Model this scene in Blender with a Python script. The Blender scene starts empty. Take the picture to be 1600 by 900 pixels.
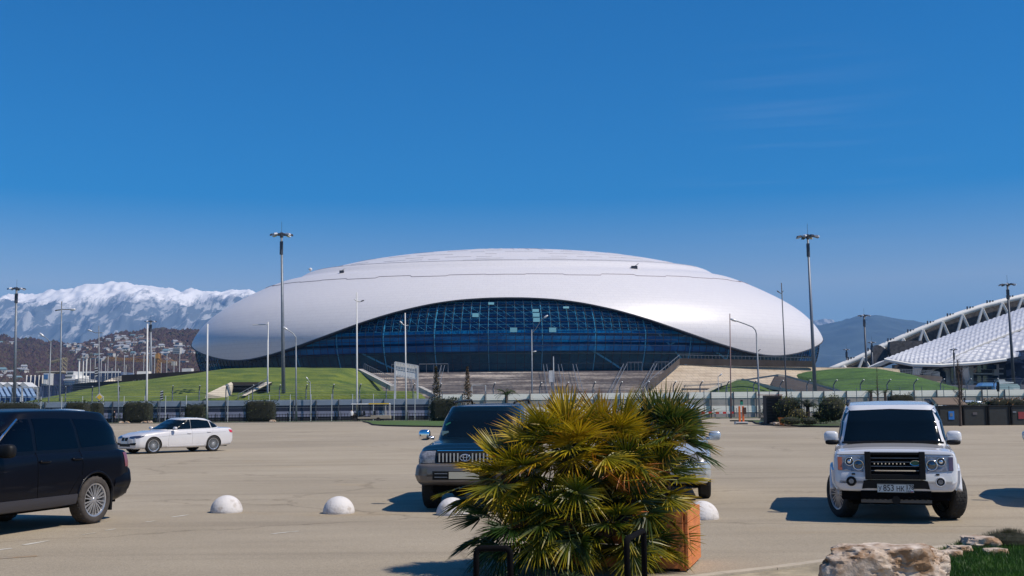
import bpy, bmesh, math, random
from mathutils import Vector, Matrix, noise
from mathutils.bvhtree import BVHTree
R = math.radians
C = bpy.context.scene.collection
S = bpy.context.scene
rng = random.Random(7)

# ------------------------------------------------------------------ camera, sky, sun, exposure
F = 1750.0                       # focal length in photo pixels (photo 1600 x 900)
CAMZ = 1.78
PITCH = math.atan(186.0 / F)
ROLL = R(0.5)
fw = Vector((0, math.cos(PITCH), math.sin(PITCH)))
rt = Vector((1, 0, 0)); up = rt.cross(fw)
rt2 = rt * math.cos(ROLL) - up * math.sin(ROLL)
up2 = rt * math.sin(ROLL) + up * math.cos(ROLL)
cam = bpy.data.cameras.new('camera'); camo = bpy.data.objects.new('camera', cam); C.objects.link(camo)
cam.sensor_width = 36; cam.lens = 36 * F / 1600; cam.clip_start = 0.2; cam.clip_end = 60000
m = Matrix((rt2, up2, -fw)).transposed().to_4x4(); m.translation = (0, 0, CAMZ)
camo.matrix_world = m
S.camera = camo

SUN = Vector((0.56, -0.22, 0.80)).normalized()
w = bpy.data.worlds.new('World'); S.world = w; w.use_nodes = True
nt = w.node_tree; nt.nodes.clear()
out = nt.nodes.new('ShaderNodeOutputWorld'); bg = nt.nodes.new('ShaderNodeBackground')
sky = nt.nodes.new('ShaderNodeTexSky'); sky.sky_type = 'NISHITA'; sky.sun_disc = False
sky.sun_elevation = math.asin(SUN.z); sky.sun_rotation = math.atan2(SUN.x, SUN.y)
sky.air_density = 1.0; sky.dust_density = 0.15; sky.ozone_density = 5.0; sky.altitude = 0
hs = nt.nodes.new('ShaderNodeHueSaturation'); hs.inputs['Saturation'].default_value = 1.3
hs.inputs['Value'].default_value = 1.0; hs.inputs['Hue'].default_value = 0.503
nt.links.new(sky.outputs[0], hs.inputs['Color'])
# deep polarised blue: stretch the sky's own saturation
sc_ = nt.nodes.new('ShaderNodeSeparateColor'); sc_.mode = 'HSV'; cc_ = nt.nodes.new('ShaderNodeCombineColor'); cc_.mode = 'HSV'
mr_ = nt.nodes.new('ShaderNodeMapRange'); mr_.inputs[1].default_value = 0.66; mr_.inputs[2].default_value = 0.82; mr_.inputs[3].default_value = 0.42; mr_.inputs[4].default_value = 1.0
nt.links.new(hs.outputs[0], sc_.inputs[0]); nt.links.new(sc_.outputs[0], cc_.inputs[0]); nt.links.new(sc_.outputs[1], mr_.inputs[0])
nt.links.new(mr_.outputs[0], cc_.inputs[1]); nt.links.new(sc_.outputs[2], cc_.inputs[2]); # a faint streak of high cirrus at the right
tcw = nt.nodes.new('ShaderNodeTexCoord'); mpw = nt.nodes.new('ShaderNodeMapping'); mpw.inputs['Rotation'].default_value = (0, R(-9), R(-25)); mpw.inputs['Scale'].default_value = (2.2, 2.2, 60)
nt.links.new(tcw.outputs['Generated'], mpw.inputs[0]); nzw = nt.nodes.new('ShaderNodeTexNoise'); nzw.inputs['Scale'].default_value = 1.6; nzw.inputs['Detail'].default_value = 5
nt.links.new(mpw.outputs[0], nzw.inputs['Vector'])
dt = nt.nodes.new('ShaderNodeVectorMath'); dt.operation = 'DISTANCE'; cdir = (fw + rt2 * (450 / F) + up2 * (195 / F)).normalized(); dt.inputs[1].default_value = cdir
nt.links.new(tcw.outputs['Generated'], dt.inputs[0])
mk = nt.nodes.new('ShaderNodeMapRange'); mk.inputs[1].default_value = 0.03; mk.inputs[2].default_value = 0.15; mk.inputs[3].default_value = 1; mk.inputs[4].default_value = 0; mk.interpolation_type = 'SMOOTHSTEP'
nt.links.new(dt.outputs['Value'], mk.inputs[0])
mn = nt.nodes.new('ShaderNodeMapRange'); mn.inputs[1].default_value = 0.5; mn.inputs[2].default_value = 0.8; mn.inputs[4].default_value = 0.07; nt.links.new(nzw.outputs['Fac'], mn.inputs[0])
mm = nt.nodes.new('ShaderNodeMath'); mm.operation = 'MULTIPLY'; nt.links.new(mk.outputs[0], mm.inputs[0]); nt.links.new(mn.outputs[0], mm.inputs[1])
mxw = nt.nodes.new('ShaderNodeMix'); mxw.data_type = 'RGBA'; nt.links.new(mm.outputs[0], mxw.inputs[0]); nt.links.new(cc_.outputs[0], mxw.inputs[6]); mxw.inputs[7].default_value = (7, 7.5, 8.5, 1)
nt.links.new(mxw.outputs[2], bg.inputs[0])
bg.inputs[1].default_value = 0.10
nt.links.new(bg.outputs[0], out.inputs[0])
sl = bpy.data.lights.new('sun', 'SUN'); sl.energy = 5.0; sl.angle = R(0.5); sl.color = (1.0, 0.92, 0.80)
so = bpy.data.objects.new('sun', sl); C.objects.link(so)
so.rotation_euler = (-SUN).to_track_quat('-Z', 'Y').to_euler()
so.location = (0, 0, 300)
S.view_settings.view_transform = 'Standard'; S.view_settings.look = 'None'
S.view_settings.exposure = 0.12; S.view_settings.gamma = 1.0
S.cycles.max_bounces = 6; S.cycles.volume_bounces = 0
S.cycles.use_denoising = True

def ray(px, py):
    return fw + rt2 * ((px - 800) / F) + up2 * ((450 - py) / F)
def at(px, py, Y):
    d = ray(px, py); return Vector((0, 0, CAMZ)) + d * (Y / d.y)
def gp(px, py, z=0.0):
    d = ray(px, py); return Vector((0, 0, CAMZ)) + d * ((z - CAMZ) / d.z)

# ------------------------------------------------------------------ helpers
def tag(o, label=None, cat=None, group=None, kind=None):
    if label: o['label'] = label
    if cat: o['category'] = cat
    if group: o['group'] = group
    if kind: o['kind'] = kind
    return o
ORG = {}
def thing(name, label, cat, loc=(0, 0, 0), rz=0.0, group=None, kind=None):
    o = bpy.data.objects.new(name, None); C.objects.link(o)
    o.location = loc; o.rotation_euler = (0, 0, rz); o.empty_display_size = 0.3
    ORG[o] = Vector(loc)
    return tag(o, label, cat, group, kind)
def sub(name, parent, loc=(0, 0, 0), rot=(0, 0, 0)):
    o = bpy.data.objects.new(name, None); C.objects.link(o)
    o.parent = parent; o.location = loc; o.rotation_euler = rot; o.empty_display_size = 0.1
    return o
def copy_tree(o, parent=None):
    c = o.copy(); C.objects.link(c); c.parent = parent
    for ch in list(o.children): copy_tree(ch, c)
    return c

class MB:
    def __init__(s): s.v = []; s.f = []; s.uv = {}; s.mi = []; s.col = None
    def add(s, vs, fs, mi=0):
        b = len(s.v); s.v += [Vector(x) for x in vs]
        for f in fs: s.f.append(tuple(b + i for i in f)); s.mi.append(mi)
        return b
    def box(s, c, size, rot=None, mi=0, taper=None):
        sx, sy, sz = [x / 2 for x in size]; vs = []
        for k, (x, y, z) in enumerate([(-1,-1,-1),(1,-1,-1),(1,1,-1),(-1,1,-1),(-1,-1,1),(1,-1,1),(1,1,1),(-1,1,1)]):
            t = taper if (taper and z > 0) else 1
            p = Vector((x * sx * t, y * sy * t, z * sz))
            if rot is not None: p = rot @ p
            vs.append(p + Vector(c))
        s.add(vs, [(0,3,2,1),(4,5,6,7),(0,1,5,4),(1,2,6,5),(2,3,7,6),(3,0,4,7)], mi); return s
    def cyl(s, p0, p1, r0, r1=None, n=10, mi=0, caps=True):
        p0, p1 = Vector(p0), Vector(p1); r1 = r0 if r1 is None else r1
        d = (p1 - p0).normalized(); a = d.orthogonal().normalized(); b = d.cross(a)
        vs = []
        for p, r in ((p0, r0), (p1, r1)):
            for i in range(n):
                t = 2 * math.pi * i / n; vs.append(p + (a * math.cos(t) + b * math.sin(t)) * r)
        fs = [(i, (i + 1) % n, n + (i + 1) % n, n + i) for i in range(n)]
        if caps: fs += [tuple(range(n - 1, -1, -1)), tuple(range(n, 2 * n))]
        s.add(vs, fs, mi); return s
    def tube(s, pts, r, n=8, mi=0, closed=False):
        pts = [Vector(p) for p in pts]; k = len(pts)
        rr = r if isinstance(r, (list, tuple)) else [r] * k
        vs = []; prev = None
        for i, p in enumerate(pts):
            a = pts[(i - 1) % k] if (closed or i) else p
            b = pts[(i + 1) % k] if (closed or i < k - 1) else p
            d = (b - a).normalized()
            if prev is None: o = d.orthogonal().normalized()
            else:
                o = (prev - d * prev.dot(d))
                o = o.normalized() if o.length > 1e-6 else d.orthogonal().normalized()
            prev = o; q = d.cross(o)
            for j in range(n):
                t = 2 * math.pi * j / n; vs.append(p + (o * math.cos(t) + q * math.sin(t)) * rr[i])
        fs = []
        for i in range(k if closed else k - 1):
            i2 = (i + 1) % k
            for j in range(n): fs.append((i*n + j, i*n + (j+1) % n, i2*n + (j+1) % n, i2*n + j))
        if not closed: fs += [tuple(range(n - 1, -1, -1)), tuple(range((k-1)*n, k*n))]
        s.add(vs, fs, mi); return s
    def grid(s, fn, nu, nv, mi=0, uvfn=None, wrap=False):
        vs = [fn(i / nu, j / nv) for i in range(nu + 1) for j in range(nv + 1)]
        b = s.add(vs, [], mi)
        for i in range(nu):
            for j in range(nv):
                q = [(i, j), (i+1, j), (i+1, j+1), (i, j+1)]
                if uvfn: s.uv[len(s.f)] = [uvfn(a / nu, c / nv) for a, c in q]
                s.f.append(tuple(b + a * (nv + 1) + c for a, c in q)); s.mi.append(mi)
        return s
    def lathe(s, prof, c=(0,0,0), axis='z', n=32, mi=0):
        # prof: (r, h) list
        k = len(prof); vs = []
        for i in range(n):
            t = 2 * math.pi * i / n
            for r, h in prof:
                x, y = r * math.cos(t), r * math.sin(t)
                p = {'z': (x, y, h), 'y': (y, h, x), 'x': (h, x, y)}[axis]
                vs.append(Vector(p) + Vector(c))
        fs = []
        for i in range(n):
            i2 = (i + 1) % n
            for j in range(k - 1): fs.append((i*k + j, i2*k + j, i2*k + j + 1, i*k + j + 1))
        s.add(vs, fs, mi); return s
    def blob(s, c, size, e=2.0, n=20, m_=12, rot=None, mi=0, fn=None):
        def sg(v, p): return math.copysign(abs(v) ** p, v)
        vs = []
        for i in range(m_ + 1):
            ph = -math.pi/2 + math.pi * i / m_
            for j in range(n):
                th = 2 * math.pi * j / n; q = 2 / e
                p = Vector((sg(math.cos(ph), q) * sg(math.cos(th), q) * size[0] / 2,
                            sg(math.cos(ph), q) * sg(math.sin(th), q) * size[1] / 2, sg(math.sin(ph), q) * size[2] / 2))
                if fn: p = fn(p)
                if rot is not None: p = rot @ p
                vs.append(p + Vector(c))
        fs = [(i*n + j, i*n + (j+1) % n, (i+1)*n + (j+1) % n, (i+1)*n + j) for i in range(m_) for j in range(n)]
        s.add(vs, fs, mi); return s
    def prism(s, pts, depth, mi=0):
        # pts: front polygon (list of Vector), extruded by vector depth
        pts = [Vector(p) for p in pts]; n = len(pts); d = Vector(depth)
        s.add(pts + [p + d for p in pts], [tuple(range(n)), tuple(range(2*n - 1, n - 1, -1))] +
              [(i, n + i, n + (i+1) % n, (i+1) % n) for i in range(n)], mi); return s
    def build(s, name, mats, parent=None, smooth=False, world=False, bevel=0, normals=True, weld=False):
        me = bpy.data.meshes.new(name)
        off = ORG.get(parent, Vector()) if world else Vector()
        me.from_pydata([tuple(p - off) for p in s.v], [], s.f)
        if s.uv:
            ul = me.uv_layers.new(name='UVMap')
            for fi, q in s.uv.items():
                for k, li in enumerate(me.polygons[fi].loop_indices): ul.data[li].uv = q[k]
        if s.col is not None:
            ca = me.color_attributes.new('col', 'FLOAT_COLOR', 'POINT')
            flat = []
            for c in s.col: flat += [c[0], c[1], c[2], 1.0]
            ca.data.foreach_set('color', flat)
        mats = mats if isinstance(mats, (list, tuple)) else [mats]
        for x in mats: me.materials.append(x)
        for p, mi in zip(me.polygons, s.mi): p.material_index = mi; p.use_smooth = smooth
        if normals or bevel or weld:
            bm = bmesh.new(); bm.from_mesh(me)
            if weld: bmesh.ops.remove_doubles(bm, verts=bm.verts, dist=1e-5)
            if bevel:
                ed = [e for e in bm.edges if len(e.link_faces) == 2 and e.calc_face_angle(0) > 0.5]
                bmesh.ops.bevel(bm, geom=ed, offset=bevel, segments=2, affect='EDGES', profile=0.7)
            if normals: bmesh.ops.recalc_face_normals(bm, faces=bm.faces)
            bm.to_mesh(me); bm.free()
        me.update()
        o = bpy.data.objects.new(name, me); C.objects.link(o)
        if parent is not None: o.parent = parent
        return o

def auto_smooth(o, ang=40):
    me = o.data
    for p in me.polygons: p.use_smooth = True
    try: me.set_sharp_from_angle(angle=R(ang))
    except Exception: pass
    return o

# ------------------------------------------------------------------ materials
def mat(name, col, rough=0.6, metal=0.0, var=0.0, scale=5.0, bump=0.0, bscale=None, col2=None, coat=0.0,
        spec=None, detail=6, coord='Object', stretch=None, thresh=(0.35, 0.65), bdist=0.02, rvar=0.0):
    m = bpy.data.materials.new(name); m.use_nodes = True
    n = m.node_tree.nodes; l = m.node_tree.links; b = n['Principled BSDF']
    b.inputs['Base Color'].default_value = (*col, 1); b.inputs['Roughness'].default_value = rough
    b.inputs['Metallic'].default_value = metal; b.inputs['Coat Weight'].default_value = coat
    b.inputs['Coat Roughness'].default_value = 0.04
    if spec is not None: b.inputs['Specular IOR Level'].default_value = spec
    if var or col2 or bump:
        tc = n.new('ShaderNodeTexCoord'); mp = n.new('ShaderNodeMapping')
        l.new(tc.outputs[coord], mp.inputs[0])
        if stretch: mp.inputs['Scale'].default_value = stretch
    if var or col2:
        nz = n.new('ShaderNodeTexNoise'); nz.inputs['Scale'].default_value = scale; nz.inputs['Detail'].default_value = detail
        nz.inputs['Roughness'].default_value = 0.65
        l.new(mp.outputs[0], nz.inputs['Vector'])
        cr = n.new('ShaderNodeValToRGB'); cr.color_ramp.elements[0].position = thresh[0]; cr.color_ramp.elements[1].position = thresh[1]
        c2 = col2 if col2 else tuple(min(1, c * (1 + var)) for c in col)
        c1 = col if col2 else tuple(c * (1 - var) for c in col)
        cr.color_ramp.elements[0].color = (*c1, 1); cr.color_ramp.elements[1].color = (*c2, 1)
        l.new(nz.outputs['Fac'], cr.inputs[0]); l.new(cr.outputs[0], b.inputs['Base Color'])
        if rvar:
            mr = n.new('ShaderNodeMapRange'); mr.inputs[3].default_value = rough - rvar; mr.inputs[4].default_value = rough + rvar
            l.new(nz.outputs['Fac'], mr.inputs[0]); l.new(mr.outputs[0], b.inputs['Roughness'])
    if bump:
        nb = n.new('ShaderNodeTexNoise'); nb.inputs['Scale'].default_value = bscale or scale * 4; nb.inputs['Detail'].default_value = 5
        l.new(mp.outputs[0], nb.inputs['Vector'])
        bp = n.new('ShaderNodeBump'); bp.inputs['Strength'].default_value = bump; bp.inputs['Distance'].default_value = bdist
        l.new(nb.outputs['Fac'], bp.inputs['Height']); l.new(bp.outputs[0], b.inputs['Normal'])
    return m
def leaf_mat(name, ramp, trans=0.35, rough=0.5):
    # colour by the vertex attribute: x = hue position
    m = bpy.data.materials.new(name); m.use_nodes = True
    n = m.node_tree.nodes; l = m.node_tree.links; b = n['Principled BSDF']; o = n['Material Output']
    a = n.new('ShaderNodeAttribute'); a.attribute_name = 'col'
    sp = n.new('ShaderNodeSeparateColor'); l.new(a.outputs['Color'], sp.inputs[0])
    cr = n.new('ShaderNodeValToRGB'); e = cr.color_ramp.elements
    e[0].position, e[0].color = ramp[0][0], (*ramp[0][1], 1); e[1].position, e[1].color = ramp[-1][0], (*ramp[-1][1], 1)
    for p, c in ramp[1:-1]:
        x = e.new(p); x.color = (*c, 1)
    l.new(sp.outputs[0], cr.inputs[0]); l.new(cr.outputs[0], b.inputs['Base Color'])
    b.inputs['Roughness'].default_value = rough; b.inputs['Specular IOR Level'].default_value = 0.35
    t = n.new('ShaderNodeBsdfTranslucent'); l.new(cr.outputs[0], t.inputs[0])
    mx = n.new('ShaderNodeMixShader'); mx.inputs[0].default_value = trans
    l.new(b.outputs[0], mx.inputs[1]); l.new(t.outputs[0], mx.inputs[2]); l.new(mx.outputs[0], o.inputs[0])
    return m
M = {}
M['steel'] = mat('galvanised_steel', (0.17, 0.19, 0.22), 0.5, 0.35, 0.15, 3)
M['steel_dark'] = mat('dark_steel', (0.06, 0.07, 0.09), 0.5, 0.3)
M['steel_white'] = mat('white_steel', (0.52, 0.52, 0.52), 0.5, 0.0, 0.08, 2)
M['lamp_head'] = mat('lamp_head', (0.6, 0.6, 0.62), 0.35, 0.2)
M['lamp_dark'] = mat('lamp_dark', (0.05, 0.05, 0.06), 0.4, 0.3)
M['tyre'] = mat('tyre_rubber', (0.018, 0.017, 0.017), 0.85, 0, 0.3, 9, 0.3, 40)
M['tyre_brownish'] = mat('tyre_brownish', (0.05, 0.042, 0.038), 0.9, 0, 0.25, 9, 0.3, 40)  # paler, browner rubber for the black car
M['rim'] = mat('alloy_rim', (0.55, 0.55, 0.57), 0.3, 0.75)
M['rim_dark'] = mat('rim_well', (0.015, 0.015, 0.016), 0.6)
M['black'] = mat('black_plastic', (0.006, 0.006, 0.007), 0.55, spec=0.25)
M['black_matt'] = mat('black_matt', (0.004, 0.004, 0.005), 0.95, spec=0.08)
M['chrome'] = mat('chrome', (0.8, 0.8, 0.82), 0.12, 1.0)
M['paint_white'] = mat('white_car_paint', (0.62, 0.62, 0.65), 0.32, 0, 0.03, 2, coat=1.0)
M['paint_pearl'] = mat('pearl_car_paint', (0.58, 0.56, 0.57), 0.3, 0, 0.03, 2, coat=1.0)
M['paint_black'] = mat('black_blue_car_paint', (0.0015, 0.002, 0.005), 0.35, 0.0, coat=0.15, spec=0.2)
M['paint_teal'] = mat('dark_teal_car_paint', (0.002, 0.008, 0.013), 0.3, 0.0, coat=0.4, spec=0.3)
M['paint_silver'] = mat('silver_car_paint', (0.50, 0.55, 0.60), 0.3, 0.4, coat=1.0)
M['cladding'] = mat('champagne_bumper', (0.13, 0.112, 0.10), 0.35, 0.3, 0.05, 3, coat=0.6)
M['glass'] = mat('dark_car_glass', (0.003, 0.006, 0.009), 0.05, 0.0, spec=0.35)
M['glass_tint'] = mat('tinted_car_glass', (0.001, 0.002, 0.005), 0.05, 0.0, spec=0.2)
M['lamp_glass'] = mat('headlamp_inside', (0.22, 0.22, 0.24), 0.35, 0.25, 0.45, 16, coat=0.5)
M['lamp_amber'] = mat('amber_lens', (0.45, 0.12, 0.03), 0.15, 0.0, coat=1.0)
M['lamp_red'] = mat('red_lens', (0.55, 0.02, 0.03), 0.15, 0.0, coat=1.0)
M['lamp_red_dull'] = mat('smoked_red_lens', (0.20, 0.06, 0.07), 0.2, 0.0, coat=1.0)
M['plate'] = mat('number_plate_white', (0.55, 0.60, 0.62), 0.4)
M['ink'] = mat('plate_ink', (0.01, 0.01, 0.02), 0.5)
M['red'] = mat('red_paint', (0.5, 0.03, 0.02), 0.5)
M['blue'] = mat('blue_sticker', (0.02, 0.16, 0.5), 0.5)
M['orange'] = mat('orange_paint', (0.72, 0.15, 0.03), 0.5, 0, 0.1, 6)
M['yellow'] = mat('yellow_paint', (0.75, 0.50, 0.04), 0.45)
M['green_lamp'] = mat('green_lamp_housing', (0.02, 0.22, 0.15), 0.4)
M['concrete'] = mat('concrete', (0.42, 0.39, 0.35), 0.85, 0, 0.12, 1.5, 0.3, 12)
M['bollard'] = mat('painted_concrete', (0.60, 0.57, 0.56), 0.8, 0, 0, 7, 0.4, 30, col2=(0.36, 0.31, 0.27), thresh=(0.52, 0.74))
M['kerb'] = mat('kerb_concrete', (0.24, 0.22, 0.19), 0.9, 0, 0.2, 2, 0.3, 10)
M['kerb_dark'] = mat('kerb_dark', (0.05, 0.045, 0.04), 0.9, 0, 0.3, 2)
M['skin'] = mat('skin', (0.45, 0.27, 0.19), 0.6)
M['dark_cloth'] = mat('dark_cloth', (0.012, 0.012, 0.016), 0.9)
M['white_cloth'] = mat('white_cloth', (0.7, 0.7, 0.7), 0.9)
# ================================================================== SETTING
# ground: one sheet to the horizon, then flush sheets each 4 mm higher
def sheet(name, pts, z, mt, kind='structure'):
    b = MB(); b.add([Vector((p[0], p[1], z)) for p in pts], [tuple(range(len(pts)))])
    o = b.build(name, mt, normals=False)
    if o.data.polygons[0].normal.z < 0: o.data.flip_normals()
    return tag(o, kind=kind)
M['earth'] = mat('earth_and_dry_grass', (0.10, 0.10, 0.06), 0.95, 0, 0.3, 0.02, detail=8)
sheet('ground', [(-27000, -300), (27000, -300), (27000, 29000), (-27000, 29000)], -0.02, M['earth'])

def asphalt():
    m = bpy.data.materials.new('worn_asphalt'); m.use_nodes = True
    n = m.node_tree.nodes; l = m.node_tree.links; b = n['Principled BSDF']
    tc = n.new('ShaderNodeTexCoord')
    def nz(scale, det=6, st=(1, 1, 1), rough=0.6):
        mp = n.new('ShaderNodeMapping'); mp.inputs['Scale'].default_value = st; l.new(tc.outputs['Object'], mp.inputs[0])
        x = n.new('ShaderNodeTexNoise'); x.inputs['Scale'].default_value = scale; x.inputs['Detail'].default_value = det
        x.inputs['Roughness'].default_value = rough
        l.new(mp.outputs[0], x.inputs['Vector']); return x
    def ramp(src, p0, p1, c0, c1):
        r = n.new('ShaderNodeValToRGB'); r.color_ramp.elements[0].position = p0; r.color_ramp.elements[1].position = p1
        r.color_ramp.elements[0].color = (*c0, 1); r.color_ramp.elements[1].color = (*c1, 1)
        l.new(src, r.inputs[0]); return r
    def mul(a, c, fac=1.0):
        x = n.new('ShaderNodeMix'); x.data_type = 'RGBA'; x.blend_type = 'MULTIPLY'; x.inputs[0].default_value = fac
        l.new(a, x.inputs[6]); l.new(c, x.inputs[7]); return x.outputs[2]
    base = ramp(nz(0.12, 5).outputs['Fac'], 0.3, 0.7, (0.355, 0.295, 0.215), (0.44, 0.372, 0.28))
    c = mul(base.outputs[0], ramp(nz(1.4, 6, (0.25, 1, 1)).outputs['Fac'], 0.3, 0.7, (0.88, 0.88, 0.88), (1, 1, 1)).outputs[0])
    c = mul(c, ramp(nz(45, 3).outputs['Fac'], 0.34, 0.62, (0.72, 0.72, 0.72), (1.08, 1.08, 1.08)).outputs[0])
    c = mul(c, ramp(nz(13, 4).outputs['Fac'], 0.3, 0.7, (0.88, 0.88, 0.88), (1.06, 1.06, 1.06)).outputs[0])
    c = mul(c, ramp(nz(160, 2).outputs['Fac'], 0.3, 0.6, (0.78, 0.78, 0.78), (1.08, 1.08, 1.08)).outputs[0])
    # long tyre-worn streaks across the lot, oil spots
    c = mul(c, ramp(nz(0.55, 5, (0.06, 1.6, 1)).outputs['Fac'], 0.52, 0.70, (1, 1, 1), (0.82, 0.81, 0.81)).outputs[0])
    c = mul(c, ramp(nz(1.1, 3, (0.35, 1.3, 1)).outputs['Fac'], 0.70, 0.76, (1, 1, 1), (0.72, 0.70, 0.68)).outputs[0])
    c = mul(c, ramp(nz(0.35, 4, (0.5, 1.0, 1)).outputs['Fac'], 0.62, 0.74, (1, 1, 1), (1.05, 0.98, 0.86)).outputs[0])
    def vor(scale, st, feat):
        mp = n.new('ShaderNodeMapping'); mp.inputs['Scale'].default_value = st; 
        ad = n.new('ShaderNodeVectorMath'); ad.operation = 'ADD'; sc = n.new('ShaderNodeVectorMath'); sc.operation = 'SCALE'; sc.inputs[3].default_value = 1.2
        l.new(nz(0.8, 4).outputs['Color'], sc.inputs[0]); l.new(tc.outputs['Object'], ad.inputs[0]); l.new(sc.outputs[0], ad.inputs[1]); l.new(ad.outputs[0], mp.inputs[0])
        x = n.new('ShaderNodeTexVoronoi'); x.feature = feat; x.inputs['Scale'].default_value = scale; l.new(mp.outputs[0], x.inputs['Vector']); return x
    c = mul(c, ramp(vor(0.16, (.6, 1, 1), 'DISTANCE_TO_EDGE').outputs['Distance'], 0.0015, 0.006, (0.70, 0.68, 0.66), (1, 1, 1)).outputs[0])
    cell = vor(0.05, (.5, 1.1, 1), 'F1'); sp = n.new('ShaderNodeSeparateColor'); l.new(cell.outputs['Color'], sp.inputs[0])
    c = mul(c, ramp(sp.outputs[0], 0.0, 1.0, (0.92, 0.92, 0.925), (1.05, 1.05, 1.045)).outputs[0])
    c = mul(c, ramp(nz(9, 2).outputs['Fac'], 0.735, 0.76, (1, 1, 1), (0.55, 0.53, 0.5)).outputs[0])
    l.new(c, b.inputs['Base Color'])
    # fine grain
    b.inputs['Roughness'].default_value = 0.85; b.inputs['Specular IOR Level'].default_value = 0.25
    bp = n.new('ShaderNodeBump'); bp.inputs['Strength'].default_value = 0.5; bp.inputs['Distance'].default_value = 0.01
    l.new(nz(70, 4).outputs['Fac'], bp.inputs['Height']); l.new(bp.outputs[0], b.inputs['Normal'])
    return m
M['asphalt'] = asphalt()
M['grass'] = mat('short_grass', (0.035, 0.075, 0.012), 0.95, 0, 0, 0.8, 0.6, 20, col2=(0.075, 0.125, 0.02), bdist=0.1)
M['grass_bright'] = mat('mound_grass', (0.040, 0.080, 0.010), 0.95, 0, 0, 0.30, 0.9, 3, col2=(0.155, 0.185, 0.022), thresh=(0.34, 0.66), stretch=(.6,1,1.6), detail=9, bdist=0.3)
M['grass_dark'] = mat('mound_grass_lush', (0.022, 0.062, 0.009), 0.95, 0, 0, 0.35, 0.9, 3, col2=(0.065, 0.135, 0.018), thresh=(0.35, 0.65), stretch=(.6,1,1.6), detail=9, bdist=0.3)
LOT_Y = 150.0
sheet('parking_lot', [(-170, -40), (170, -40), (170, LOT_Y), (-170, LOT_Y)], 0.0, M['asphalt'])
sheet('grass_verge', [(-200, LOT_Y), (200, LOT_Y), (200, 166), (-200, 166)], -0.012, M['grass'])
sheet('race_track', [(-400, 166), (400, 166), (400, 183), (-400, 183)], -0.008, mat('track_asphalt', (0.13, 0.13, 0.13), 0.9, 0, 0.1, 0.5))
b = MB(); b.box((0, LOT_Y + 0.1, 0.05), (340, 0.2, 0.14)); tag(b.build('kerb', M['kerb']), kind='structure')
def island(name, pts, label_mat, h=0.14):
    n = len(pts); b = MB()
    b.prism([Vector((p.x, p.y, -0.01)) for p in pts], (0, 0, h)); k = tag(b.build(name + '_kerb', M['kerb_dark']), kind='structure')
    c = sum((Vector(p) for p in pts), Vector()) / n
    pts2 = [c + (Vector(p) - c) * 0.985 for p in pts]
    sheet(name, pts2, h + 0.004, label_mat)
# left-centre grass island, by kerb pixels
isl = [gp(575, 661.0), gp(582, 664.6), gp(600, 666), gp(640, 667), gp(700, 668), gp(760, 668), gp(830, 667)]
isl = [Vector((p.x, p.y, 0)) for p in isl] + [Vector((3, 146, 0)), Vector((-19.5, 146, 0))]
island('grass_island', isl, M['grass'])
isr = [gp(1176, 659.5), gp(1181, 662.6), gp(1200, 665), gp(1250, 667.2), gp(1300, 668), gp(1345, 668), gp(1400, 667.5)]
isr = [Vector((p.x, p.y, 0)) for p in isr] + [Vector((36, 122, 0)), Vector((24, 125, 0))]
M['bed'] = mat('planted_bed', (0.07, 0.055, 0.035), 0.95, 0, 0, 0.35, 0.6, 9, col2=(0.05, 0.09, 0.018), thresh=(0.42, 0.55), bdist=0.06)
island('shrub_island', isr, M['bed'])
# painted dashes, worn
M['worn_paint'] = mat('worn_line_paint', (0.56, 0.53, 0.47), 0.8, 0, 0, 5, col2=(0.38, 0.33, 0.26), thresh=(0.45, 0.58))
M['rust'] = mat('rust_stain', (0.30, 0.20, 0.11), 0.85, 0, 0, 4, col2=(0.25, 0.22, 0.18), thresh=(0.45, 0.6))
def dash(x0, y0, x1, y1, wd, mt=None, nm='painted_line'):
    a, c = gp(x0, y0), gp(x1, y1); d = (c - a).normalized(); s = Vector((-d.y, d.x, 0)) * wd / 2
    sheet(nm, [a - s, c - s, c + s, a + s], 0.004, mt or M['worn_paint'])
dash(-40, 864, 18, 857, 0.07); dash(36, 852, 76, 845, 0.08); dash(270, 808, 294, 804.5, 0.07); dash(228, 816, 243, 814, 0.07)
dash(424, 834.5, 466, 830, 0.06); dash(128, 836, 150, 832.5, 0.05); dash(165, 829, 181, 826.5, 0.05)
dash(-30, 875, 58, 869, 0.10, M['rust'], 'rust_mark'); dash(1086, 832, 1090, 812, 0.10); dash(1088, 858, 1083, 880, 0.09)

# ---------------- haze
hz = MB(); hz.box((0, 9500, 899.5), (44000, 25000, 1801))
hzm = bpy.data.materials.new('haze_air'); hzm.use_nodes = True
for n_ in list(hzm.node_tree.nodes):
    if n_.type != 'OUTPUT_MATERIAL': hzm.node_tree.nodes.remove(n_)
pv = hzm.node_tree.nodes.new('ShaderNodeVolumePrincipled')
pv.inputs['Color'].default_value = (0.20, 0.49, 1.0, 1); pv.inputs['Density'].default_value = HAZE = 6.0e-5
pv.inputs['Anisotropy'].default_value = 0.0
hzm.node_tree.links.new(pv.outputs[0], hzm.node_tree.nodes['Material Output'].inputs['Volume'])
tag(hz.build('haze', hzm), kind='stuff')

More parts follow.
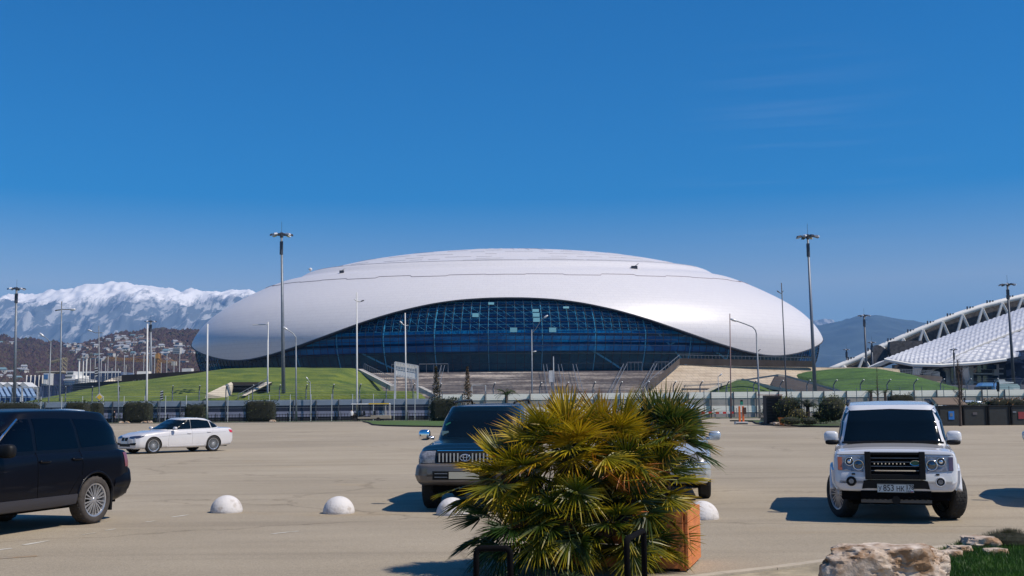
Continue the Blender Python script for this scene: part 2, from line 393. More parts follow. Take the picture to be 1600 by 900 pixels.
# ---------------- mountains
def interp(tab, x):
    if x <= tab[0][0]: return tab[0][1]
    for (a, p), (b_, q) in zip(tab, tab[1:]):
        if x <= b_:
            return p + (q - p) * (x - a) / (b_ - a)
    return tab[-1][1]
def px_of(X, Y, Z=0):
    d = Vector((X, Y, Z - CAMZ)); k = F / d.dot(fw); return 800 + d.dot(rt2) * k, 450 - d.dot(up2) * k
def ridge_obj(name, tab, Y0, Yc, Y1, x0, x1, nu, nv, amp, nscale, mt, pw=1.2, crest=0.0, seed=0.0, ridged=True):
    def top(X):
        px, _ = px_of(X, Yc, 1000); 
        return max(1.0, at(px, interp(tab, px), Yc).z)
    def fn(u, v):
        X = x0 + (x1 - x0) * u
        Y = Y0 + (Y1 - Y0) * v; sc = (Yc - Y0) / (Y1 - Y0)
        s = v / sc if v <= sc else 1 - (v - sc) / (1 - sc) * 0.8
        Xs = X * Y / Yc if v <= sc else X
        T = top(X)
        p = Vector((Xs / nscale, Y / nscale * 0.6, seed))
        k1 = noise.noise(Vector((X / nscale * 0.7, seed, 3.1)))
        h = T * (max(0, s) ** (pw + 0.5 * k1))
        if ridged:
            r1 = 1 - abs(noise.noise(p * 1.3)) * 2; r2 = 1 - abs(noise.noise(p * 3.1)) * 2; r3 = 1 - abs(noise.noise(p * 7)) * 2
            d = (r1 * 0.6 + r2 * 0.3 + r3 * 0.15 - 0.55)
        else:
            d = noise.fractal(p * 1.2, 0.7, 2.1, 5)
        env = (4 * s * (1 - s)) ** 0.6 if 0 < s < 1 else 0
        h += amp * d * env
        h += crest * noise.fractal(p * 9, 0.6, 2.2, 4) * s
        return Vector((Xs, Y, max(-20, h)))
    b = MB(); b.grid(fn, nu, nv); o = b.build(name, mt, smooth=True)
    return tag(o, kind='structure')
def snow_mat():
    m = bpy.data.materials.new('snowy_rock'); m.use_nodes = True
    n = m.node_tree.nodes; l = m.node_tree.links; b = n['Principled BSDF']
    g = n.new('ShaderNodeNewGeometry'); sp = n.new('ShaderNodeSeparateXYZ'); l.new(g.outputs['Position'], sp.inputs[0])
    def nz(sc, st, det=8):
        mp = n.new('ShaderNodeMapping'); mp.inputs['Scale'].default_value = st; l.new(g.outputs['Position'], mp.inputs[0])
        x = n.new('ShaderNodeTexNoise'); x.inputs['Scale'].default_value = sc; x.inputs['Detail'].default_value = det; x.inputs['Roughness'].default_value = 0.7
        l.new(mp.outputs[0], x.inputs['Vector']); return x.outputs['Fac']
    def mth(op, a, c):
        x = n.new('ShaderNodeMath'); x.operation = op
        for i, q in enumerate((a, c)):
            if isinstance(q, (int, float)): x.inputs[i].default_value = q
            else: l.new(q, x.inputs[i])
        return x.outputs[0]
    big = nz(0.0011, (1, 0.3, 0.5)); fine = nz(0.011, (1, 0.2, 0.20)); vf = nz(0.045, (1, 0.3, 0.4))
    z = mth('ADD', sp.outputs[2], mth('MULTIPLY', mth('SUBTRACT', big, 0.5), 380))
    z = mth('ADD', z, mth('MULTIPLY', mth('SUBTRACT', fine, 0.5), 520))
    z = mth('ADD', z, mth('MULTIPLY', mth('SUBTRACT', vf, 0.5), 260))
    mr = n.new('ShaderNodeMapRange'); mr.inputs[1].default_value = 1170; mr.inputs[2].default_value = 1290; l.new(z, mr.inputs[0])
    # dusting of snow between the trees lower down
    z2 = mth('ADD', mth('MULTIPLY', mth('SUBTRACT', fine, 0.52), 7), mth('MULTIPLY', mth('SUBTRACT', sp.outputs[2], 900), 0.0013))
    z2 = mth('MINIMUM', mth('MAXIMUM', z2, 0.0), 0.34)
    fac = mth('MAXIMUM', mr.outputs[0], z2)
    mx = n.new('ShaderNodeMix'); mx.data_type = 'RGBA'; l.new(fac, mx.inputs[0])
    mx.inputs[6].default_value = (0.11, 0.13, 0.15, 1); mx.inputs[7].default_value = (0.92, 0.88, 0.86, 1)
    l.new(mx.outputs[2], b.inputs['Base Color']); b.inputs['Roughness'].default_value = 0.9
    return m
M['snow'] = snow_mat()
tabL = [(-300, 480), (-60, 474), (0, 467), (12, 464), (35, 462), (60, 457), (85, 453), (115, 450), (130, 445), (140, 446), (158, 445), (175, 442), (190, 440.5),
        (200, 443), (210, 446), (235, 447), (250, 451), (262, 454), (283, 458), (296, 456), (312, 459), (325, 457), (345, 460), (362, 456), (375, 457), (388, 455),
        (400, 460), (430, 466), (520, 470), (700, 480), (1000, 490)]
ridge_obj('snow_mountains', tabL, 8500, 13500, 16500, -11500, 1100, 520, 200, 380, 1300, M['snow'], 0.85, 26, 2.3)
M['forest_far'] = mat('forested_ridge', (0.045, 0.062, 0.062), 0.95, 0, 0.35, 0.004)
tabR = [(800, 560), (1000, 530), (1200, 512), (1265, 507), (1290, 504), (1310, 500), (1340, 494), (1360, 492), (1375, 492.5), (1400, 495), (1430, 500), (1462, 505), (1500, 512), (1560, 522), (1640, 520), (1760, 530)]
ridge_obj('forested_mountain', tabR, 7000, 11500, 13500, 600, 9000, 150, 50, 160, 2200, M['forest_far'], 1.1, 16, 5.0)
tabR2 = [(1150, 520), (1230, 508), (1262, 502), (1280, 500.5), (1296, 499.5), (1302, 500.5), (1312, 512), (1400, 530)]
ridge_obj('distant_snow_peak', tabR2, 11500, 14500, 16500, 2700, 5300, 80, 30, 110, 2000, M['snow'], 1.0, 20, 7.0)
# near wooded hill with houses, left
M['winter_wood'] = mat('leafless_wood', (0.030, 0.018, 0.018), 0.95, 0, 0, 0.03, 1.0, 0.12, col2=(0.075, 0.060, 0.036), thresh=(0.3, 0.7), bdist=6, detail=10)
tabH = [(-300, 545), (-60, 540), (0, 537), (14, 530), (30, 528), (45, 531), (60, 529), (80, 531), (105, 532), (120, 538), (135, 540), (150, 536), (162, 533), (178, 526), (195, 524), (215, 523),
        (235, 521), (250, 519), (265, 517), (285, 519), (305, 520), (330, 520), (380, 524), (500, 535), (800, 560)]
hill = ridge_obj('wooded_hill', tabH, 1150, 2700, 3300, -2000, -150, 260, 90, 26, 420, M['winter_wood'], 0.95, 12, 1.7, ridged=False)
def bvh_of(o):
    bm = bmesh.new(); bm.from_mesh(o.data); t = BVHTree.FromBMesh(bm); bm.free(); return t
hill_t = bvh_of(hill)

# tree cover of the hill: crowns on its surface, one mass nobody could count
b = MB(); cols = []
me_ = hill.data; r_ = random.Random(3)
for k in range(12000):
    px = r_.uniform(-20, 330); py = r_.uniform(517, 600)
    h = hill_t.ray_cast(Vector((0, 0, CAMZ)), ray(px, py).normalized())
    if h[0] is None: continue
    p = h[0]; s = r_.uniform(2.5, 6); c = r_.random()
    vs = []
    for j in range(5):
        a = j * 1.2566 + r_.random(); vs.append(p + Vector((math.cos(a) * s, math.sin(a) * s, r_.uniform(0.1, 0.6) * s)))
    vs.append(p + Vector((0, 0, s * r_.uniform(1.0, 1.6)))); i0 = len(b.v)
    b.add(vs, [(0, 1, 5), (1, 2, 5), (2, 3, 5), (3, 4, 5), (4, 0, 5)]); cols += [(c, c, c)] * 6
b.col = cols
M['wood_crowns'] = leaf_mat('winter_crowns', [(0, (0.036, 0.020, 0.022)), (0.5, (0.066, 0.036, 0.034)), (0.85, (0.08, 0.055, 0.036)), (1, (0.04, 0.045, 0.022))], 0.1, 0.9)
tag(b.build('woodland', M['wood_crowns'], normals=False), kind='stuff')
# ================================================================== ICE DOME
DX, DY, DA, DB = -1.5, 340.0, 94.1, 70.0
prof = [(20, 1.0), (23.5, .985), (27.3, .953), (30, .92), (32.7, .877), (36.2, .808), (38.7, .75), (40.4, .700), (42.0, .645), (43.1, .60), (44.5, .55), (46.1, .47), (47.7, .36), (49.3, .19), (49.9, .09), (50.1, 0.0)]
prof = [(20 + (a - 20) * .958, c) for a, c in prof]
def rz(z):
    if z <= 20: return 1 - 0.035 * ((20 - z) / 10) ** 2
    return interp([(a, b_) for a, b_ in prof], z)
# dense smooth profile, parameter t in 0..1 from z=10 to the top
pp = [(rz(z), z) for z in (8.5, 11, 13.5, 16, 18)] + [(r, z) for z, r in prof]
def crom(P, t):
    n = len(P) - 1; x = min(max(t, 0), 1) * n; i = min(int(x), n - 1); f = x - i
    p0, p1, p2, p3 = P[max(i-1, 0)], P[i], P[i+1], P[min(i+2, n)]
    return tuple(0.5 * (2*b_ + (c - a) * f + (2*a - 5*b_ + 4*c - d) * f*f + (-a + 3*b_ - 3*c + d) * f**3) for a, b_, c, d in zip(p0, p1, p2, p3))
dense = [crom(pp, i / 400) for i in range(401)]
for _ in range(60):      # relax so that the skin has no facets
    dense = [dense[0]] + [tuple((dense[i-1][k] + 2 * dense[i][k] + dense[i+1][k]) / 4 for k in (0, 1)) for i in range(1, 400)] + [dense[-1]]
arc = [0]
for a, b_ in zip(dense, dense[1:]): arc.append(arc[-1] + math.hypot((a[0]-b_[0]) * 80, a[1]-b_[1]))
TOT = arc[-1]
import bisect
def prof_s(s):
    s = min(max(s, 0), TOT); i = min(max(bisect.bisect(arc, s) - 1, 0), 399)
    f = (s - arc[i]) / max(1e-9, arc[i+1] - arc[i])
    return dense[i][0] + (dense[i+1][0] - dense[i][0]) * f, dense[i][1] + (dense[i+1][1] - dense[i][1]) * f
def s_of_z(z):
    for i in range(401):
        if dense[i][1] >= z: return arc[i]
    return TOT
def s_band(ph): return S_B - 5.2 * math.cos(ph) ** 2 if math.cos(ph) > 0 else S_B
def dome_pt(ph, s, k=1.0, dz=0):     # ph = angle from the side facing the car park, + to the right
    r, z = prof_s(s)
    x = (s - s_band(ph)) / 2.6
    if abs(x) < 3:
        g = 0.9 * x * math.exp(-x * x); r2_, z2_ = prof_s(s + .5); tx, tz = (r2_ - r) * 80, z2_ - z; L = math.hypot(tx, tz) or 1
        r += g * (tz / L) / 80; z += g * (-tx / L)
    return Vector((DX + DA * r * k * math.sin(ph), DY - DB * r * k * math.cos(ph), z + dz))
S_B = s_of_z(40.7)
edge_tab = [(0, 28.8), (6, 28.5), (10, 27.9), (14, 26.8), (20, 24.4), (23, 22.8), (28, 20.2), (31.5, 18.6), (37.6, 16.4), (43, 15.1), (49, 14.5), (56, 15.4), (65, 17.6), (75, 20.3), (90, 24), (105, 22), (125, 16), (140, 15), (160, 24), (180, 29)]
def edge_z(ph):
    d = abs(math.degrees(ph)) % 360; d = 360 - d if d > 180 else d
    return sum(interp(edge_tab, abs(d + k)) for k in (-2.5, 0, 2.5)) / 3
def skin_mat():
    m = bpy.data.materials.new('white_roof_skin'); m.use_nodes = True
    n = m.node_tree.nodes; l = m.node_tree.links; b = n['Principled BSDF']
    uv = n.new('ShaderNodeUVMap'); mp = n.new('ShaderNodeMapping'); l.new(uv.outputs[0], mp.inputs[0])
    br = n.new('ShaderNodeTexBrick'); br.inputs['Scale'].default_value = 1.0
    br.inputs['Brick Width'].default_value = 2.2; br.inputs['Row Height'].default_value = 1.1; br.inputs['Mortar Size'].default_value = 0.055
    br.inputs['Mortar Smooth'].default_value = 0.3
    br.inputs['Color1'].default_value = (0.61, 0.59, 0.615, 1); br.inputs['Color2'].default_value = (0.595, 0.575, 0.60, 1); br.inputs['Mortar'].default_value = (0.53, 0.51, 0.545, 1)
    l.new(mp.outputs[0], br.inputs[0])
    l.new(br.outputs[0], b.inputs['Base Color']); b.inputs['Roughness'].default_value = 0.40; b.inputs['Specular IOR Level'].default_value = 0.45
    nz = n.new('ShaderNodeTexNoise'); nz.inputs['Scale'].default_value = 0.35; nz.inputs['Detail'].default_value = 3; l.new(mp.outputs[0], nz.inputs['Vector'])
    bp = n.new('ShaderNodeBump'); bp.inputs['Strength'].default_value = 0.12; bp.inputs['Distance'].default_value = 0.25
    l.new(nz.outputs['Fac'], bp.inputs['Height']); l.new(bp.outputs[0], b.inputs['Normal'])
    return m
M['skin_roof'] = skin_mat()
M['seam'] = mat('roof_seam', (0.26, 0.22, 0.26), 0.7)
M['roof_line'] = mat('roof_line', (0.45, 0.44, 0.47), 0.7)
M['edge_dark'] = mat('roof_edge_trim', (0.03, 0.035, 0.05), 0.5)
dome = thing('ice_dome', 'huge white domed ice arena with a wide arched blue glass front', 'arena', (DX, DY, 0))
NU = 288
def shell(u, v):
    ph = (u - 0.5) * 2 * math.pi; s0 = s_of_edge[round(u * NU)]
    return dome_pt(ph, s0 + (TOT - s0) * v)
s_of_edge = []
for i in range(NU + 1):
    ph = (i / NU - 0.5) * 2 * math.pi; z = edge_z(ph)
    lo, hi = 0, TOT
    for _ in range(30):
        mid = (lo + hi) / 2
        if prof_s(mid)[1] < z: lo = mid
        else: hi = mid
    s_of_edge.append(lo)
def shell_uv(u, v):
    s0 = s_of_edge[round(u * NU)]; s = s0 + (TOT - s0) * v
    return (u * 520, s * 1.0)
b = MB(); b.grid(shell, NU, 120, uvfn=shell_uv)
roof = b.build('roof_shell', M['skin_roof'], dome, smooth=True, world=True, weld=True)
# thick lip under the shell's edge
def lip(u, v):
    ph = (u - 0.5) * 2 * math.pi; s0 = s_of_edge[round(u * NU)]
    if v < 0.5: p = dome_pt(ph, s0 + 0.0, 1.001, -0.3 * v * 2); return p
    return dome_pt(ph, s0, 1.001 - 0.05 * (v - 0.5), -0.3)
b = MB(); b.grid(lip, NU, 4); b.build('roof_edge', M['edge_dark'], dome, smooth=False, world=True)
# seams: the stepped line round the middle, the edge of the cap, the cap's panel lines
def seam_line(name, fn, r, mt, a0=-100, a1=100, n=400):
    pts = []
    for i in range(n + 1):
        ph = R(a0 + (a1 - a0) * i / n); pts.append(dome_pt(ph, fn(ph), 1.0, 0.06))
    b = MB(); b.tube(pts, r, 5); return b.build(name, mt, dome, world=True, smooth=True)
s405 = s_of_z(39.4); s425 = s_of_z(43.9)
def step(ph):
    d = math.degrees(ph); k = round(abs(d) / 7.5)
    return s_band(ph) - 9.6 + 2.2 * math.cos(ph) ** 2 + (0.55 if k % 2 else 0) - 0.9 * math.exp(-(d / 22) ** 2) + 1.3 * math.sin(min(abs(d), 90) / 90 * math.pi) * -1 + (0.25 if k % 3 == 0 else 0)
seam_line('roof_seam', step, 0.075, M['seam'])
seam_line('cap_edge', lambda ph: s_band(ph) + 2.4, 0.06, M['roof_line'])
b = MB()
for k in range(90):                       # short dashes on the cap
    ph0 = R(-88 + rng.random() * 170); s = s_band(ph0) + rng.choice([4.2, 6.5, 9.5, 13, 17, 21]); ln = rng.uniform(3, 9)
    b.tube([dome_pt(ph0 + R(ln * j / 8), s, 1, 0.05) for j in range(9)], 0.04, 4)
for a in (-10, -6, -2, 2, 6, 10):
    b.tube([dome_pt(R(a * 1.4), s425 + (TOT - s425) * (0.12 + 0.86 * j / 12), 1, 0.05) for j in range(13)], 0.05, 4)
tag(b.build('cap_panel_lines', M['roof_line'], dome, world=True), kind=None)
# two small hatches with lifted lids on the roof
for px, py in ((534, 426.5),):
    pass
def on_dome(px, py):
    d = ray(px, py).normalized(); h = dome_t.ray_cast(Vector((0, 0, CAMZ)), d)
    return h[0], h[1]
dome_t = bvh_of(roof)
def dome_hit(px, py):
    o = Vector((0, 0, CAMZ)) - ORG[dome]; h = dome_t.ray_cast(o, ray(px, py).normalized())
    return (h[0] + ORG[dome], h[1]) if h[0] is not None else (None, None)
for px, py, s in ((991, 419.5, .62), (534, 426.5, 0.45)):
    p, nn = dome_hit(px, py)
    if p is not None:
        h = sub('roof_hatch', dome, tuple(p - ORG[dome]))
        b = MB(); b.box((0, 0, 0.2), (2.6 * s, 2.0 * s, 0.9)); b.build('hatch_frame', M['edge_dark'], h)
        b = MB(); b.box((0.9 * s, 0, 0.9), (2.2 * s, 2.0 * s, 0.12), Matrix.Rotation(R(-35), 3, 'Y')); b.build('hatch_lid', M['steel_dark'] if s > .5 else M['steel_white'], h)
p, _ = dome_hit(486, 428)
b = MB(); q = at(485, 424.5, 335); b.cyl(q - Vector((0, 0, 4)), q + Vector((0, 0, 0.6)), 0.12, n=6); b.blob(q + Vector((0, 0, 0.7)), (1.1, 1.1, 1.0), n=10, m_=6)
b.build('roof_sensor', M['steel_white'], dome, world=True)

# glass facade, seen through: tinted panes, white trusses and floors inside
def facade_glass():
    m = bpy.data.materials.new('blue_facade_glass'); m.use_nodes = True
    n = m.node_tree.nodes; l = m.node_tree.links; o = n['Material Output']; b = n['Principled BSDF']
    b.inputs['Base Color'].default_value = (0.004, 0.022, 0.075, 1); b.inputs['Roughness'].default_value = 0.06; b.inputs['Specular IOR Level'].default_value = 0.55
    t = n.new('ShaderNodeBsdfTransparent'); t.inputs[0].default_value = (0.36, 0.80, 1.0, 1)
    mx = n.new('ShaderNodeMixShader'); mx.inputs[0].default_value = 0.36
    l.new(t.outputs[0], mx.inputs[1]); l.new(b.outputs[0], mx.inputs[2]); l.new(mx.outputs[0], o.inputs[0])
    return m
M['facade'] = facade_glass()
M['mullion'] = mat('facade_mullion', (0.012, 0.02, 0.035), 0.5)
M['truss'] = mat('white_truss', (0.75, 0.80, 0.85), 0.5)
M['inner_blue'] = mat('inner_blue_wall', (0.010, 0.09, 0.22), 0.7, 0, 0, 0.08, col2=(0.03, 0.20, 0.38), thresh=(0.4, 0.6), stretch=(0.2, 0.2, 2.5))
M['inner_dark'] = mat('inner_dark_wall', (0.06, 0.09, 0.09), 0.8, 0, 0, 0.15, col2=(0.20, 0.26, 0.25))
def face(ph, z, k=0.985): 
    r = rz(z); return Vector((DX + DA * r * k * math.sin(ph), DY - DB * r * k * math.cos(ph), z))
def fz_top(ph): return edge_z(ph) + 0.6
b = MB(); b.grid(lambda u, v: face((u - .5) * 2 * math.pi, 8.5 + (fz_top((u - .5) * 2 * math.pi) - 8.5) * v), 240, 16)
b.build('glass_facade', M['facade'], dome, smooth=True, world=True)
PH = 80; NPAN = 116        # pane columns over the front
bm_ = MB(); bt = MB(); bh = MB()
zrow = [10.2, 12.3, 14.7] + [16.6 + 1.45 * k for k in range(10)]
for i in range(NPAN + 1):
    ph = R(-PH + 2 * PH * i / NPAN); zt = fz_top(ph) - 0.3
    pts = [face(ph, 8.6 + (zt - 8.6) * j / 10, 0.986) for j in range(11)]
    bm_.tube(pts, 0.075, 4)
for z in zrow:
    seg = []
    for i in range(0, NPAN * 2 + 1):
        ph = R(-PH + PH * i / NPAN)
        if z < fz_top(ph) - 0.6: seg.append(face(ph, z, 0.9865))
        else:
            if len(seg) > 1: bm_.tube(seg, 0.075, 4)
            seg = []
    if len(seg) > 1: bm_.tube(seg, 0.075, 4)
tag(bm_.build('mullions', M['mullion'], dome, world=True), kind=None)
# inner wall and floor slabs
b = MB(); b.grid(lambda u, v: face(R(-PH + 2*PH*u), 15.2 + 17 * v, 0.90), 60, 4)
b.build('inner_wall', M['inner_blue'], dome, world=True)
b = MB(); b.grid(lambda u, v: face(R(-PH + 2*PH*u), 8.5 + 6.7 * v, 0.93), 60, 4)
for z in (15.2,):
    b.grid(lambda u, v, z=z: face(R(-PH + 2*PH*u), z, 0.90 + 0.08 * v), 80, 1)
b.build('inner_storey', M['inner_dark'], dome, world=True)
# glow of the blue storeys, painted into lighter balcony fronts between the slabs
b = MB()
for z, h in ((15.4, 1.5), (17.5, 1.5), (19.6, .9)):
    b.grid(lambda u, v, z=z, h=h: face(R(-PH*.9 + 1.8*PH*u), z + h * v, 0.965), 80, 1)
b.build('balcony_front', mat('balcony_blue', (0.05, 0.50, 0.80), 0.6, 0, 0, 0.1, col2=(0.015, 0.20, 0.42), thresh=(0.4, 0.6), stretch=(1, 1, .2)), dome, world=True)
# trusses right behind the glass: verticals every second pane, laced, stronger ribs
for i in range(0, NPAN + 1):
    ph = R(-PH + 2 * PH * i / NPAN); zt = fz_top(ph) - 0.4
    if zt < 16: continue
    strong = i % 6 == 2
    if strong: MB().tube([face(ph, 9 + (zt - 9) * j / 8, 0.975) for j in range(9)], 0.15, 4).build('rib', M['truss'], dome, world=True)
    z0 = 20.4
    if zt > z0 + 1:
        bh.tube([face(ph, z0 + (zt - z0) * j / 5, 0.972) for j in range(6)], 0.075 if not strong else 0.14, 4)
        ph2 = R(-PH + 2 * PH * (i + 1) / NPAN); z = z0
        while z + 1.45 < min(zt, fz_top(ph2) - 0.4):
            if (i + int(z * 7)) % 3 != 0: bh.tube([face(ph, z + 1.4, 0.97), face(ph2, z, 0.97)], 0.05, 3)
            z += 1.45
for z in [20.4 + 1.45 * k for k in range(8)]:
    seg = []
    for i in range(0, NPAN + 1):
        ph = R(-PH + 2 * PH * i / NPAN)
        if z < fz_top(ph) - 0.8: seg.append(face(ph, z, 0.971))
        elif len(seg) > 1: bh.tube(seg, 0.07, 3); seg = []
        else: seg = []
    if len(seg) > 1: bh.tube(seg, 0.07, 3)
# slanting stair flights seen inside on the right
for a0, z0, a1, z1 in ((24, 21, 31, 12), (31, 20, 26, 16), (13, 16, 19, 11), (36, 16, 42, 12), (-24, 15.5, -18, 11)):
    bt.tube([face(R(a0 + (a1 - a0) * j / 6), z0 + (z1 - z0) * j / 6, 0.955) for j in range(7)], 0.28, 4); bt.build('inner_stair', M['truss'], dome, world=True); bt = MB()
bh.build('truss_lattice', M['truss'], dome, world=True)
# opened light panes
M['light_pane'] = mat('light_pane', (0.13, 0.30, 0.36), 0.25)
face_t = bvh_of(bpy.data.objects['glass_facade'])
def pane(px0, py0, px1, py1):
    o = Vector((0, 0, CAMZ)) - ORG[dome]; q = []
    for px, py in ((px0, py1), (px1, py1), (px1, py0), (px0, py0)):
        h = face_t.ray_cast(o, ray(px, py).normalized())
        if h[0] is None: return
        q.append(h[0] + Vector((0, -0.25, 0)))
    b = MB(); b.prism(q, (0, 0.06, 0)); b.build('light_pane', M['light_pane'], dome)
for a in ((738, 489.5, 748, 495.5), (832, 483, 842, 487.5), (832.5, 489, 843, 495), (833, 496.5, 843.5, 503), (797, 512, 808, 519), (858, 512, 869, 519), (763, 472.5, 772, 476), (1180-300, 479, 889, 482)):
    pane(*a)
# base plinth and small entrance lamps
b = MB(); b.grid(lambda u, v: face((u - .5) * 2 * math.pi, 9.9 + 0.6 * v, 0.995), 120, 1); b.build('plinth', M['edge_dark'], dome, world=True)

# ================================================================== PODIUM
PZ = 10.0; PA, PB = 126.0, 98.0
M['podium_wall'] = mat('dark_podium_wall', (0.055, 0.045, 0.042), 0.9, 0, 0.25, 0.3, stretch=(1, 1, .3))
M['tan_brick'] = None
def brick_mat(name, c1, c2, mor, sc, bw=0.5, rh=0.25):
    m = bpy.data.materials.new(name); m.use_nodes = True
    n = m.node_tree.nodes; l = m.node_tree.links; b = n['Principled BSDF']
    tc = n.new('ShaderNodeTexCoord'); sp = n.new('ShaderNodeSeparateXYZ'); cb = n.new('ShaderNodeCombineXYZ')
    l.new(tc.outputs['Object'], sp.inputs[0]); l.new(sp.outputs[0], cb.inputs[0]); l.new(sp.outputs[2], cb.inputs[1])
    br = n.new('ShaderNodeTexBrick'); br.inputs['Scale'].default_value = sc; br.inputs['Mortar Size'].default_value = 0.03
    br.inputs['Brick Width'].default_value = bw; br.inputs['Row Height'].default_value = rh
    br.inputs['Color1'].default_value = (*c1, 1); br.inputs['Color2'].default_value = (*c2, 1); br.inputs['Mortar'].default_value = (*mor, 1)
    l.new(cb.outputs[0], br.inputs[0])
    nz = n.new('ShaderNodeTexNoise'); nz.inputs['Scale'].default_value = 0.25; nz.inputs['Detail'].default_value = 6; l.new(tc.outputs['Object'], nz.inputs['Vector'])
    cr = n.new('ShaderNodeValToRGB'); cr.color_ramp.elements[0].position = .3; cr.color_ramp.elements[1].position = .6
    cr.color_ramp.elements[0].color = (.78, .75, .72, 1); cr.color_ramp.elements[1].color = (1, 1, 1, 1); l.new(nz.outputs['Fac'], cr.inputs[0])
    mx = n.new('ShaderNodeMix'); mx.data_type = 'RGBA'; mx.blend_type = 'MULTIPLY'; mx.inputs[0].default_value = 1
    l.new(br.outputs[0], mx.inputs[6]); l.new(cr.outputs[0], mx.inputs[7]); l.new(mx.outputs[2], b.inputs['Base Color'])
    b.inputs['Roughness'].default_value = 0.9
    return m
M['tan_brick'] = brick_mat('tan_stone_blocks', (0.52, 0.42, 0.30), (0.46, 0.37, 0.27), (0.30, 0.24, 0.18), 0.8, 1.0, 0.5)
M['podium_top'] = mat('podium_paving', (0.25, 0.23, 0.21), 0.9, 0, 0.15, 0.2)
pod = thing('arena_podium', 'raised oval podium with a dark wall and railing under the domed arena', 'podium', (DX, DY, 0))
def el(ph, z, k=1.0): return Vector((DX + PA * k * math.sin(ph), DY - PB * k * math.cos(ph), z))
b = MB(); b.grid(lambda u, v: el((u-.5)*2*math.pi, -0.5 + (PZ - 1.0 + .5) * v), 180, 3); b.build('wall', M['podium_wall'], pod, smooth=True, world=True)
b = MB(); b.grid(lambda u, v: el((u-.5)*2*math.pi, PZ - 1.0, 1 - v * 0.999), 180, 4); b.build('terrace', M['podium_top'], pod, world=True)
b = MB(); b2 = MB()
for i in range(0, 300):
    ph = R(-115 + 230 * i / 299)
    if abs(math.degrees(ph)) < 26: continue
    b.cyl(el(ph, PZ - 1, .995), el(ph, PZ + 0.3, .995), 0.05, n=4)
for a0, a1 in ((-115, -26.2), (26.2, 115)):
    for z in (PZ + .3, PZ - .1, PZ - .5):
        b.tube([el(R(a0 + (a1 - a0) * j / 80), z, .995) for j in range(81)], 0.06, 4)
b.build('railing', M['steel'], pod, world=True)

# ================================================================== MOUNDS AND STAIRS
# heights come from one height field between the track and the podium
def mound(name, top_tab, x0, x1, Yf, Yb, mt, zf=2.0, nx=140, ny=24, amp=0.12):
    # top_tab: photo pixels of the crest (seen at depth Yb)
    T = [(at(px, py, Yb).x, at(px, py, Yb).z) for px, py in top_tab]
    def fn(u, v):
        s = v; Y = Yf + (Yb - Yf) * min(1, v * 1.0); sc = Y / Yb
        X = (x0 + (x1 - x0) * u)
        z = interp(T, X)
        base = min(zf, z - .1) if z > 0.3 else z - 0.2
        h = base + (z - base) * math.sin(s * math.pi / 2) ** 0.9
        if v == 0: h = -0.3
        return Vector((X, Y, h + amp * noise.noise(Vector((X * .25, Y * .25, 1))) * (1 if v > 0 else 0)))
    b = MB(); b.grid(fn, nx, ny)
    o = b.build(name, mt, smooth=True); return tag(o, kind='structure')
mound('grass_mound_left', [(120, 640), (150, 624), (178, 612), (200, 603.5), (230, 596), (265, 592), (300, 587), (335, 582), (370, 576.5), (410, 575), (470, 575.3), (520, 575.5), (556, 576), (563, 580), (590, 593), (612, 606), (625, 614), (640, 640)],
      at(118, 600, 232).x, at(640, 600, 232).x, 183.6, 236, M['grass_bright'], zf=2.2)
mound('grass_bank', [(150, 640), (420, 614), (560, 610.5), (612, 611), (655, 612), (668, 625), (672, 640)], at(150, 600, 187).x, at(676, 600, 187).x, 183.4, 187, M['grass_bright'], 1.5, 60, 5, .05)
mound('grass_mound_right', [(1180, 640), (1215, 600), (1228, 587), (1262, 580.5), (1300, 576.5), (1330, 575.5), (1350, 576.5), (1372, 581), (1395, 590), (1420, 599), (1440, 606), (1470, 620), (1490, 640)],
      at(1180, 600, 232).x, at(1490, 600, 232).x, 184, 234, M['grass_dark'], 1.5)
mound('grass_knoll', [(1085, 650), (1100, 612), (1125, 600), (1150, 594), (1162, 593.5), (1180, 597), (1210, 605), (1240, 613), (1260, 650)], at(1085, 600, 196).x, at(1260, 600, 196).x, 184.5, 197, M['grass'], 1.5, 60, 10, .05)

def stair_mat():
    m = mat('stained_stair_stone', (0.22, 0.195, 0.185), 0.9, 0, 0, 0.28, 0.3, 4, col2=(0.68, 0.62, 0.54), thresh=(0.46, 0.66), stretch=(0.22, 1, 2.4), detail=9)
    n = m.node_tree.nodes; l = m.node_tree.links; b = n['Principled BSDF']
    src = b.inputs['Base Color'].links[0].from_socket
    tc = n.new('ShaderNodeTexCoord')
    nz = n.new('ShaderNodeTexNoise'); nz.inputs['Scale'].default_value = 1.6; nz.inputs['Detail'].default_value = 4; l.new(tc.outputs['Object'], nz.inputs['Vector'])
    cr = n.new('ShaderNodeValToRGB'); cr.color_ramp.elements[0].position = .35; cr.color_ramp.elements[1].position = .65
    cr.color_ramp.elements[0].color = (.72, .68, .7, 1); cr.color_ramp.elements[1].color = (1.1, 1.05, 1, 1); l.new(nz.outputs['Fac'], cr.inputs[0])
    mx = n.new('ShaderNodeMix'); mx.data_type = 'RGBA'; mx.blend_type = 'MULTIPLY'; mx.inputs[0].default_value = 1
    l.new(src, mx.inputs[6]); l.new(cr.outputs[0], mx.inputs[7]); l.new(mx.outputs[2], b.inputs['Base Color'])
    return m
M['stair'] = stair_mat()
st = thing('grand_staircase', 'broad weathered stone staircase climbing to the glass front of the arena', 'staircase', (0, 190, 0))
b = MB(); NS = 40; y0, y1 = 186.0, 243.0
xl = lambda Y: at(595, 600, Y).x if Y < 200 else at(595 - (Y - 200) * 0.9, 600, Y).x
xr = lambda Y: at(1052, 600, Y).x + 2
cs = []
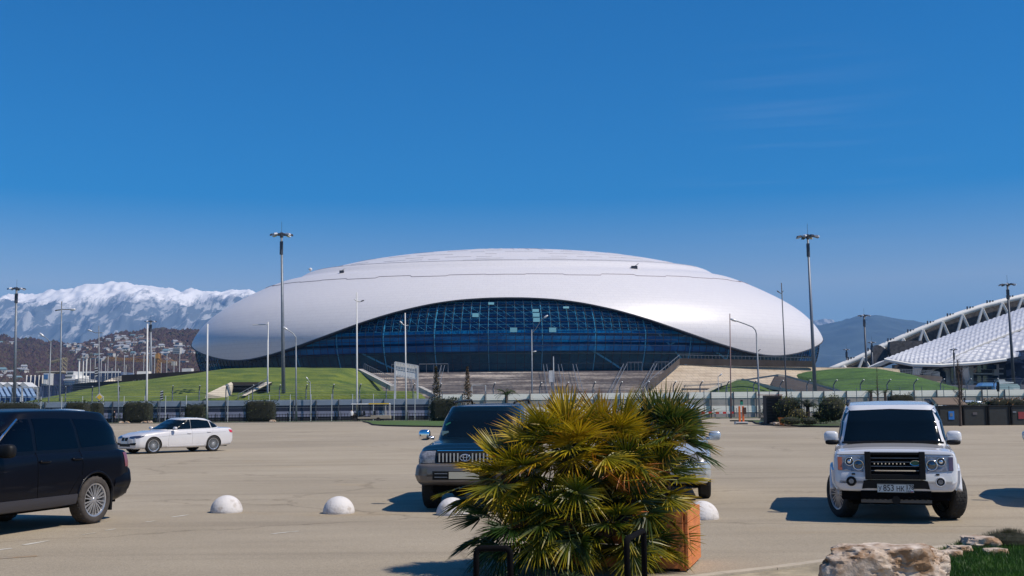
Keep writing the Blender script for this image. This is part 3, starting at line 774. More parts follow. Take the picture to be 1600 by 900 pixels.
for k in range(NS):
    ya = y0 + (y1 - y0) * k / NS; yb = y0 + (y1 - y0) * (k + 1) / NS; za = 0.2 + (9.3 - 0.2) * k / NS; zb = 0.2 + (9.3 - 0.2) * (k + 1) / NS
    A, B_ = xl(ya), xr(ya)
    b.add([(A, ya, za), (B_, ya, za), (B_, ya, zb), (A, ya, zb), (A, yb, zb), (B_, yb, zb)], [(0, 1, 2, 3), (3, 2, 5, 4)])
b.build('steps', M['stair'], st, world=True, normals=False)
b = MB(); b.add([(xl(y1), y1, 9.3), (xr(y1), y1, 9.3), (xr(y1), y1 + 9, 9.3), (xl(y1), y1 + 9, 9.3)], [(0, 1, 2, 3)]); b.build('landing', M['stair'], st, world=True)
# hand rails running down the flights
def stair_z(Y): return 0.2 + (9.3 - .2) * min(1, max(0, (Y - y0) / (y1 - y0)))
def rail(px_top, px_bot, name='handrail'):
    b = MB(); A = at(px_top, 580, y1); B_ = at(px_bot, 610, y0 + 4)
    pa = Vector((A.x, y1 - 1, 9.3)); pb = Vector((B_.x, y0 + 4, stair_z(y0 + 4)))
    for dx in (0, 0.7):
        b.tube([pa + Vector((dx, 1.5, 1.6)), pa + Vector((dx, 0, 1.5)), pb + Vector((dx, 0, 1.1))], 0.06, 4)
    for j in range(9):
        q = pa.lerp(pb, j / 8); b.cyl(q + Vector((0, 0, -.3)), q + Vector((0, 0, 1.4)), 0.05, n=4)
    b.build(name, M['steel'], st, world=True)
for a, c in ((849, 858), (872, 884), (895, 910), (974, 940), (1021, 985), (690, 672), (640, 650)): rail(a, c)
# entry rail frames at the top of the stairs
b = MB()
for p0, p1 in ((980, 1003), (1023, 1045), (612, 640), (655, 700)):
    A, B_ = at(p0, 564, 243), at(p1, 564, 243)
    b.tube([(A.x, 243, 9.3), (A.x, 243, 11.2), (B_.x, 243, 11.2), (B_.x, 243, 9.3)], 0.07, 4)
    for j in range(1, 4): x = A.x + (B_.x - A.x) * j / 4; b.cyl((x, 243, 9.3), (x, 243, 11.2), .04, n=4)
b.build('landing_rail', M['steel'], st, world=True)
# left stair cheek with thin railing
b = MB(); A = at(559, 576.5, 234); B_ = at(610, 602.5, 205)
b.prism([A, A + Vector((1.0, 0, 0)), B_ + Vector((1.0, 0, 0)), B_], (0, 0, -.9)); b.build('cheek_wall', M['concrete'], st, world=True)
b = MB()
for j in range(18):
    q = A.lerp(B_, j / 17) + Vector((1.3, 0, 0)); b.cyl(q, q + Vector((0, 0, 1.1)), .045, n=4)
b.tube([A + Vector((1.3, 0, 1.1)), B_ + Vector((1.3, 0, 1.1))], .05, 4); b.build('cheek_railing', M['steel'], st, world=True)
b = MB(); A = at(652, 603.5, 198); B_ = at(680, 617, 189); b.prism([A, A + Vector((.8, 0, 0)), B_ + Vector((.8, 0, 0)), B_], (0, 0, -.8)); b.build('cheek_wall', M['concrete'], st, world=True)

# tan stone-block retaining wall right of the stairs
tw = thing('stone_retaining_wall', 'long tan stone block wall to the right of the broad staircase', 'wall', (60, 230, 0))
def poly_face(mb, pts, Y, th=1.2, slope=0.0):
    # pixel polygon stood up at depth Y; slope leans the lower points towards the camera
    q = []
    for px, py, *yy in pts: q.append(at(px, py, yy[0] if yy else Y))
    mb.prism(q, (0, th, 0))
b = MB(); poly_face(b, [(1008, 619, 200), (1120, 619, 200), (1225, 610, 206), (1290, 590, 224), (1384, 590, 232), (1410, 592, 232), (1405, 577, 233), (1375, 574, 233), (1290, 574.3, 234), (1200, 573, 234), (1130, 571.5, 234), (1064, 570, 234)], 0, 6)
b.build('block_face', M['tan_brick'], tw, world=True)
b = MB(); b2 = MB()
cap = [at(1004, 617, 199), at(1062, 566.5, 233.4), at(1130, 568, 233.4), at(1200, 569.5, 233.4), at(1270, 571, 233.4)]
for a, c in zip(cap, cap[1:]): b.prism([a + Vector((0, -.3, 0.9)), a + Vector((0, -.3, -.35)), c + Vector((0, -.3, -.35)), c + Vector((0, -.3, 0.9))], (0, .5, 0))
b.build('parapet', M['podium_wall'], tw, world=True)
for a, c in zip(cap, cap[1:]):
    b2.tube([a + Vector((0, -.2, 1.6)), c + Vector((0, -.2, 1.6))], .06, 4)
    for j in range(12): q = a.lerp(c, j / 12); b2.cyl(q + Vector((0, -.2, .8)), q + Vector((0, -.2, 1.6)), .04, n=4)
b2.build('railing', M['steel'], tw, world=True)
# pale kerbs and dark underpass walls set in the right-hand mounds
def strip(name, label, cat, pts, wd, mt, dz=0.0, group=None):
    b = MB(); q = [at(px, py, Y) for px, py, Y in pts]
    for a, c in zip(q, q[1:]):
        b.prism([a + Vector((0, 0, dz)), c + Vector((0, 0, dz)), c + Vector((0, 0, dz - wd)), a + Vector((0, 0, dz - wd))], (0, 1.0, 0))
    return tag(b.build(name, mt), label, cat, group)
pale = mat('pale_concrete', (0.50, 0.44, 0.36), 0.85, 0, 0.08, .5)
b = MB(); poly_face(b, [(1205, 601, 196), (1212, 588, 199), (1216, 587, 199), (1228, 588.5, 199), (1318, 613.5, 188), (1318, 622, 188), (1240, 622, 188)], 0, 1.0)
und = thing('underpass_wall', 'dark sloping underpass wall with pale coping between the two right green mounds', 'wall', (50, 190, 0))
b.build('wall', M['podium_wall'], und, world=True)
def coping(parent, pts, h=0.55, d=1.4):
    b = MB(); q = [at(px, py, Y) for px, py, Y in pts]
    for a, c in zip(q, q[1:]): b.prism([a + Vector((0, -.15, h / 2)), c + Vector((0, -.15, h / 2)), c + Vector((0, -.15, -h / 2)), a + Vector((0, -.15, -h / 2))], (0, d, 0))
    b.build('coping', pale, parent, world=True)
coping(und, [(1216, 587, 198.8), (1228, 588.5, 198.8), (1318, 613.5, 187.8)])
coping(und, [(1160, 594, 195.5), (1200, 604, 191), (1245, 613.5, 187.5)])
coping(und, [(1100, 614, 188), (1125, 602, 192), (1150, 594.5, 196), (1162, 593, 196)], .4)
coping(und, [(1215, 586, 201), (1162, 594, 205), (1120, 600, 206), (1070, 603, 206)], .3)
# left tunnel mouth in the mound
tm = thing('tunnel_entrance', 'square dark tunnel mouth with pale splayed concrete walls in the left green mound', 'tunnel', tuple(Vector((at(385, 610, 190).x, 190, 0))))
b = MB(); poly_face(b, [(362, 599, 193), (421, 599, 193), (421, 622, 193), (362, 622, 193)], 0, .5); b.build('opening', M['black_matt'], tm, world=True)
b = MB(); poly_face(b, [(361, 597, 192), (423, 597, 192), (423, 602, 192), (361, 602, 192)], 0, 1); b.build('lintel', M['podium_wall'], tm, world=True)
b = MB(); poly_face(b, [(361, 597, 191.8), (363.5, 600, 191.8), (359, 622, 190), (320, 622, 185.5), (322, 615.5, 185.5)], 0, .8); b.build('wing_wall', pale, tm, world=True)
b = MB(); poly_face(b, [(415, 597, 191.8), (425, 597, 191.8), (384, 618, 185.3), (378, 618, 185.3)], 0, 1.2); b.build('wing_wall', pale, tm, world=True)
b = MB(); A, B_ = at(419, 591, 191), at(372, 616, 184.5); b.tube([A, B_], .06, 4); b.tube([A - Vector((0, 0, .4)), B_ - Vector((0, 0, .4))], .04, 4)
for j in range(7): q = A.lerp(B_, j / 6); b.cyl(q, q - Vector((0, 0, 1)), .05, n=4)
b.build('handrail', M['steel'], tm, world=True)
# podium service face and ramp at the far left
b = MB(); rp = thing('podium_ramp', 'pale curved ramp descending from the far left end of the dark podium', 'ramp', tuple(Vector((at(165, 600, 300).x, 300, 0))))
poly_face(b, [(191, 587, 300), (191, 603, 300), (178, 606, 300), (165, 608, 298), (148, 613, 294), (146, 604, 294), (160, 597, 297), (175, 591, 300)], 0, 4); b.build('ramp_wall', pale, rp, world=True)
b = MB()
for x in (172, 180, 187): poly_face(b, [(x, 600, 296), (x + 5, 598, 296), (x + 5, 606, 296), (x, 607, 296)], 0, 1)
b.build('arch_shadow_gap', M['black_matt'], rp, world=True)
sv = thing('service_front', 'dark glazed doors in the podium wall above the left end of the green mound', 'building', tuple(Vector((at(222, 600, 247).x, 247, 0))))
b = MB(); poly_face(b, [(190, 586, 250), (330, 578.5, 246), (330, 590, 246), (248, 603, 246), (190, 610, 250)], 0, 1.2); b.build('wall', M['podium_wall'], sv, world=True)
b = MB(); poly_face(b, [(211, 594, 245.6), (246, 594, 245.6), (246, 606, 245.6), (211, 607, 245.6)], 0, .3); b.build('glazing', M['glass_tint'], sv, world=True)
b = MB()
for x in (211, 217, 223, 229, 235, 241, 246): A = at(x, 594, 245.4); b.box((A.x, 245.4, A.z - .8), (.12, .12, 1.9))
b.build('door_frame', M['steel'], sv, world=True)
b = MB(); poly_face(b, [(191, 601, 247), (208, 595, 247), (209, 607, 247), (192, 609, 247)], 0, .5); b.build('pale_pier', pale, sv, world=True)

# ================================================================== TRACK BARRIER, FENCES
def band_mat(nm, c, v=.08): return mat(nm, c, 0.6, 0, v, 0.6)
def zat(py, Y, px=800): return at(800, py, Y).z
Yb_ = 167.0
bl = thing('track_barrier', 'grey and dark banded track barrier along the left half, behind the clipped hedges', 'barrier', (-40, Yb_, 0))
XS = at(682, 630, Yb_).x
xL, xR = -125, 130
def bandbox(parent, nm, x0, x1, z0, z1, mt, dy=0.0, th=0.3):
    b = MB(); b.box(((x0 + x1) / 2, Yb_ + dy + th / 2, (z0 + z1) / 2), (abs(x1 - x0), th, z1 - z0)); return b.build(nm, mt, parent, world=True)
bandbox(bl, 'upper_panel', xL, XS, 2.30, 3.12, band_mat('panel_blue_grey', (0.24, 0.28, 0.36)))
bandbox(bl, 'dark_panel', xL, XS, 1.42, 2.30, mat('panel_navy', (0.022, 0.025, 0.05), 0.5), 0.05)
bandbox(bl, 'lower_panel', xL, XS, 0.62, 1.42, band_mat('panel_lilac_grey', (0.25, 0.25, 0.34)))
bandbox(bl, 'base_panel', xL, XS, -.02, 0.62, mat('panel_base', (0.03, 0.03, 0.035), 0.8), 0.05)
br_ = thing('white_track_barrier', 'white and grey banded track barrier along the right half in front of the staircase', 'barrier', (40, Yb_, 0))
bandbox(br_, 'upper_panel', XS, xR, 2.82, 3.72, band_mat('panel_white', (0.92, 0.86, 0.78), .03))
bandbox(br_, 'grey_panel', XS, xR, 1.68, 2.82, band_mat('panel_grey', (0.34, 0.31, 0.29), .15), 0.05)
bandbox(br_, 'lower_panel', XS, xR, 0.72, 1.68, band_mat('panel_white_low', (0.90, 0.83, 0.74), .04))
bandbox(br_, 'base_panel', XS, xR, -.02, 0.72, mat('panel_low_grey', (0.34, 0.30, 0.27), 0.8), 0.05)
def barrier_posts(parent, xa, xb, step, ztop, dark=True):
    x = xa; k = 0
    while x < xb:
        b = MB(); b.box((x, Yb_ - 0.15, ztop / 2), (0.14, 0.2, ztop)); 
        b.tube([(x + 0.35, Yb_ - .9, 0.1), (x + .35, Yb_ - .3, 1.35)], 0.07, 4); b.build('post', M['steel_dark'] if dark else M['steel'], parent, world=True); x += step; k += 1
barrier_posts(bl, xL + 2, XS, 3.35, 3.1); barrier_posts(br_, XS + .5, xR, 3.35, 3.75, True)
# thin catch-fence poles just in front, pale
def fence_thing(nm, label, x0, x1, Y, step, z0, z1, r, mt, wires, wr=0.016, curved=0.0, panel=None):
    t = thing(nm, label, 'fence', ((x0 + x1) / 2, Y, 0)); x = x0; 
    while x <= x1:
        b = MB(); pts = [(x, Y, z0), (x, Y, z1)]
        if curved: pts += [(x + 0.15, Y - curved * .4, z1 + .45), (x + .35, Y - curved, z1 + .8)]
        b.tube(pts, r, 6); b.build('post', mt, t, world=True); x += step
    b = MB()
    for z in wires: b.tube([(x0, Y, z), (x1, Y, z)], wr, 4)
    if curved:
        for q in (.3, .6, .95): b.tube([(x0, Y - curved * q, z1 + .8 * q), (x1, Y - curved * q, z1 + .8 * q)], wr, 4)
    b.build('wires', mt, t, world=True)
    return t
fence_thing('safety_fence', 'thin pale poled wire fence standing in front of the grey banded barrier', -112, XS - 1, 165.2, 3.05, 0, 3.9, 0.055, M['steel_white'], [1.0, 2, 3, 3.8], .012)
fence_thing('safety_fence', 'thin dark poled wire fence standing in front of the white banded barrier', XS + 1, 112, 165.2, 3.2, 0, 4.2, 0.05, M['steel'], [1.0, 2, 3, 4.0], .014)
fence_thing('catch_fence', 'curved-top debris fence across the track, in front of the left green mound', -125, 0, 183.0, 4.35, 0, 4.9, 0.10, M['steel'], [3.0 + .32 * k for k in range(7)], .022, 0.9)
fence_thing('catch_fence', 'curved-top debris fence across the track, from the stone staircase to the white stadium', 4.35, 128, 183.0, 4.35, 0, 4.9, 0.10, M['steel'], [3.0 + .32 * k for k in range(7)], .022, 0.9)
# low dark picket fence in front, left half
lf = thing('picket_fence', 'low dark metal picket fence at the foot of the grey banded barrier', 'fence', (-50, 160, 0))
b = MB(); x = -118
while x < XS:
    b.box((x, 160, .55), (0.05, 0.05, 1.1)); x += 0.42
tag(b.build('pickets', M['black'], lf, world=True), kind='stuff')
b = MB(); b.box(((XS - 118) / 2, 160, 1.0), (XS + 118, .06, .06)); b.box(((XS - 118) / 2, 160, .25), (XS + 118, .06, .06)); b.build('rail', M['black'], lf, world=True)
x = -117
while x < XS: 
    b = MB(); b.box((x, 159.95, .6), (.1, .1, 1.25)); b.build('post', M['black'], lf, world=True); x += 3.4
# low wall strip right side with grass, red and white guard rail
gr = thing('guard_rail', 'red and white striped guard rail beyond the parking lot, right of the big palm', 'guard rail', tuple(at(1120, 645, 156)*1.0)); 
ax, bx_ = at(1090, 643, 156).x, at(1146, 643, 156).x; n_ = 10
for k in range(n_):
    b = MB(); x0 = ax + (bx_ - ax) * k / n_; x1 = ax + (bx_ - ax) * (k + 1) / n_
    b.box(((x0 + x1) / 2, 156, .75), (x1 - x0, .1, .3)); b.build('rail_segment', M['red'] if k % 2 else M['steel_white'], gr, world=True)
for x in (ax + .5, (ax + bx_) / 2, bx_ - .5):
    b = MB(); b.box((x, 156.1, .4), (.1, .08, .85)); b.build('post', M['steel'], gr, world=True)
sheet('pavement', [(at(1080, 640, 156).x, 151.5), (60, 151.5), (60, 155), (at(1080, 640, 156).x, 155)], -.004, M['concrete'])
# ================================================================== RIGHT STADIUM
sd = thing('white_stadium', 'white shell-roofed stadium with a quilted roof and an arched truss at the right edge', 'stadium', (190, 430, 0))
M['cushion'] = mat('roof_cushion', (0.40, 0.42, 0.49), 0.5, 0, 0.03, .3)
M['st_white'] = mat('stadium_white', (0.72, 0.70, 0.67), 0.6, 0, 0.05, .2)
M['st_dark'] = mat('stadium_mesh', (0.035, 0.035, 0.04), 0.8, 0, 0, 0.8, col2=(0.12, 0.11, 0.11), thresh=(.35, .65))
M['st_glass'] = mat('stadium_glass', (0.02, 0.035, 0.06), 0.1, spec=.7)
def quilt(nm, top, bot, na, nb, mt, bulge, sub_=4):
    # top / bot: edges as (px,py,Y); na cushions along, nb down
    def edge(tab, u):
        x = tab[0][0] + (tab[-1][0] - tab[0][0]) * u
        return at(x, interp([(a, c) for a, c, d in tab], x), interp([(a, d) for a, c, d in tab], x))
    def fn(u, v):
        A, B_ = edge(top, u), edge(bot, u); p = A.lerp(B_, v)
        n_ = Vector((-.25, -.55, .8))
        bu = abs(math.sin((u * na + v * 1.5) * math.pi)) ** .6 * abs(math.sin(v * nb * math.pi)) ** .4
        sag = math.sin(v * math.pi) * (A - B_).length * 0.06
        return p + n_ * (bu * bulge + sag)
    b = MB(); b.grid(fn, na * sub_, nb * sub_); return b.build(nm, mt, sd, smooth=True, world=True)
quilt('upper_roof', [(1384, 561.5, 400), (1430, 543, 412), (1500, 517, 430), (1560, 496, 445), (1600, 482, 455), (1760, 430, 490)],
      [(1386, 562, 398), (1425, 568.5, 396), (1468, 569.5, 396), (1530, 540, 405), (1600, 512, 415), (1760, 450, 440)], 52, 9, M['cushion'], 0.7)
quilt('lower_roof', [(1474, 568, 394), (1530, 543.5, 402), (1600, 516, 412), (1760, 457, 436)], [(1472, 569.5, 392), (1530, 566, 392), (1570, 561, 392), (1625, 551, 392), (1760, 530, 392)], 24, 6, M['cushion'], 0.9)
b = MB(); q = [at(1468, 569.5, 393.5), at(1530, 541.5, 402.5), at(1600, 513.5, 412.5), at(1760, 453, 437)]
b.tube(q, .55, 5); b.build('gutter_line', M['steel_dark'], sd, world=True)
b = MB(); q = [at(1382, 562, 396), at(1425, 570, 391), at(1470, 571, 390), at(1530, 567.5, 390), at(1572, 562, 390)]; b.tube(q, .6, 6); b.build('eave', M['st_white'], sd, world=True)
# soffit underneath so that no sky shows
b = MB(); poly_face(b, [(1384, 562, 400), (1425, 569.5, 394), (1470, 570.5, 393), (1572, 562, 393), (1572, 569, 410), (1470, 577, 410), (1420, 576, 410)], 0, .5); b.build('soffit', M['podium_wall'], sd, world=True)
# arch truss
ch = [(1285, 583), (1310, 573), (1340, 561), (1380, 541), (1420, 523), (1460, 506), (1500, 491), (1540, 478), (1580, 468), (1640, 455), (1760, 436)]
Yt = 470
cp = [at(a, c, Yt) for a, c in ch]
b = MB(); b.tube(cp, 1.05, 8); b.tube([p + Vector((0, 1, .5)) for p in cp], .8, 6); b.build('arch_chord', M['st_white'], sd, world=True, smooth=True)
b = MB()
low = [(1300, 584), (1360, 572), (1390, 560), (1440, 541), (1500, 517), (1560, 496), (1600, 482), (1760, 432)]
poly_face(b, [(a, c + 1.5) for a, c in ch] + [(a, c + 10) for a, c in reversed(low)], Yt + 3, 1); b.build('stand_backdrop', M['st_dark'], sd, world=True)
px = 1318
def chy(x): return interp(ch, x)
def lowy(x): return interp(low, x) + 4
while px < 1700:
    for dx in (-9, 11):
        b = MB(); b.tube([at(px, chy(px) + 2, Yt - 1), at(px + dx, lowy(px + dx), Yt - 1)], .62, 5); b.build('arch_strut', M['st_white'], sd, world=True)
    px += 31
px = 1330
while px < 1700:
    c = at(px, chy(px) - 1.5, Yt); b = MB()
    for k in (-1.2, 0, 1.2): b.box((c.x + k, c.y, c.z + .6), (.5, .5, 1.8))
    b.build('arch_light', M['steel_dark'], sd, world=True); px += 31
b = MB(); poly_face(b, [(1390, 545), (1391, 534), (1396, 533), (1440, 532), (1447, 545), (1424, 556), (1395, 566)], 440, 3); b.build('scaffold_stand', M['st_dark'], sd, world=True)
b = MB(); poly_face(b, [(1366, 568), (1364, 545), (1370, 539), (1376, 540), (1388, 548), (1388, 562), (1372, 572)], 442, 3); b.build('scaffold_stand', M['st_dark'], sd, world=True)
b = MB(); poly_face(b, [(1390, 566, 400), (1376, 572, 402), (1352, 576, 405), (1376, 565, 403), (1386, 562, 400)], 0, 2); b.build('roof_tip', M['st_white'], sd, world=True)
# facade under the eave
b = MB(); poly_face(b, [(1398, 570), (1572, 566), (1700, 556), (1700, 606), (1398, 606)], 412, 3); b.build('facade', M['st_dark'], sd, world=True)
for x, wd, ya in ((1480, 12, 568), (1512, 9, 569), (1556, 5, 568), (1452, 2, 571), (1490, 4, 570)):
    b = MB(); poly_face(b, [(x - wd/2, ya, 408), (x + wd, ya, 408), (x + wd, 604, 408), (x - wd/2, 604, 408)], 0, 2); b.build('pillar', M['st_white'], sd, world=True)
b = MB()
poly_face(b, [(1398, 596, 407.5), (1568, 596, 407.5), (1568, 598, 407.5), (1398, 598, 407.5)], 0, 1)
poly_face(b, [(1500, 576, 407.6), (1568, 575, 407.6), (1568, 577, 407.6), (1500, 578, 407.6)], 0, 1)
poly_face(b, [(1520, 583, 407.6), (1568, 583, 407.6), (1568, 585, 407.6), (1520, 585, 407.6)], 0, 1)
poly_face(b, [(1436, 590, 407.2), (1450, 580, 407.2), (1466, 571.5, 407.2), (1474, 571, 407.2), (1474, 574, 407.2), (1462, 577, 407.2), (1440, 596, 407.2)], 0, 1)
b.build('ledge', M['st_white'], sd, world=True)
for x0, y0_, x1, y1_ in ((1527, 571, 1533, 582), (1536, 570, 1557, 577), (1536, 587, 1560, 597), (1527, 587, 1533, 597), (1486, 571, 1490, 600), (1446, 588, 1458, 598), (1460, 580, 1478, 602), (1420, 582, 1436, 596)):
    b = MB(); poly_face(b, [(x0, y0_, 407.0), (x1, y0_, 407.0), (x1, y1_, 407.0), (x0, y1_, 407.0)], 0, .4); b.build('window', M['st_glass'], sd, world=True)
for x0, x1 in ((1434, 1428), (1506, 1512)):
    b = MB(); b.tube([at(x0 - 3, 573, 395), at(x1, 602, 400)], 1.0, 6); b.tube([at(x0 + 3, 573, 395), at(x1, 602, 400)], 1.0, 6); b.build('leaning_column', M['st_white'], sd, world=True)
# dark swirl-patterned glass wall
sw = mat('swirl_glass', (0.012, 0.022, 0.055), 0.25, 0, 0, 0.12, col2=(0.10, 0.12, 0.19), thresh=(.50, .54), stretch=(.5, 1, 3.2), detail=2, spec=.6)
b = MB(); b.grid(lambda u, v: at(1567 + 160 * u, 0, 385).xy.to_3d() + Vector((0, 14 - 16 * math.sin(min(1, u * 4) * math.pi / 2), 1 + (19.5 + 2.0 * min(1, u * 3) - 1) * v + 0)), 30, 12)
b.build('swirl_wall', sw, sd, world=True, smooth=True)
b = MB(); poly_face(b, [(1398, 602), (1740, 600), (1740, 640), (1398, 640)], 380, 30); b.build('base_deck', mat('stadium_base', (.16, .16, .19), .8, 0, .2, .3), sd, world=True)
# curved tan ramp between mound and stadium
cr_ = thing('curved_ramp_wall', 'curved tan ramp wall between the right green mound and the white stadium', 'wall', tuple(Vector((at(1440, 600, 240).x, 240, 0))))
b = MB(); poly_face(b, [(1345, 574.5, 250), (1405, 577.5, 250), (1405, 590, 250), (1360, 584, 250)], 0, 3); b.build('wall', M['tan_brick'], cr_, world=True)
b = MB(); poly_face(b, [(1405, 584, 248), (1420, 588, 244), (1435, 594, 238), (1445, 602, 233), (1450, 613, 230), (1440, 613, 230), (1437, 606, 233), (1428, 600, 238), (1405, 592, 248)], 0, 2); b.build('ramp_wall', M['podium_wall'], cr_, world=True)
coping(cr_, [(1405, 586, 246), (1420, 589, 242), (1434, 594.5, 237), (1443, 601, 232), (1448, 611, 229)], .8, 1.5)
b = MB(); poly_face(b, [(1440, 604, 229), (1448, 603, 229), (1452, 615, 229), (1441, 615, 229)], 0, 1.5); poly_face(b, [(1452, 609, 228), (1460, 609, 228), (1463, 615, 228), (1452, 615, 228)], 0, 1.5); b.build('end_pier', pale, cr_, world=True)
b = MB(); poly_face(b, [(1464, 596, 262), (1469, 596, 262), (1476, 608, 262), (1468, 609, 262)], 0, 1.4); tag(b.build('tan_block', mat('tan_block', (.55, .42, .28), .8, 0, .1, .5)), 'leaning tan slab on the stadium forecourt beyond the fence', 'slab')
# kiosks by the stadium
kb = thing('blue_kiosk', 'small kiosk with a bright blue canopy beyond the fence at right', 'kiosk', tuple(Vector((at(1548, 605, 215).x, 215, 0))))
b = MB(); poly_face(b, [(1537, 598), (1560, 598), (1556, 603.5), (1532, 603.5)], 214, 2.4); b.build('canopy', mat('sky_blue_panel', (.16, .38, .75), .5), kb, world=True)
b = MB(); poly_face(b, [(1532, 604), (1564, 603), (1564, 625), (1532, 625)], 215.5, 3); b.build('body', mat('navy_panel', (.03, .04, .12), .5), kb, world=True)
b = MB(); poly_face(b, [(1552, 603), (1556, 603), (1556, 625), (1552, 625)], 213.6, .8); b.build('side_panel', mat('sky_blue_panel2', (.2, .42, .75), .5), kb, world=True)
kw = thing('pale_kiosk', 'pale green and white booth with a slanted roof right of the blue kiosk', 'kiosk', tuple(Vector((at(1580, 605, 215).x, 215, 0))))
b = MB(); poly_face(b, [(1562, 600), (1590, 600), (1595, 605), (1596, 625), (1562, 625)], 215, 3); b.build('body', mat('pale_green_panel', (.38, .5, .5), .5), kw, world=True)
b = MB(); poly_face(b, [(1560, 593), (1570, 593), (1571, 596), (1584, 597), (1584, 599), (1562, 600)], 216, 2); b.build('roof', M['steel_white'], kw, world=True)
b = MB(); poly_face(b, [(1584, 607), (1593, 607), (1593, 612), (1584, 612)], 214.6, .3); b.build('window', M['st_white'], kw, world=True)

# ================================================================== LEFT DISTANCE
M['h_wall'] = mat('house_wall_white', (0.50, 0.48, 0.45), 0.9)
M['h_wall2'] = mat('house_wall_cream', (0.42, 0.34, 0.27), 0.9)
M['h_roof'] = mat('house_roof_brown', (0.13, 0.085, 0.07), 0.9); M['h_roof2'] = mat('house_roof_grey', (0.25, 0.26, 0.29), 0.8); M['h_roof3'] = mat('house_roof_blue', (0.12, 0.20, 0.24), 0.8)
def house(mw, mr, nm_lab):
    t = thing('hillside_house', nm_lab, 'house', (0, 0, 0), 0, 'houses scattered over the wooded hill')
    b = MB(); b.box((0, 0, 3), (12, 9, 9)); b.build('wall', mw, t)
    b = MB(); b.prism([(-6.6, -5.2, 7.5), (6.6, -5.2, 7.5), (4.5, 0, 10.8), (-4.5, 0, 10.8)], (0, 0.01, 0)); b.v[:] = []; b.f[:] = []; b.mi[:] = []
    b.add([(-6.6, -5.2, 7.5), (6.6, -5.2, 7.5), (6.6, 5.2, 7.5), (-6.6, 5.2, 7.5), (-5, 0, 10.8), (5, 0, 10.8)], [(0, 1, 5, 4), (1, 2, 5), (2, 3, 4, 5), (3, 0, 4), (0, 3, 2, 1)])
    b.build('roof', mr, t)
    b = MB(); b.box((-2.5, -4.55, 4.5), (1.6, .1, 1.8)); b.build('window', M['st_glass'], t)
    b = MB(); b.box((2.5, -4.55, 4.5), (1.6, .1, 1.8)); b.build('window', M['st_glass'], t)
    return t
hk = [house(M['h_wall'], M['h_roof2'], 'tiny white house with a grey roof on the wooded hill'), house(M['h_wall'], M['h_roof'], 'tiny white house with a brown roof on the wooded hill'),
      house(M['h_wall2'], M['h_roof'], 'tiny cream house with a brown roof on the wooded hill'), house(M['h_wall'], M['h_roof3'], 'tiny white house with a blue-green roof on the wooded hill')]
used = [False] * 4; r_ = random.Random(11); nh = 0
spots = []
clusters = [((130, 545), (30, 6), 22), ((185, 545), (26, 12), 42), ((215, 536), (16, 5), 22), ((255, 552), (40, 10), 40), ((120, 552), (18, 8), 12), ((280, 560), (25, 9), 16), ((15, 540), (14, 4), 5), ((180, 532), (20, 4), 8), ((20, 588), (24, 8), 12), ((150, 560), (30, 8), 14)]
for (cx, cy), (sx, sy), n_ in clusters:
    for k in range(n_): spots.append((cx + r_.gauss(0, sx * .6), cy + r_.gauss(0, sy * .6)))
for px, py in spots:
    h = hill_t.ray_cast(Vector((0, 0, CAMZ)), ray(px, py).normalized())
    if h[0] is None or px > 318: continue
    k = r_.choice([0, 0, 1, 2, 3, 1, 0, 0, 0, 2, 0]); o = hk[k] if not used[k] else copy_tree(hk[k])
    o.location = h[0] + Vector((0, 0, 1.2)); o.rotation_euler = (0, 0, r_.uniform(-.8, .8)); s = r_.uniform(.45, .95); o.scale = (s, s, s * r_.uniform(.7, 1.1)); used[k] = True
# hotel block on the ridge, right
t = thing('hill_hotel', 'pale multi-storey block on the hill just left of the arena', 'building', tuple(at(277, 548, 1500)))
b = MB(); c = at(277, 548, 1500); b.box((c.x, c.y, c.z), (9.5, 8, 8)); b.build('wall', M['h_wall'], t, world=True)
for k in range(3):
    b = MB(); b.box((c.x, c.y - 4.1, c.z - 2.4 + 2.3 * k), (8.6, .2, .9)); b.build('window', M['st_glass'], t, world=True)

YC = 560.0
def blk(px0, py0, px1, py1, Y, d, mt, parent, nm):
    b = MB(); A, B_ = at(px0, py1, Y), at(px1, py0, Y); b.box(((A.x + B_.x) / 2, Y + d / 2, (A.z + B_.z) / 2), (abs(B_.x - A.x), d, abs(B_.z - A.z))); return b.build(nm, mt, parent, world=True)
M['navy'] = mat('navy_cladding', (0.035, 0.045, 0.10), .5, 0, .3, .2); M['bluegrey'] = mat('blue_grey_cladding', (.10, .13, .22), .5, 0, .3, .15)
fb = thing('finned_building', 'dark blue building with white vertical fins at the far left', 'building', tuple(Vector((at(52, 600, YC).x, YC, 0))))
blk(38, 588, 67, 640, YC, 20, M['navy'], fb, 'wall'); blk(28, 601, 50, 640, YC - 6, 6, M['bluegrey'], fb, 'annex')
for x in (40, 46.5, 53, 59.5, 65): blk(x, 586, x + 1.3, 606, YC - 1, 1.5, M['st_white'], fb, 'fin')
blk(56, 580, 96, 581.8, YC, 22, mat('flat_roof_tan', (.45, .40, .32), .8), fb, 'roof')
wf = thing('white_frame_building', 'building with a large white portal frame and blue window right of the finned one', 'building', tuple(Vector((at(72, 600, YC).x, YC - 6, 0))))
blk(66, 583, 76, 640, YC - 8, 8, M['steel_white'], wf, 'wall'); blk(68, 585, 74.5, 592, YC - 8.5, .6, mat('blue_window', (.06, .16, .35), .2), wf, 'window'); blk(76, 584, 97, 606, YC - 2, 10, M['navy'], wf, 'side_wing'); blk(68, 593, 73, 600, YC - 8.4, .5, M['st_white'], wf, 'panel'); blk(57, 604, 66, 640, YC - 8, 6, M['bluegrey'], wf, 'lower_wing'); 
tb = thing('tiered_white_building', 'tiered white building with banded decks behind the street lamps at left', 'building', tuple(Vector((at(110, 600, YC).x, YC, 0))))
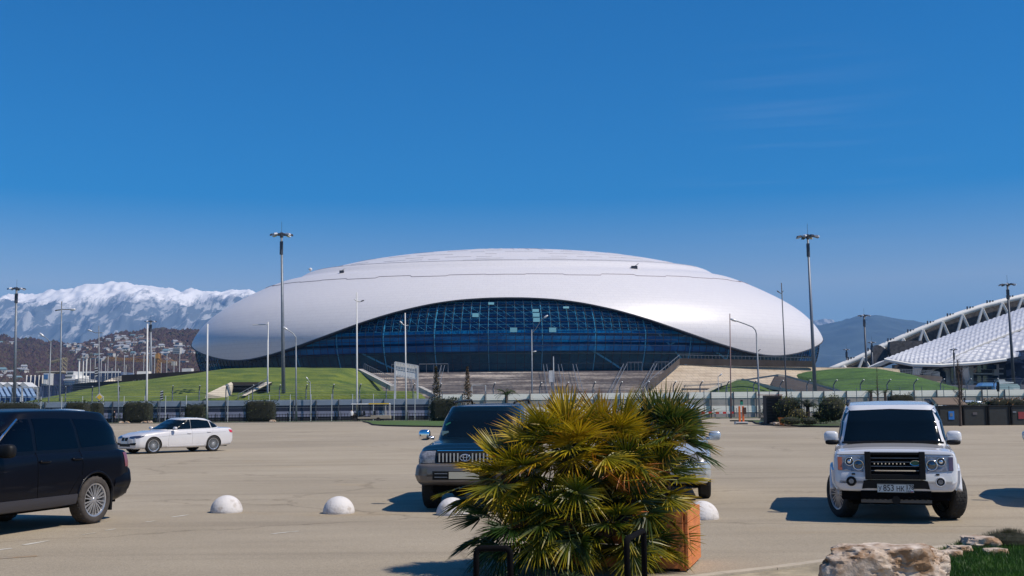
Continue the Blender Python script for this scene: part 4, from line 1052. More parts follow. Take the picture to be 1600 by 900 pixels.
blk(95, 592, 124, 602, YC, 24, M['st_white'], tb, 'lower_deck'); blk(97, 586, 118, 592, YC + 2, 18, M['st_white'], tb, 'middle_deck'); blk(103, 580, 115, 586, YC + 4, 12, M['steel_white'], tb, 'top_deck')
for y in (594, 597.5, 600.5): blk(96, y, 123, y + 1.2, YC - .4, .5, M['navy'], tb, 'window_band')
blk(105, 582, 114, 584.5, YC + 3.6, .5, M['st_glass'], tb, 'window_band'); blk(100, 588, 112, 590.5, YC + 1.6, .5, M['st_glass'], tb, 'window_band')
bs = thing('blue_grandstand', 'long blue-grey grandstand wall with steel bracing low behind the fence at left', 'grandstand', tuple(Vector((at(105, 610, YC-20).x, YC - 20, 0))))
blk(64, 602, 149, 640, YC - 22, 12, M['bluegrey'], bs, 'wall')
b = MB(); Yq = YC - 22.6
for k in range(14):
    x = 68 + k * 6; b.tube([at(x, 602, Yq), at(x, 618, Yq)], .25, 4)
    if k % 2: b.tube([at(x, 603, Yq), at(x + 6, 612, Yq)], .2, 4)
b.build('bracing', M['navy'], bs, world=True); blk(64, 601, 149, 602.5, YC - 22.7, 1, M['steel'], bs, 'top_rail')
bt_ = thing('terrace_blocks', 'blue and white office block partly hidden behind the tall white columns', 'building', tuple(Vector((at(160, 600, YC+30).x, YC + 30, 0))))
blk(122, 581, 190, 603, YC + 30, 20, M['bluegrey'], bt_, 'wall'); blk(124, 580, 188, 583, YC + 29.5, 1, M['st_white'], bt_, 'roof_band')
for x in range(126, 188, 6): blk(x, 585, x + 3.5, 600, YC + 29.6, .6, M['navy'], bt_, 'window')
bc = thing('blue_canopy', 'blue corrugated canopy roof sloping up at the far left edge behind the parked black car', 'canopy', tuple(Vector((at(15, 610, 300).x, 300, 0))))
b = MB()
for k in range(14):
    x = -60 + k * 8; b.prism([at(x, 607, 310), at(x + 5, 607, 310), at(x + 13, 622, 290), at(x + 8, 622, 290)], (0, 0, .5))
b.build('roof_rib', mat('pale_blue_rib', (.25, .35, .5), .5), bc, world=True)
b = MB(); b.prism([at(-80, 607, 310.2), at(52, 607, 310.2), at(56, 640, 290.4), at(-80, 640, 290.4)], (0, 0, -.3)); b.build('roof_sheet', mat('blue_sheet', (.05, .12, .26), .5), bc, world=True)
b = MB(); 
for x in (34, 58): poly_face(b, [(x - 1, 606, 289), (x + 1, 606, 289), (x + 1, 640, 289), (x - 1, 640, 289)], 0, .4)
poly_face(b, [(20, 605, 289), (52, 605, 289), (52, 606.5, 289), (20, 606.5, 289)], 0, .4)
b.build('frame', M['steel_white'], bc, world=True)
for k, x in enumerate((-10, 3, 16, 27)):
    b = MB(); b.prism([at(x, 603, 420), at(x + 9, 597, 420), at(x + 18, 604, 420), at(x + 16, 608, 420)], (0, 8, 0))
    tag(b.build('white_tent', M['steel_white']), 'small white peaked tent roof above the blue canopy at the far left', 'tent', 'white tent roofs at the far left')
# tall white columns and flagpoles
for k, (x, y, wd) in enumerate(((124, 562, 2.6), (130.5, 559, 1.8), (135.5, 558.5, 2.2))):
    b = MB(); A = at(x, y, 520); b.cyl((A.x, 520, 0), (A.x, 520, A.z), wd * .15, n=10); b.box((A.x, 520, A.z + .2), (1.3, 1.3, .35))
    tag(b.build('white_column', M['st_white']), 'tall thick white column behind the left street lamps', 'column', 'thick white columns at left')
r_ = random.Random(5)
fp = [(141.5, 560), (149, 560), (158.5, 560), (169, 557), (175, 575), (181, 556), (185, 576), (194.5, 555), (209, 553), (225, 555), (234, 556), (242, 553), (261, 553), (281, 550), (197, 570), (272, 565), (252, 566), (165, 568)]
def flagpole(): 
    b = MB(); b.cyl((0, 0, 0), (0, 0, 1), .24, .15, n=6); return b.build('flagpole', M['steel_white'])
f0 = None
for k, (x, y) in enumerate(fp):
    A = at(x, y, 500)
    if f0 is None: f0 = flagpole(); o = f0
    else: o = f0.copy(); C.objects.link(o)
    o.location = (A.x, 500, 0); o.scale = (1, 1, A.z); tag(o, 'slim bare white flagpole in the row beyond the left end of the podium', 'flagpole', 'bare flagpoles beyond the podium')
# construction cranes
cn = thing('tower_crane', 'yellow tower crane with its long jib across the hillside houses', 'crane', tuple(Vector((at(248, 600, 700).x, 700, 0))))
def lattice(mb, a, c, wd, n, r):
    a, c = Vector(a), Vector(c); d = (c - a).normalized(); s1 = d.orthogonal().normalized() * wd / 2; s2 = d.cross(s1)
    cs = [s1 + s2, s1 - s2, -s1 - s2, -s1 + s2]
    for q in cs: mb.tube([a + q, c + q], r, 4)
    for k in range(n):
        for i in range(4):
            p = a.lerp(c, k / n) + cs[i]; q = a.lerp(c, (k + 1) / n) + cs[(i + 1) % 4]; mb.tube([p, q], r * .7, 3)
cy = mat('crane_yellow', (.42, .22, .06), .6)
b = MB(); A = at(248, 552, 700); lattice(b, (A.x, 700, 0), (A.x, 700, A.z), 2.0, 18, .16); b.build('mast', cy, cn, world=True)
b = MB(); J0, J1 = at(165, 560, 700), at(276, 566, 700); lattice(b, J0, J1, 1.3, 36, .10); b.build('jib', cy, cn, world=True)
b = MB(); T_ = at(248, 551.5, 700); b.tube([T_, J0.lerp(J1, .25)], .1, 3); b.tube([T_, J1], .1, 3); b.build('tie_rope', cy, cn, world=True)
b = MB(); q = at(272, 568, 700); b.box(q, (3, 2, 2.6)); b.build('counterweight', M['concrete'], cn, world=True)
b = MB(); q = at(246, 557, 699); b.box(q, (2.2, 2, 2.4)); b.build('cab', cy, cn, world=True)
gt = thing('lattice_tower', 'yellowish lattice tower above the tiered white building', 'tower', tuple(Vector((at(100, 600, 620).x, 620, 0))))
b = MB(); A = at(100, 559, 620); lattice(b, (A.x, 620, 0), (A.x, 620, A.z), 2.4, 14, .16); b.build('mast', mat('tower_tan', (.38, .33, .22), .6), gt, world=True)
b = MB(); lattice(b, at(80, 566, 620), at(104, 560, 620), 1, 8, .15); b.build('boom', bpy.data.materials['tower_tan'], gt, world=True)
b = MB(); A = at(291, 575, 400); b.box((A.x, 402, 12), (3.4, 3, 9)); tag(b.build('white_block', M['st_white']), 'small white tower block at the foot of the arena, far left', 'building')
b = MB(); A = at(222, 575, 330); b.box((A.x, 332, 11.2), (4.2, 3, 4.0), taper=.8); tag(b.build('white_tank', M['st_white']), 'small white cabin on the podium behind the pair of tall poles', 'cabin')

# ================================================================== POLES AND LAMPS
def mast(px0, py0, px1, py1, Y, label, r0=.34, r1=.17, crown=1.7, nm='floodlight_mast', mt=None):
    T_ = at(px0, py0, Y); B_ = at(px1, py1, Y); k = (0 - T_.z) / (B_.z - T_.z); B0 = T_ + (B_ - T_) * k
    t = thing(nm, label, 'light mast', tuple(B0), 0, None)
    b = MB(); b.tube([B0, T_ + Vector((0, 0, -.3))], [r0, r1], 10); b.build('pole', mt or M['steel'], t, world=True, smooth=True)
    b = MB(); b.cyl(T_ + Vector((0, 0, -3.4)), T_ + Vector((0, 0, -1.2)), r1 * 1.7, n=8); b.build('winch_sleeve', M['steel_dark'], t, world=True)
    b = MB(); b.tube([T_ + Vector((math.cos(a) * crown * .6, math.sin(a) * crown * .6, 0)) for a in [i * math.pi / 6 for i in range(12)]], .09, 5, closed=True)
    for i in range(4): a = i * math.pi / 4; b.tube([T_ + Vector((math.cos(a) * crown * .6, math.sin(a) * crown * .6, 0)), T_ - Vector((math.cos(a) * crown * .6, math.sin(a) * crown * .6, 0))], .06, 4)
    b.cyl(T_ + Vector((0, 0, -.4)), T_ + Vector((0, 0, .35)), .28, n=8); b.build('head_frame', M['steel_dark'], t, world=True)
    for i in range(8):
        a = i * math.pi / 4 + .2; c = T_ + Vector((math.cos(a) * crown * .82, math.sin(a) * crown * .82, -.02))
        rot = Matrix.Rotation(a, 3, 'Z') @ Matrix.Rotation(R(14), 3, 'Y')
        b = MB(); b.box(c, (.85, .55, .26), rot, taper=.75); b.build('floodlight', M['lamp_head'] if i % 2 else M['lamp_dark'], t, world=True)
    b = MB(); b.cyl(T_, T_ + Vector((0, 0, 2.2)), .03, n=4); b.build('lightning_rod', M['steel_dark'], t, world=True)
    return t
mast(26, 451, 22.5, 622, 266, 'tall floodlight mast at the far left edge in front of the snowy mountains', .42, .24, 2.1)
mast(440, 366.5, 443, 612, 186.5, 'very tall floodlight mast in front of the left part of the domed arena', .36, .17, 1.9)
mast(1262, 369.5, 1273.5, 611, 186.5, 'very tall floodlight mast in front of the right end of the domed arena', .36, .17, 1.9, mt=mat('mast_grey', (.16, .18, .22), .5, .4))
mast(1574, 444.5, 1584, 600, 259, 'tall floodlight mast in front of the quilted stadium roof', .4, .22, 1.9, mt=M['steel_dark'])
mast(1350, 493, 1354, 572, 346, 'floodlight mast behind the right green mound against the blue forested mountain', .42, .25, 2.0, mt=M['steel_dark'])
mast(235.5, 502, 236, 584, 370, 'floodlight mast close behind the tall white pole at left', .5, .3, 1.9)
mast(1362, 535, 1363.5, 572, 420, 'small distant floodlight mast beside the stadium scaffold', .4, .3, 1.4, mt=M['steel_dark'])
mast(1322.5, 546, 1324, 577, 480, 'smallest distant floodlight mast left of the stadium arch', .4, .3, 1.2, mt=M['steel_dark'])
mast(1490, 546, 1491.5, 598, 392-10, 'slim dark floodlight mast in front of the stadium facade', .3, .2, 1.2, mt=M['steel_dark'])
def cobra(mb, tip, mt=None): pass
def lamp(nm, label, px0, py0, px1, py1, Y, arms, r=.085, mt=None, cat='street lamp', z0=0.0, group=None, finial=0):
    # arms: list of (start px,py), [mid], (head px,py), head scale
    T_ = at(px0, py0, Y); B_ = at(px1, py1, Y); k = (z0 - T_.z) / (B_.z - T_.z); B0 = T_ + (B_ - T_) * k
    t = thing(nm, label, cat, tuple(B0), 0, group)
    b = MB(); b.tube([B0, B0.lerp(T_, .3), T_], [r * 1.5, r * 1.1, r * .8], 8); b.build('pole', mt or M['steel'], t, world=True, smooth=True)
    for pts, hs, hm in arms:
        q = [at(a, c, Y) for a, c in pts]
        b = MB(); b.tube(q, r * .6, 6); b.build('arm', mt or M['steel'], t, world=True)
        if hs:
            d = (q[-1] - q[-2]).normalized(); b = MB()
            rot = d.to_track_quat('X', 'Z').to_matrix()
            b.blob(q[-1] + d * hs * .25, (hs, hs * .42, hs * .36), 2.4, 12, 8, rot); b.build('lamp_head', hm, t, world=True, smooth=True)
    return t
LH, LD = M['lamp_head'], M['lamp_dark']
lamp('street_lamp', 'tall street lamp with a cross arm reaching right in front of the snowy mountain', 96.5, 471, 93.5, 628, 190, [([(88, 484.5), (97, 483.5), (111, 483.5)], 1.1, LH), ([(96.5, 484), (89, 485)], .5, LD)], .13)
lamp('street_lamp', 'street lamp leaning its bright head left, left of the tallest thin lamp', 79.5, 534, 76, 628, 175, [([(79.5, 535), (74, 530), (67, 524.5)], .95, LH)], .10)
lamp('street_lamp', 'street lamp with a short curved left arm right of the portal building', 154.5, 509, 155, 640, 178, [([(154.8, 520), (149, 520), (142, 517)], .8, LH), ([(154.8, 520), (160, 520)], .3, LH)], .09)
lamp('white_pole', 'tall plain white pole standing by the left hedge', 230.5, 506, 229.2, 628, 157, [], .13, M['steel_white'], 'pole')
lamp('white_pole', 'tall plain white pole right behind the white sedan', 324.5, 506, 323.2, 640, 153, [], .12, M['steel_white'], 'pole')
lamp('white_pole', 'white pole with a thin rod pointing left, left of the very tall left mast', 418.8, 503, 418.2, 605, 188, [([(418.8, 507), (395, 507.5)], 0, LH)], .13, M['steel_white'], 'pole')
lamp('street_lamp', 'street lamp with a curved left arm just right of the very tall left mast', 462.3, 526, 463, 652, 152, [([(462.3, 527), (458, 521), (448, 514.5)], .8, LH)], .10)
lamp('street_lamp', 'tall thin street lamp with a small double head in front of the left white shell', 557.4, 457, 557.9, 652, 152, [([(557.3, 470.5), (562, 471.5), (565, 470.5)], .5, LD), ([(557.3, 470.5), (554, 468)], .2, LH)], .11, M['steel_white'])
lamp('street_lamp', 'street lamp with a small left head in front of the left part of the glass', 633, 489, 634.7, 652, 151, [([(633.2, 509), (636, 508.5)], .25, LH), ([(633.2, 508.5), (630, 507), (628, 505)], .55, LH)], .09, M['steel_white'])
lamp('street_lamp', 'thin street lamp in front of the middle of the glass with its head above right', 830.7, 515, 831.4, 612, 170, [([(830.9, 521), (838, 513), (845, 500), (851, 496)], .8, LH), ([(831, 550), (834, 549.5)], .55, LH)], .10)
lamp('plain_post', 'plain dark post on the steps right of the middle lamp', 864.6, 557, 865, 600, 189, [], .12, M['steel'], 'post')
lamp('street_lamp', 'street lamp with a long arched arm reaching left before the right shell', 1182, 522, 1187.3, 652, 148, [([(1182.2, 523), (1180.5, 516), (1176, 511), (1165, 506.5), (1149, 501)], .95, LH), ([(1184, 549), (1186.5, 547)], .3, LD)], .12)
lamp('plain_post', 'thin reddish bare pole left of the arched street lamp', 1140.4, 490, 1142.3, 652, 150, [([(1140.4, 490), (1140.6, 500)], 0, LD)], .075, mat('red_brown_steel', (.16, .10, .10), .6), 'post')
lamp('street_lamp', 'tall thin dark street lamp with a short head before the right dome end', 1221, 442, 1230, 640, 150, [([(1221.6, 458), (1220, 458.5), (1217, 456.5)], .45, LD), ([(1221.6, 458), (1223.5, 455)], .15, LD)], .085, M['steel_dark'])
lamp('street_lamp', 'short lamp with twin heads on the grass below the left mound', 484.5, 596, 485.3, 645, 166.5, [([(484.5, 598), (482, 594), (480.5, 592)], .5, LH), ([(484.5, 598), (481, 597)], .3, LH)], .07)
lamp('flag_holder', 'slim post with a small white box between podium and street lamps at left', 184.5, 594, 185, 650, 158, [([(184.5, 594), (187, 594)], 0, LH)], .07, M['steel'], 'post')
lamp('camera_post', 'post with a small camera head before the tan wall', 1122, 588, 1123, 615, 184, [([(1122, 589), (1125, 586.5)], .6, LH)], .07, M['steel'], 'post')
# small camera heads on the catch fence posts
for k, x in enumerate((103, 133, 195, 236, 275, 316, 363, 405, 488, 531, 621, 667, 712, 757, 803, 849, 895, 940, 985)):
    pass
# road signs
sg = lamp('priority_sign', 'yellow diamond road sign with a white border on a thin pole, left', 155, 612, 155.3, 650, 150.5, [], .05, M['steel'], 'road sign')
c = at(155.5, 620.5, 150.2); b = MB(); b.box(c, (.78, .05, .78), Matrix.Rotation(R(45), 3, 'Y')); b.build('sign_plate', M['steel_white'], sg, world=True)
b = MB(); b.box(c - Vector((0, .04, 0)), (.52, .03, .52), Matrix.Rotation(R(45), 3, 'Y')); b.build('sign_face', M['yellow'], sg, world=True)
def stripe_sign(px, py, Y, label, s=1.0):
    t = thing('striped_marker', label, 'marker', tuple(Vector((at(px, py, Y).x, Y, 0)))); A = at(px, py, Y)
    b = MB(); b.cyl((A.x, Y + .1, 0), (A.x, Y + .1, A.z), .05, n=6); b.build('pole', M['steel'], t, world=True)
    b = MB(); b.box(A + Vector((.25 * s, 0, .2)), (.42 * s, .06, 1.3 * s)); b.build('plate', M['black'], t, world=True)
    b = MB()
    for k in range(4): 
        q = A + Vector((.25 * s, -.04, .2 - .5 * s + .34 * k * s)); b.prism([q + Vector((-.2 * s, 0, -.1 * s)), q + Vector((.2 * s, 0, .0)), q + Vector((.2 * s, 0, .16 * s)), q + Vector((-.2 * s, 0, .06 * s))], (0, -.02, 0))
    b.build('stripe', M['steel_white'], t, world=True)
stripe_sign(250, 620, 158, 'small black and white striped marker right of the tall white pole at left')
stripe_sign(147.5, 583, 300, 'larger black and white striped marker before the flagpoles', 2.0)
# gantry board seen from behind
gb = thing('gantry_board', 'white two-legged gantry board seen from the back beside the staircase', 'sign board', tuple(Vector((at(634, 610, 178).x, 178, 0))))
A, B_ = at(617.5, 565.5, 178), at(652.5, 571.5, 178)
for P_ in (A, B_):
    b = MB(); b.box((P_.x, 178, P_.z / 2), (.28, .28, P_.z)); b.build('leg', M['steel_white'], gb, world=True)
b = MB(); D_ = B_ - A; H_ = Vector((0, 0, -2.15))
for f in (0, .5, 1):
    b.tube([A + H_ * f, B_ + H_ * f], .12, 4)
for k in range(9): b.tube([A + D_ * k / 8, A + D_ * k / 8 + H_], .07, 4)
b.build('frame', M['steel_white'], gb, world=True)
b = MB(); b.prism([A + H_ * .03 + Vector((0, .25, 0)), B_ + H_ * .03 + Vector((0, .25, 0)), B_ + H_ * .46 + Vector((0, .25, 0)), A + H_ * .46 + Vector((0, .25, 0))], (0, .08, 0)); b.build('board', M['st_white'], gb, world=True)
b = MB()
for k in range(8):
    q = A + D_ * (k + .5) / 8 + H_ * .75; b.box(q, (.40, .1, .80))
b.build('panel_backs', M['st_white'], gb, world=True)
# frame on the stairs foot, small info column, white covered thing
b = MB(); A, B_ = at(737, 602, 186), at(758.5, 602, 186); b.tube([(A.x, 186, A.z), (B_.x, 186, A.z), (B_.x, 186, 1)], .1, 5); b.tube([(A.x, 186, A.z), (A.x, 186, 1)], .1, 5)
tag(b.build('portal_frame', M['steel_white']), 'thin white portal frame at the foot of the staircase', 'frame')
tt = thing('ticket_pillar', 'white pillar box with a dark cap on the staircase beside the plain post', 'pillar', tuple(Vector((at(862, 590, 205).x, 205, stair_z(205)))))
c = at(862, 588, 205); b = MB(); b.box(c, (.95, .6, 2.1)); b.build('body', M['steel_white'], tt, world=True)
b = MB(); b.box(c + Vector((0, 0, 1.3)), (.6, .5, .4)); b.build('cap', M['black'], tt, world=True)
b = MB(); b.box((c.x, 205, (c.z - 1 + stair_z(205)) / 2 - .2), (.3, .3, 1.2 + c.z - 1 - stair_z(205))); b.build('stem', M['steel'], tt, world=True)
# sign with dark post on right barrier
b = MB(); A = at(1015, 607.5, 165); b.cyl((A.x, 165, 0), (A.x, 165, A.z - 1), .05, n=6); b.box((A.x, 165, A.z - .5), (.25, .25, 1.2)); tag(b.build('signal_head', M['black']), 'small black signal head above the white barrier right of centre', 'signal')
b = MB(); A = at(1559, 598, 165); b.cyl((A.x, 165, 0), (A.x, 165, A.z - 1), .05, n=6); b.box((A.x, 165, A.z - .6), (.28, .25, 1.4)); tag(b.build('signal_head', M['black']), 'small black signal head above the white barrier near the blue kiosk', 'signal')
for k, x in enumerate((771, 923, 700)):
    pass
# marker bollards on the left mound
for px, py in ((250, 603), (301, 602), (427, 597), (499, 600), (455, 614)):
    d = ray(px, py); A = at(px, py, 205); b = MB(); b.cyl((A.x, 205, A.z - .9), (A.x, 205, A.z + .3), .14, n=8)
    tag(b.build('garden_light', M['steel_white']), 'short white garden light on the left green mound', 'garden light', 'short white garden lights on the left mound')
# ================================================================== VEHICLES
def lin(tab, x):
    xs = [t[0] for t in tab]
    if x <= xs[0]: return tab[0][1:]
    for a, c in zip(tab, tab[1:]):
        if x <= c[0]:
            f = (x - a[0]) / max(1e-9, c[0] - a[0]); f = f * f * (3 - 2 * f) * .5 + f * .5
            return tuple(p + (q - p) * f for p, q in zip(a[1:], c[1:]))
    return tab[-1][1:]
def section(w, zb, ze, zt, bulge=1.0):
    P = [(0, zb), (w * .78, zb), (w * .93, zb + .03), (w * .985, zb + .12), (w * bulge, zb + .45 * (ze - zb)), (w * .995, ze - .16), (w * .975, ze - .05),
         (w * .93, ze + .25 * (zt - ze)), (w * .80, ze + .62 * (zt - ze)), (w * .45, ze + .93 * (zt - ze)), (0, zt)]
    return P
def smooth_poly(P, k=3):
    out_ = []
    n = len(P)
    for i in range(n - 1):
        for j in range(k):
            f = j / k; p0, p1, p2, p3 = P[max(0, i-1)], P[i], P[i+1], P[min(n-1, i+2)]
            out_.append(tuple(.5 * (2*b_ + (c-a)*f + (2*a-5*b_+4*c-d)*f*f + (-a+3*b_-3*c+d)*f**3) for a, b_, c, d in zip(p0, p1, p2, p3)))
    return out_ + [P[-1]]
def body_obj(parent, stations, paint, wheels, wr, name='body', nst=90, arch=1.13):
    x0, x1 = stations[0][0], stations[-1][0]; b = MB(); rings = []
    for i in range(nst + 1):
        # more stations at both ends
        u = i / nst; u = .5 - .5 * math.cos(u * math.pi) if True else u
        x = x0 + (x1 - x0) * u; pr = lin(stations, x)
        half = smooth_poly(section(*pr)); full = half + [(-y, z) for y, z in reversed(half[1:-1])]
        rings.append([Vector((x, y, z)) for y, z in full])
    n = len(rings[0]); vs = [p for r_ in rings for p in r_]; fs = []
    for i in range(nst):
        for j in range(n): fs.append((i*n + j, i*n + (j+1) % n, (i+1)*n + (j+1) % n, (i+1)*n + j))
    fs += [tuple(range(n - 1, -1, -1)), tuple(range(nst*n, nst*n + n))]
    b.add(vs, fs); o = b.build(name, paint, parent)
    o.data.materials.append(M['black_matt'])
    for (wx, wy) in wheels:
        s = math.copysign(1, wy); c = MB(); c.cyl((wx, s * (abs(wy) - .20), wr * 1.0), (wx, s * (abs(wy) + .5), wr * 1.0), wr * arch, n=40)
        co = c.build('cut', M['black_matt'])
        md = o.modifiers.new('b', 'BOOLEAN'); md.operation = 'DIFFERENCE'; md.object = co; md.solver = 'EXACT'
        try: md.material_mode = 'TRANSFER'
        except Exception: pass
        dg = bpy.context.evaluated_depsgraph_get(); dg.update()
        me = bpy.data.meshes.new_from_object(o.evaluated_get(dg)); o.modifiers.clear(); o.data = me; bpy.data.objects.remove(co)
    o.data.name = name
    auto_smooth(o, 38)
    return o
def cabin_obj(parent, tab, zb, roof, mt, e=5.0, name='cabin', wtop=.90, crown=.035, n=144):
    # tab: t -> (xf, xr, w); zb(x), roof(x)
    b = MB(); ts = [0, .15, .3, .45, .6, .75, .86, .93, .97, .99, 1.0]; rings = []
    shr = {.93: .003, .97: .012, .99: .03, 1.0: .06}
    def plan(xf, xr, w, e_):
        xc, L = (xf + xr) / 2, (xf - xr) / 2; q = []
        for j in range(n):
            a = 2 * math.pi * j / n; c, s = math.cos(a), math.sin(a)
            q.append((xc + L * math.copysign(abs(c) ** (2 / e_), c), w * math.copysign(abs(s) ** (2 / e_), s)))
        return q
    for t in ts:
        xf, xr, w_ = lin(tab, t); k = shr.get(t, 0)
        rings.append([Vector((x, y, zb(x) + t * (roof(x) - zb(x)))) for x, y in plan(xf - k, xr + k, w_ - k, e)])
    xf, xr, w_ = lin(tab, 1.0); last = plan(xf - .06, xr + .06, w_ - .06, e); xc = (xf + xr) / 2
    for f in (.9, .75, .5, .25):
        rings.append([Vector((xc + (x - xc) * f, y * f, roof(xc + (x - xc) * f) + crown * (1 - f * f))) for x, y in last])
    vs = [p for r_ in rings for p in r_]; fs = []
    for i in range(len(rings) - 1):
        for j in range(n): fs.append((i*n + j, i*n + (j+1) % n, (i+1)*n + (j+1) % n, (i+1)*n + j))
    fs += [tuple(range(n - 1, -1, -1)), tuple(range((len(rings)-1)*n, len(rings)*n))]
    b.add(vs, fs); o = b.build(name, mt, parent); auto_smooth(o, 50); return o
DIRS = {'L': Vector((0, -1, 0)), 'R': Vector((0, 1, 0)), 'F': Vector((-1, 0, 0)), 'B': Vector((1, 0, 0)), 'T': Vector((0, 0, -1))}
def to3(ax, a, c):
    return {'L': Vector((a, 5, c)), 'R': Vector((a, -5, c)), 'F': Vector((5, a, c)), 'B': Vector((-5, a, c)), 'T': Vector((a, c, 5))}[ax]
class Surf:
    def __init__(s, objs):
        bm = bmesh.new()
        for o in objs: bm.from_mesh(o.data)
        s.t = BVHTree.FromBMesh(bm); bm.free()
    def hit(s, ax, a, c):
        o = to3(ax, a, c); h = s.t.ray_cast(o, DIRS[ax])
        if h[0] is None:
            q = s.t.find_nearest(to3(ax, a, c) + DIRS[ax] * 3.4); return q[0], q[1]
        nn = h[1]
        if nn.dot(DIRS[ax]) > 0: nn = -nn
        return h[0], nn
def resample(P, n):
    P = [Vector((a, c)) for a, c in P]; L = [0]
    for a, c in zip(P, P[1:]): L.append(L[-1] + (c - a).length)
    out_ = []
    for i in range(n + 1):
        s = L[-1] * i / n
        for k in range(len(P) - 1):
            if s <= L[k+1] + 1e-9:
                f = (s - L[k]) / max(1e-9, L[k+1] - L[k]); out_.append(P[k].lerp(P[k+1], f)); break
    return out_
def patch(sf, ax, top, bot, name, mt, parent, n=14, m_=6, off=.006, th=.02, smooth=True):
    T_, B_ = resample(top, n), resample(bot, n); g = []
    for i in range(n + 1):
        for j in range(m_ + 1):
            q = T_[i].lerp(B_[i], j / m_); g.append(sf.hit(ax, q.x, q.y))
    b = MB(); W_ = m_ + 1
    fr = [p + nn * off for p, nn in g]; bk = [p - nn * th for p, nn in g]
    fs = [(i*W_ + j, (i+1)*W_ + j, (i+1)*W_ + j + 1, i*W_ + j + 1) for i in range(n) for j in range(m_)]
    bd = [i * W_ for i in range(n + 1)] + [n * W_ + j for j in range(1, W_)] + [i * W_ + m_ for i in range(n - 1, -1, -1)] + [j for j in range(m_ - 1, 0, -1)]
    N = len(fr); b.add(fr + [bk[k] for k in bd], fs + [(bd[k], bd[(k+1) % len(bd)], N + (k+1) % len(bd), N + k) for k in range(len(bd))])
    o = b.build(name, mt, parent); auto_smooth(o, 35); return o
def line_on(sf, ax, pts, r, name, mt, parent, n=24, off=.0, close=False, mb=None):
    P = resample(pts, n); b = mb or MB(); q = []
    for p in P:
        h, nn = sf.hit(ax, p.x, p.y); q.append(h + nn * off)
    b.tube(q, r, 5)
    if mb is None: return b.build(name, mt, parent, smooth=True)
def wheel(parent, x, y, r, wd, rim_r, kind, steer=0.0, tyre=None, rimm=None):
    s = math.copysign(1, y)
    wh = sub('wheel', parent, (x, y, r), (0, 0, steer + (0 if s > 0 else math.pi)))
    h = wd / 2; b = MB()
    prof = [(rim_r, -h*.8), (rim_r + .01, -h*.95), (r*.86, -h), (r*.95, -h*.9), (r*.985, -h*.72), (r, -h*.4), (r, 0), (r, h*.4), (r*.985, h*.72), (r*.95, h*.9), (r*.86, h), (rim_r + .01, h*.95), (rim_r, h*.8)]
    b.lathe(prof, axis='y', n=56)
    for k in range(44):                   # tread blocks
        a = 2 * math.pi * k / 44
        for dy in (-h*.45, 0, h*.45): b.box((math.sin(a) * (r - .001), dy + (.012 if k % 2 else -.012), math.cos(a) * (r - .001)), (.030, h*.34, .010), Matrix.Rotation(a, 3, 'Y'))
    b.build('tyre', tyre or M['tyre'], wh, smooth=False); auto_smooth(wh.children[0], 40)
    rm = MB(); o_ = h * .8
    rm.lathe([(rim_r, -o_), (rim_r + .012, o_), (rim_r, o_ + .006), (rim_r - .022, o_), (rim_r - .03, o_ - .03), (rim_r - .035, -o_)], axis='y', n=48)
    rm.lathe([(0, o_ - .005), (.035, o_ - .005), (.055, o_ - .02), (.075, o_ - .05)], axis='y', n=20)
    nsp, wsp, pair = kind
    for k in range(nsp):
        a0 = 2 * math.pi * k / nsp
        for da in ((-pair, pair) if pair else (0,)):
            a = a0 + da; a2 = a0 + da * 1.7
            p0 = Vector((math.sin(a0 + da*.7) * .045, o_ - .025, math.cos(a0 + da*.7) * .045)); p1 = Vector((math.sin(a2) * (rim_r - .012), o_ - .015, math.cos(a2) * (rim_r - .012)))
            d = p1 - p0; ang = math.atan2(d.x, d.z); c = (p0 + p1) / 2
            rm.box(c, (wsp, .022, d.length), Matrix.Rotation(ang, 3, 'Y'))
    ro = rm.build('rim', rimm or M['rim'], wh, bevel=0); auto_smooth(ro, 30)
    b = MB(); b.lathe([(0, -.02), (rim_r - .03, -.02), (rim_r - .03, -o_)], axis='y', n=32); b.lathe([(0, 0.0), (rim_r * .72, 0.0), (rim_r * .72, -.03)], axis='y', n=32)
    b.build('brake_disc', M['rim_dark'], wh)
    return wh
def mirror(parent, x, y, z, mt, glass=True, size=(.16, .24, .19)):
    s = math.copysign(1, y); b = MB()
    b.blob((x, y + s * .12, z), size, 3.2, 16, 10); b.tube([(x, y - s * .06, z - .06), (x, y + s * .05, z - .05)], .03, 6)
    return b.build('wing_mirror', mt, parent, smooth=True)
def disc(parent, sf, ax, a, c, r, name, mt, th=.02, ring=None, off=0.0):
    h, nn = sf.hit(ax, a, c); d = -DIRS[ax]; b = MB(); b.cyl(h - d * .03 + d * off, h + d * (th + off), r, r * .9, n=24); o = b.build(name, mt, parent)
    if ring:
        b = MB(); q = d.orthogonal().normalized(); q2 = d.cross(q)
        b.tube([h + d * (th + off) + (q * math.cos(t) + q2 * math.sin(t)) * r for t in [i * math.pi / 12 for i in range(24)]], .010, 5, closed=True); b.build(name + '_ring', ring, o, smooth=True)
    return o
def text_obj(txt, size, name, mt, parent, loc, rot, ext=.004, sx=1.0, bold=0.0):
    cu = bpy.data.curves.new(name, 'FONT'); cu.body = txt; cu.size = size; cu.extrude = ext; cu.align_x = 'CENTER'; cu.align_y = 'CENTER'; cu.offset = bold
    t = bpy.data.objects.new(name + '_src', cu); C.objects.link(t)
    dg = bpy.context.evaluated_depsgraph_get(); dg.update(); me = bpy.data.meshes.new_from_object(t.evaluated_get(dg)); bpy.data.objects.remove(t)
    me.name = name; me.materials.clear(); me.materials.append(mt)
    o = bpy.data.objects.new(name, me); C.objects.link(o); o.parent = parent; o.location = loc; o.rotation_euler = rot; o.scale = (sx, 1, 1); return o
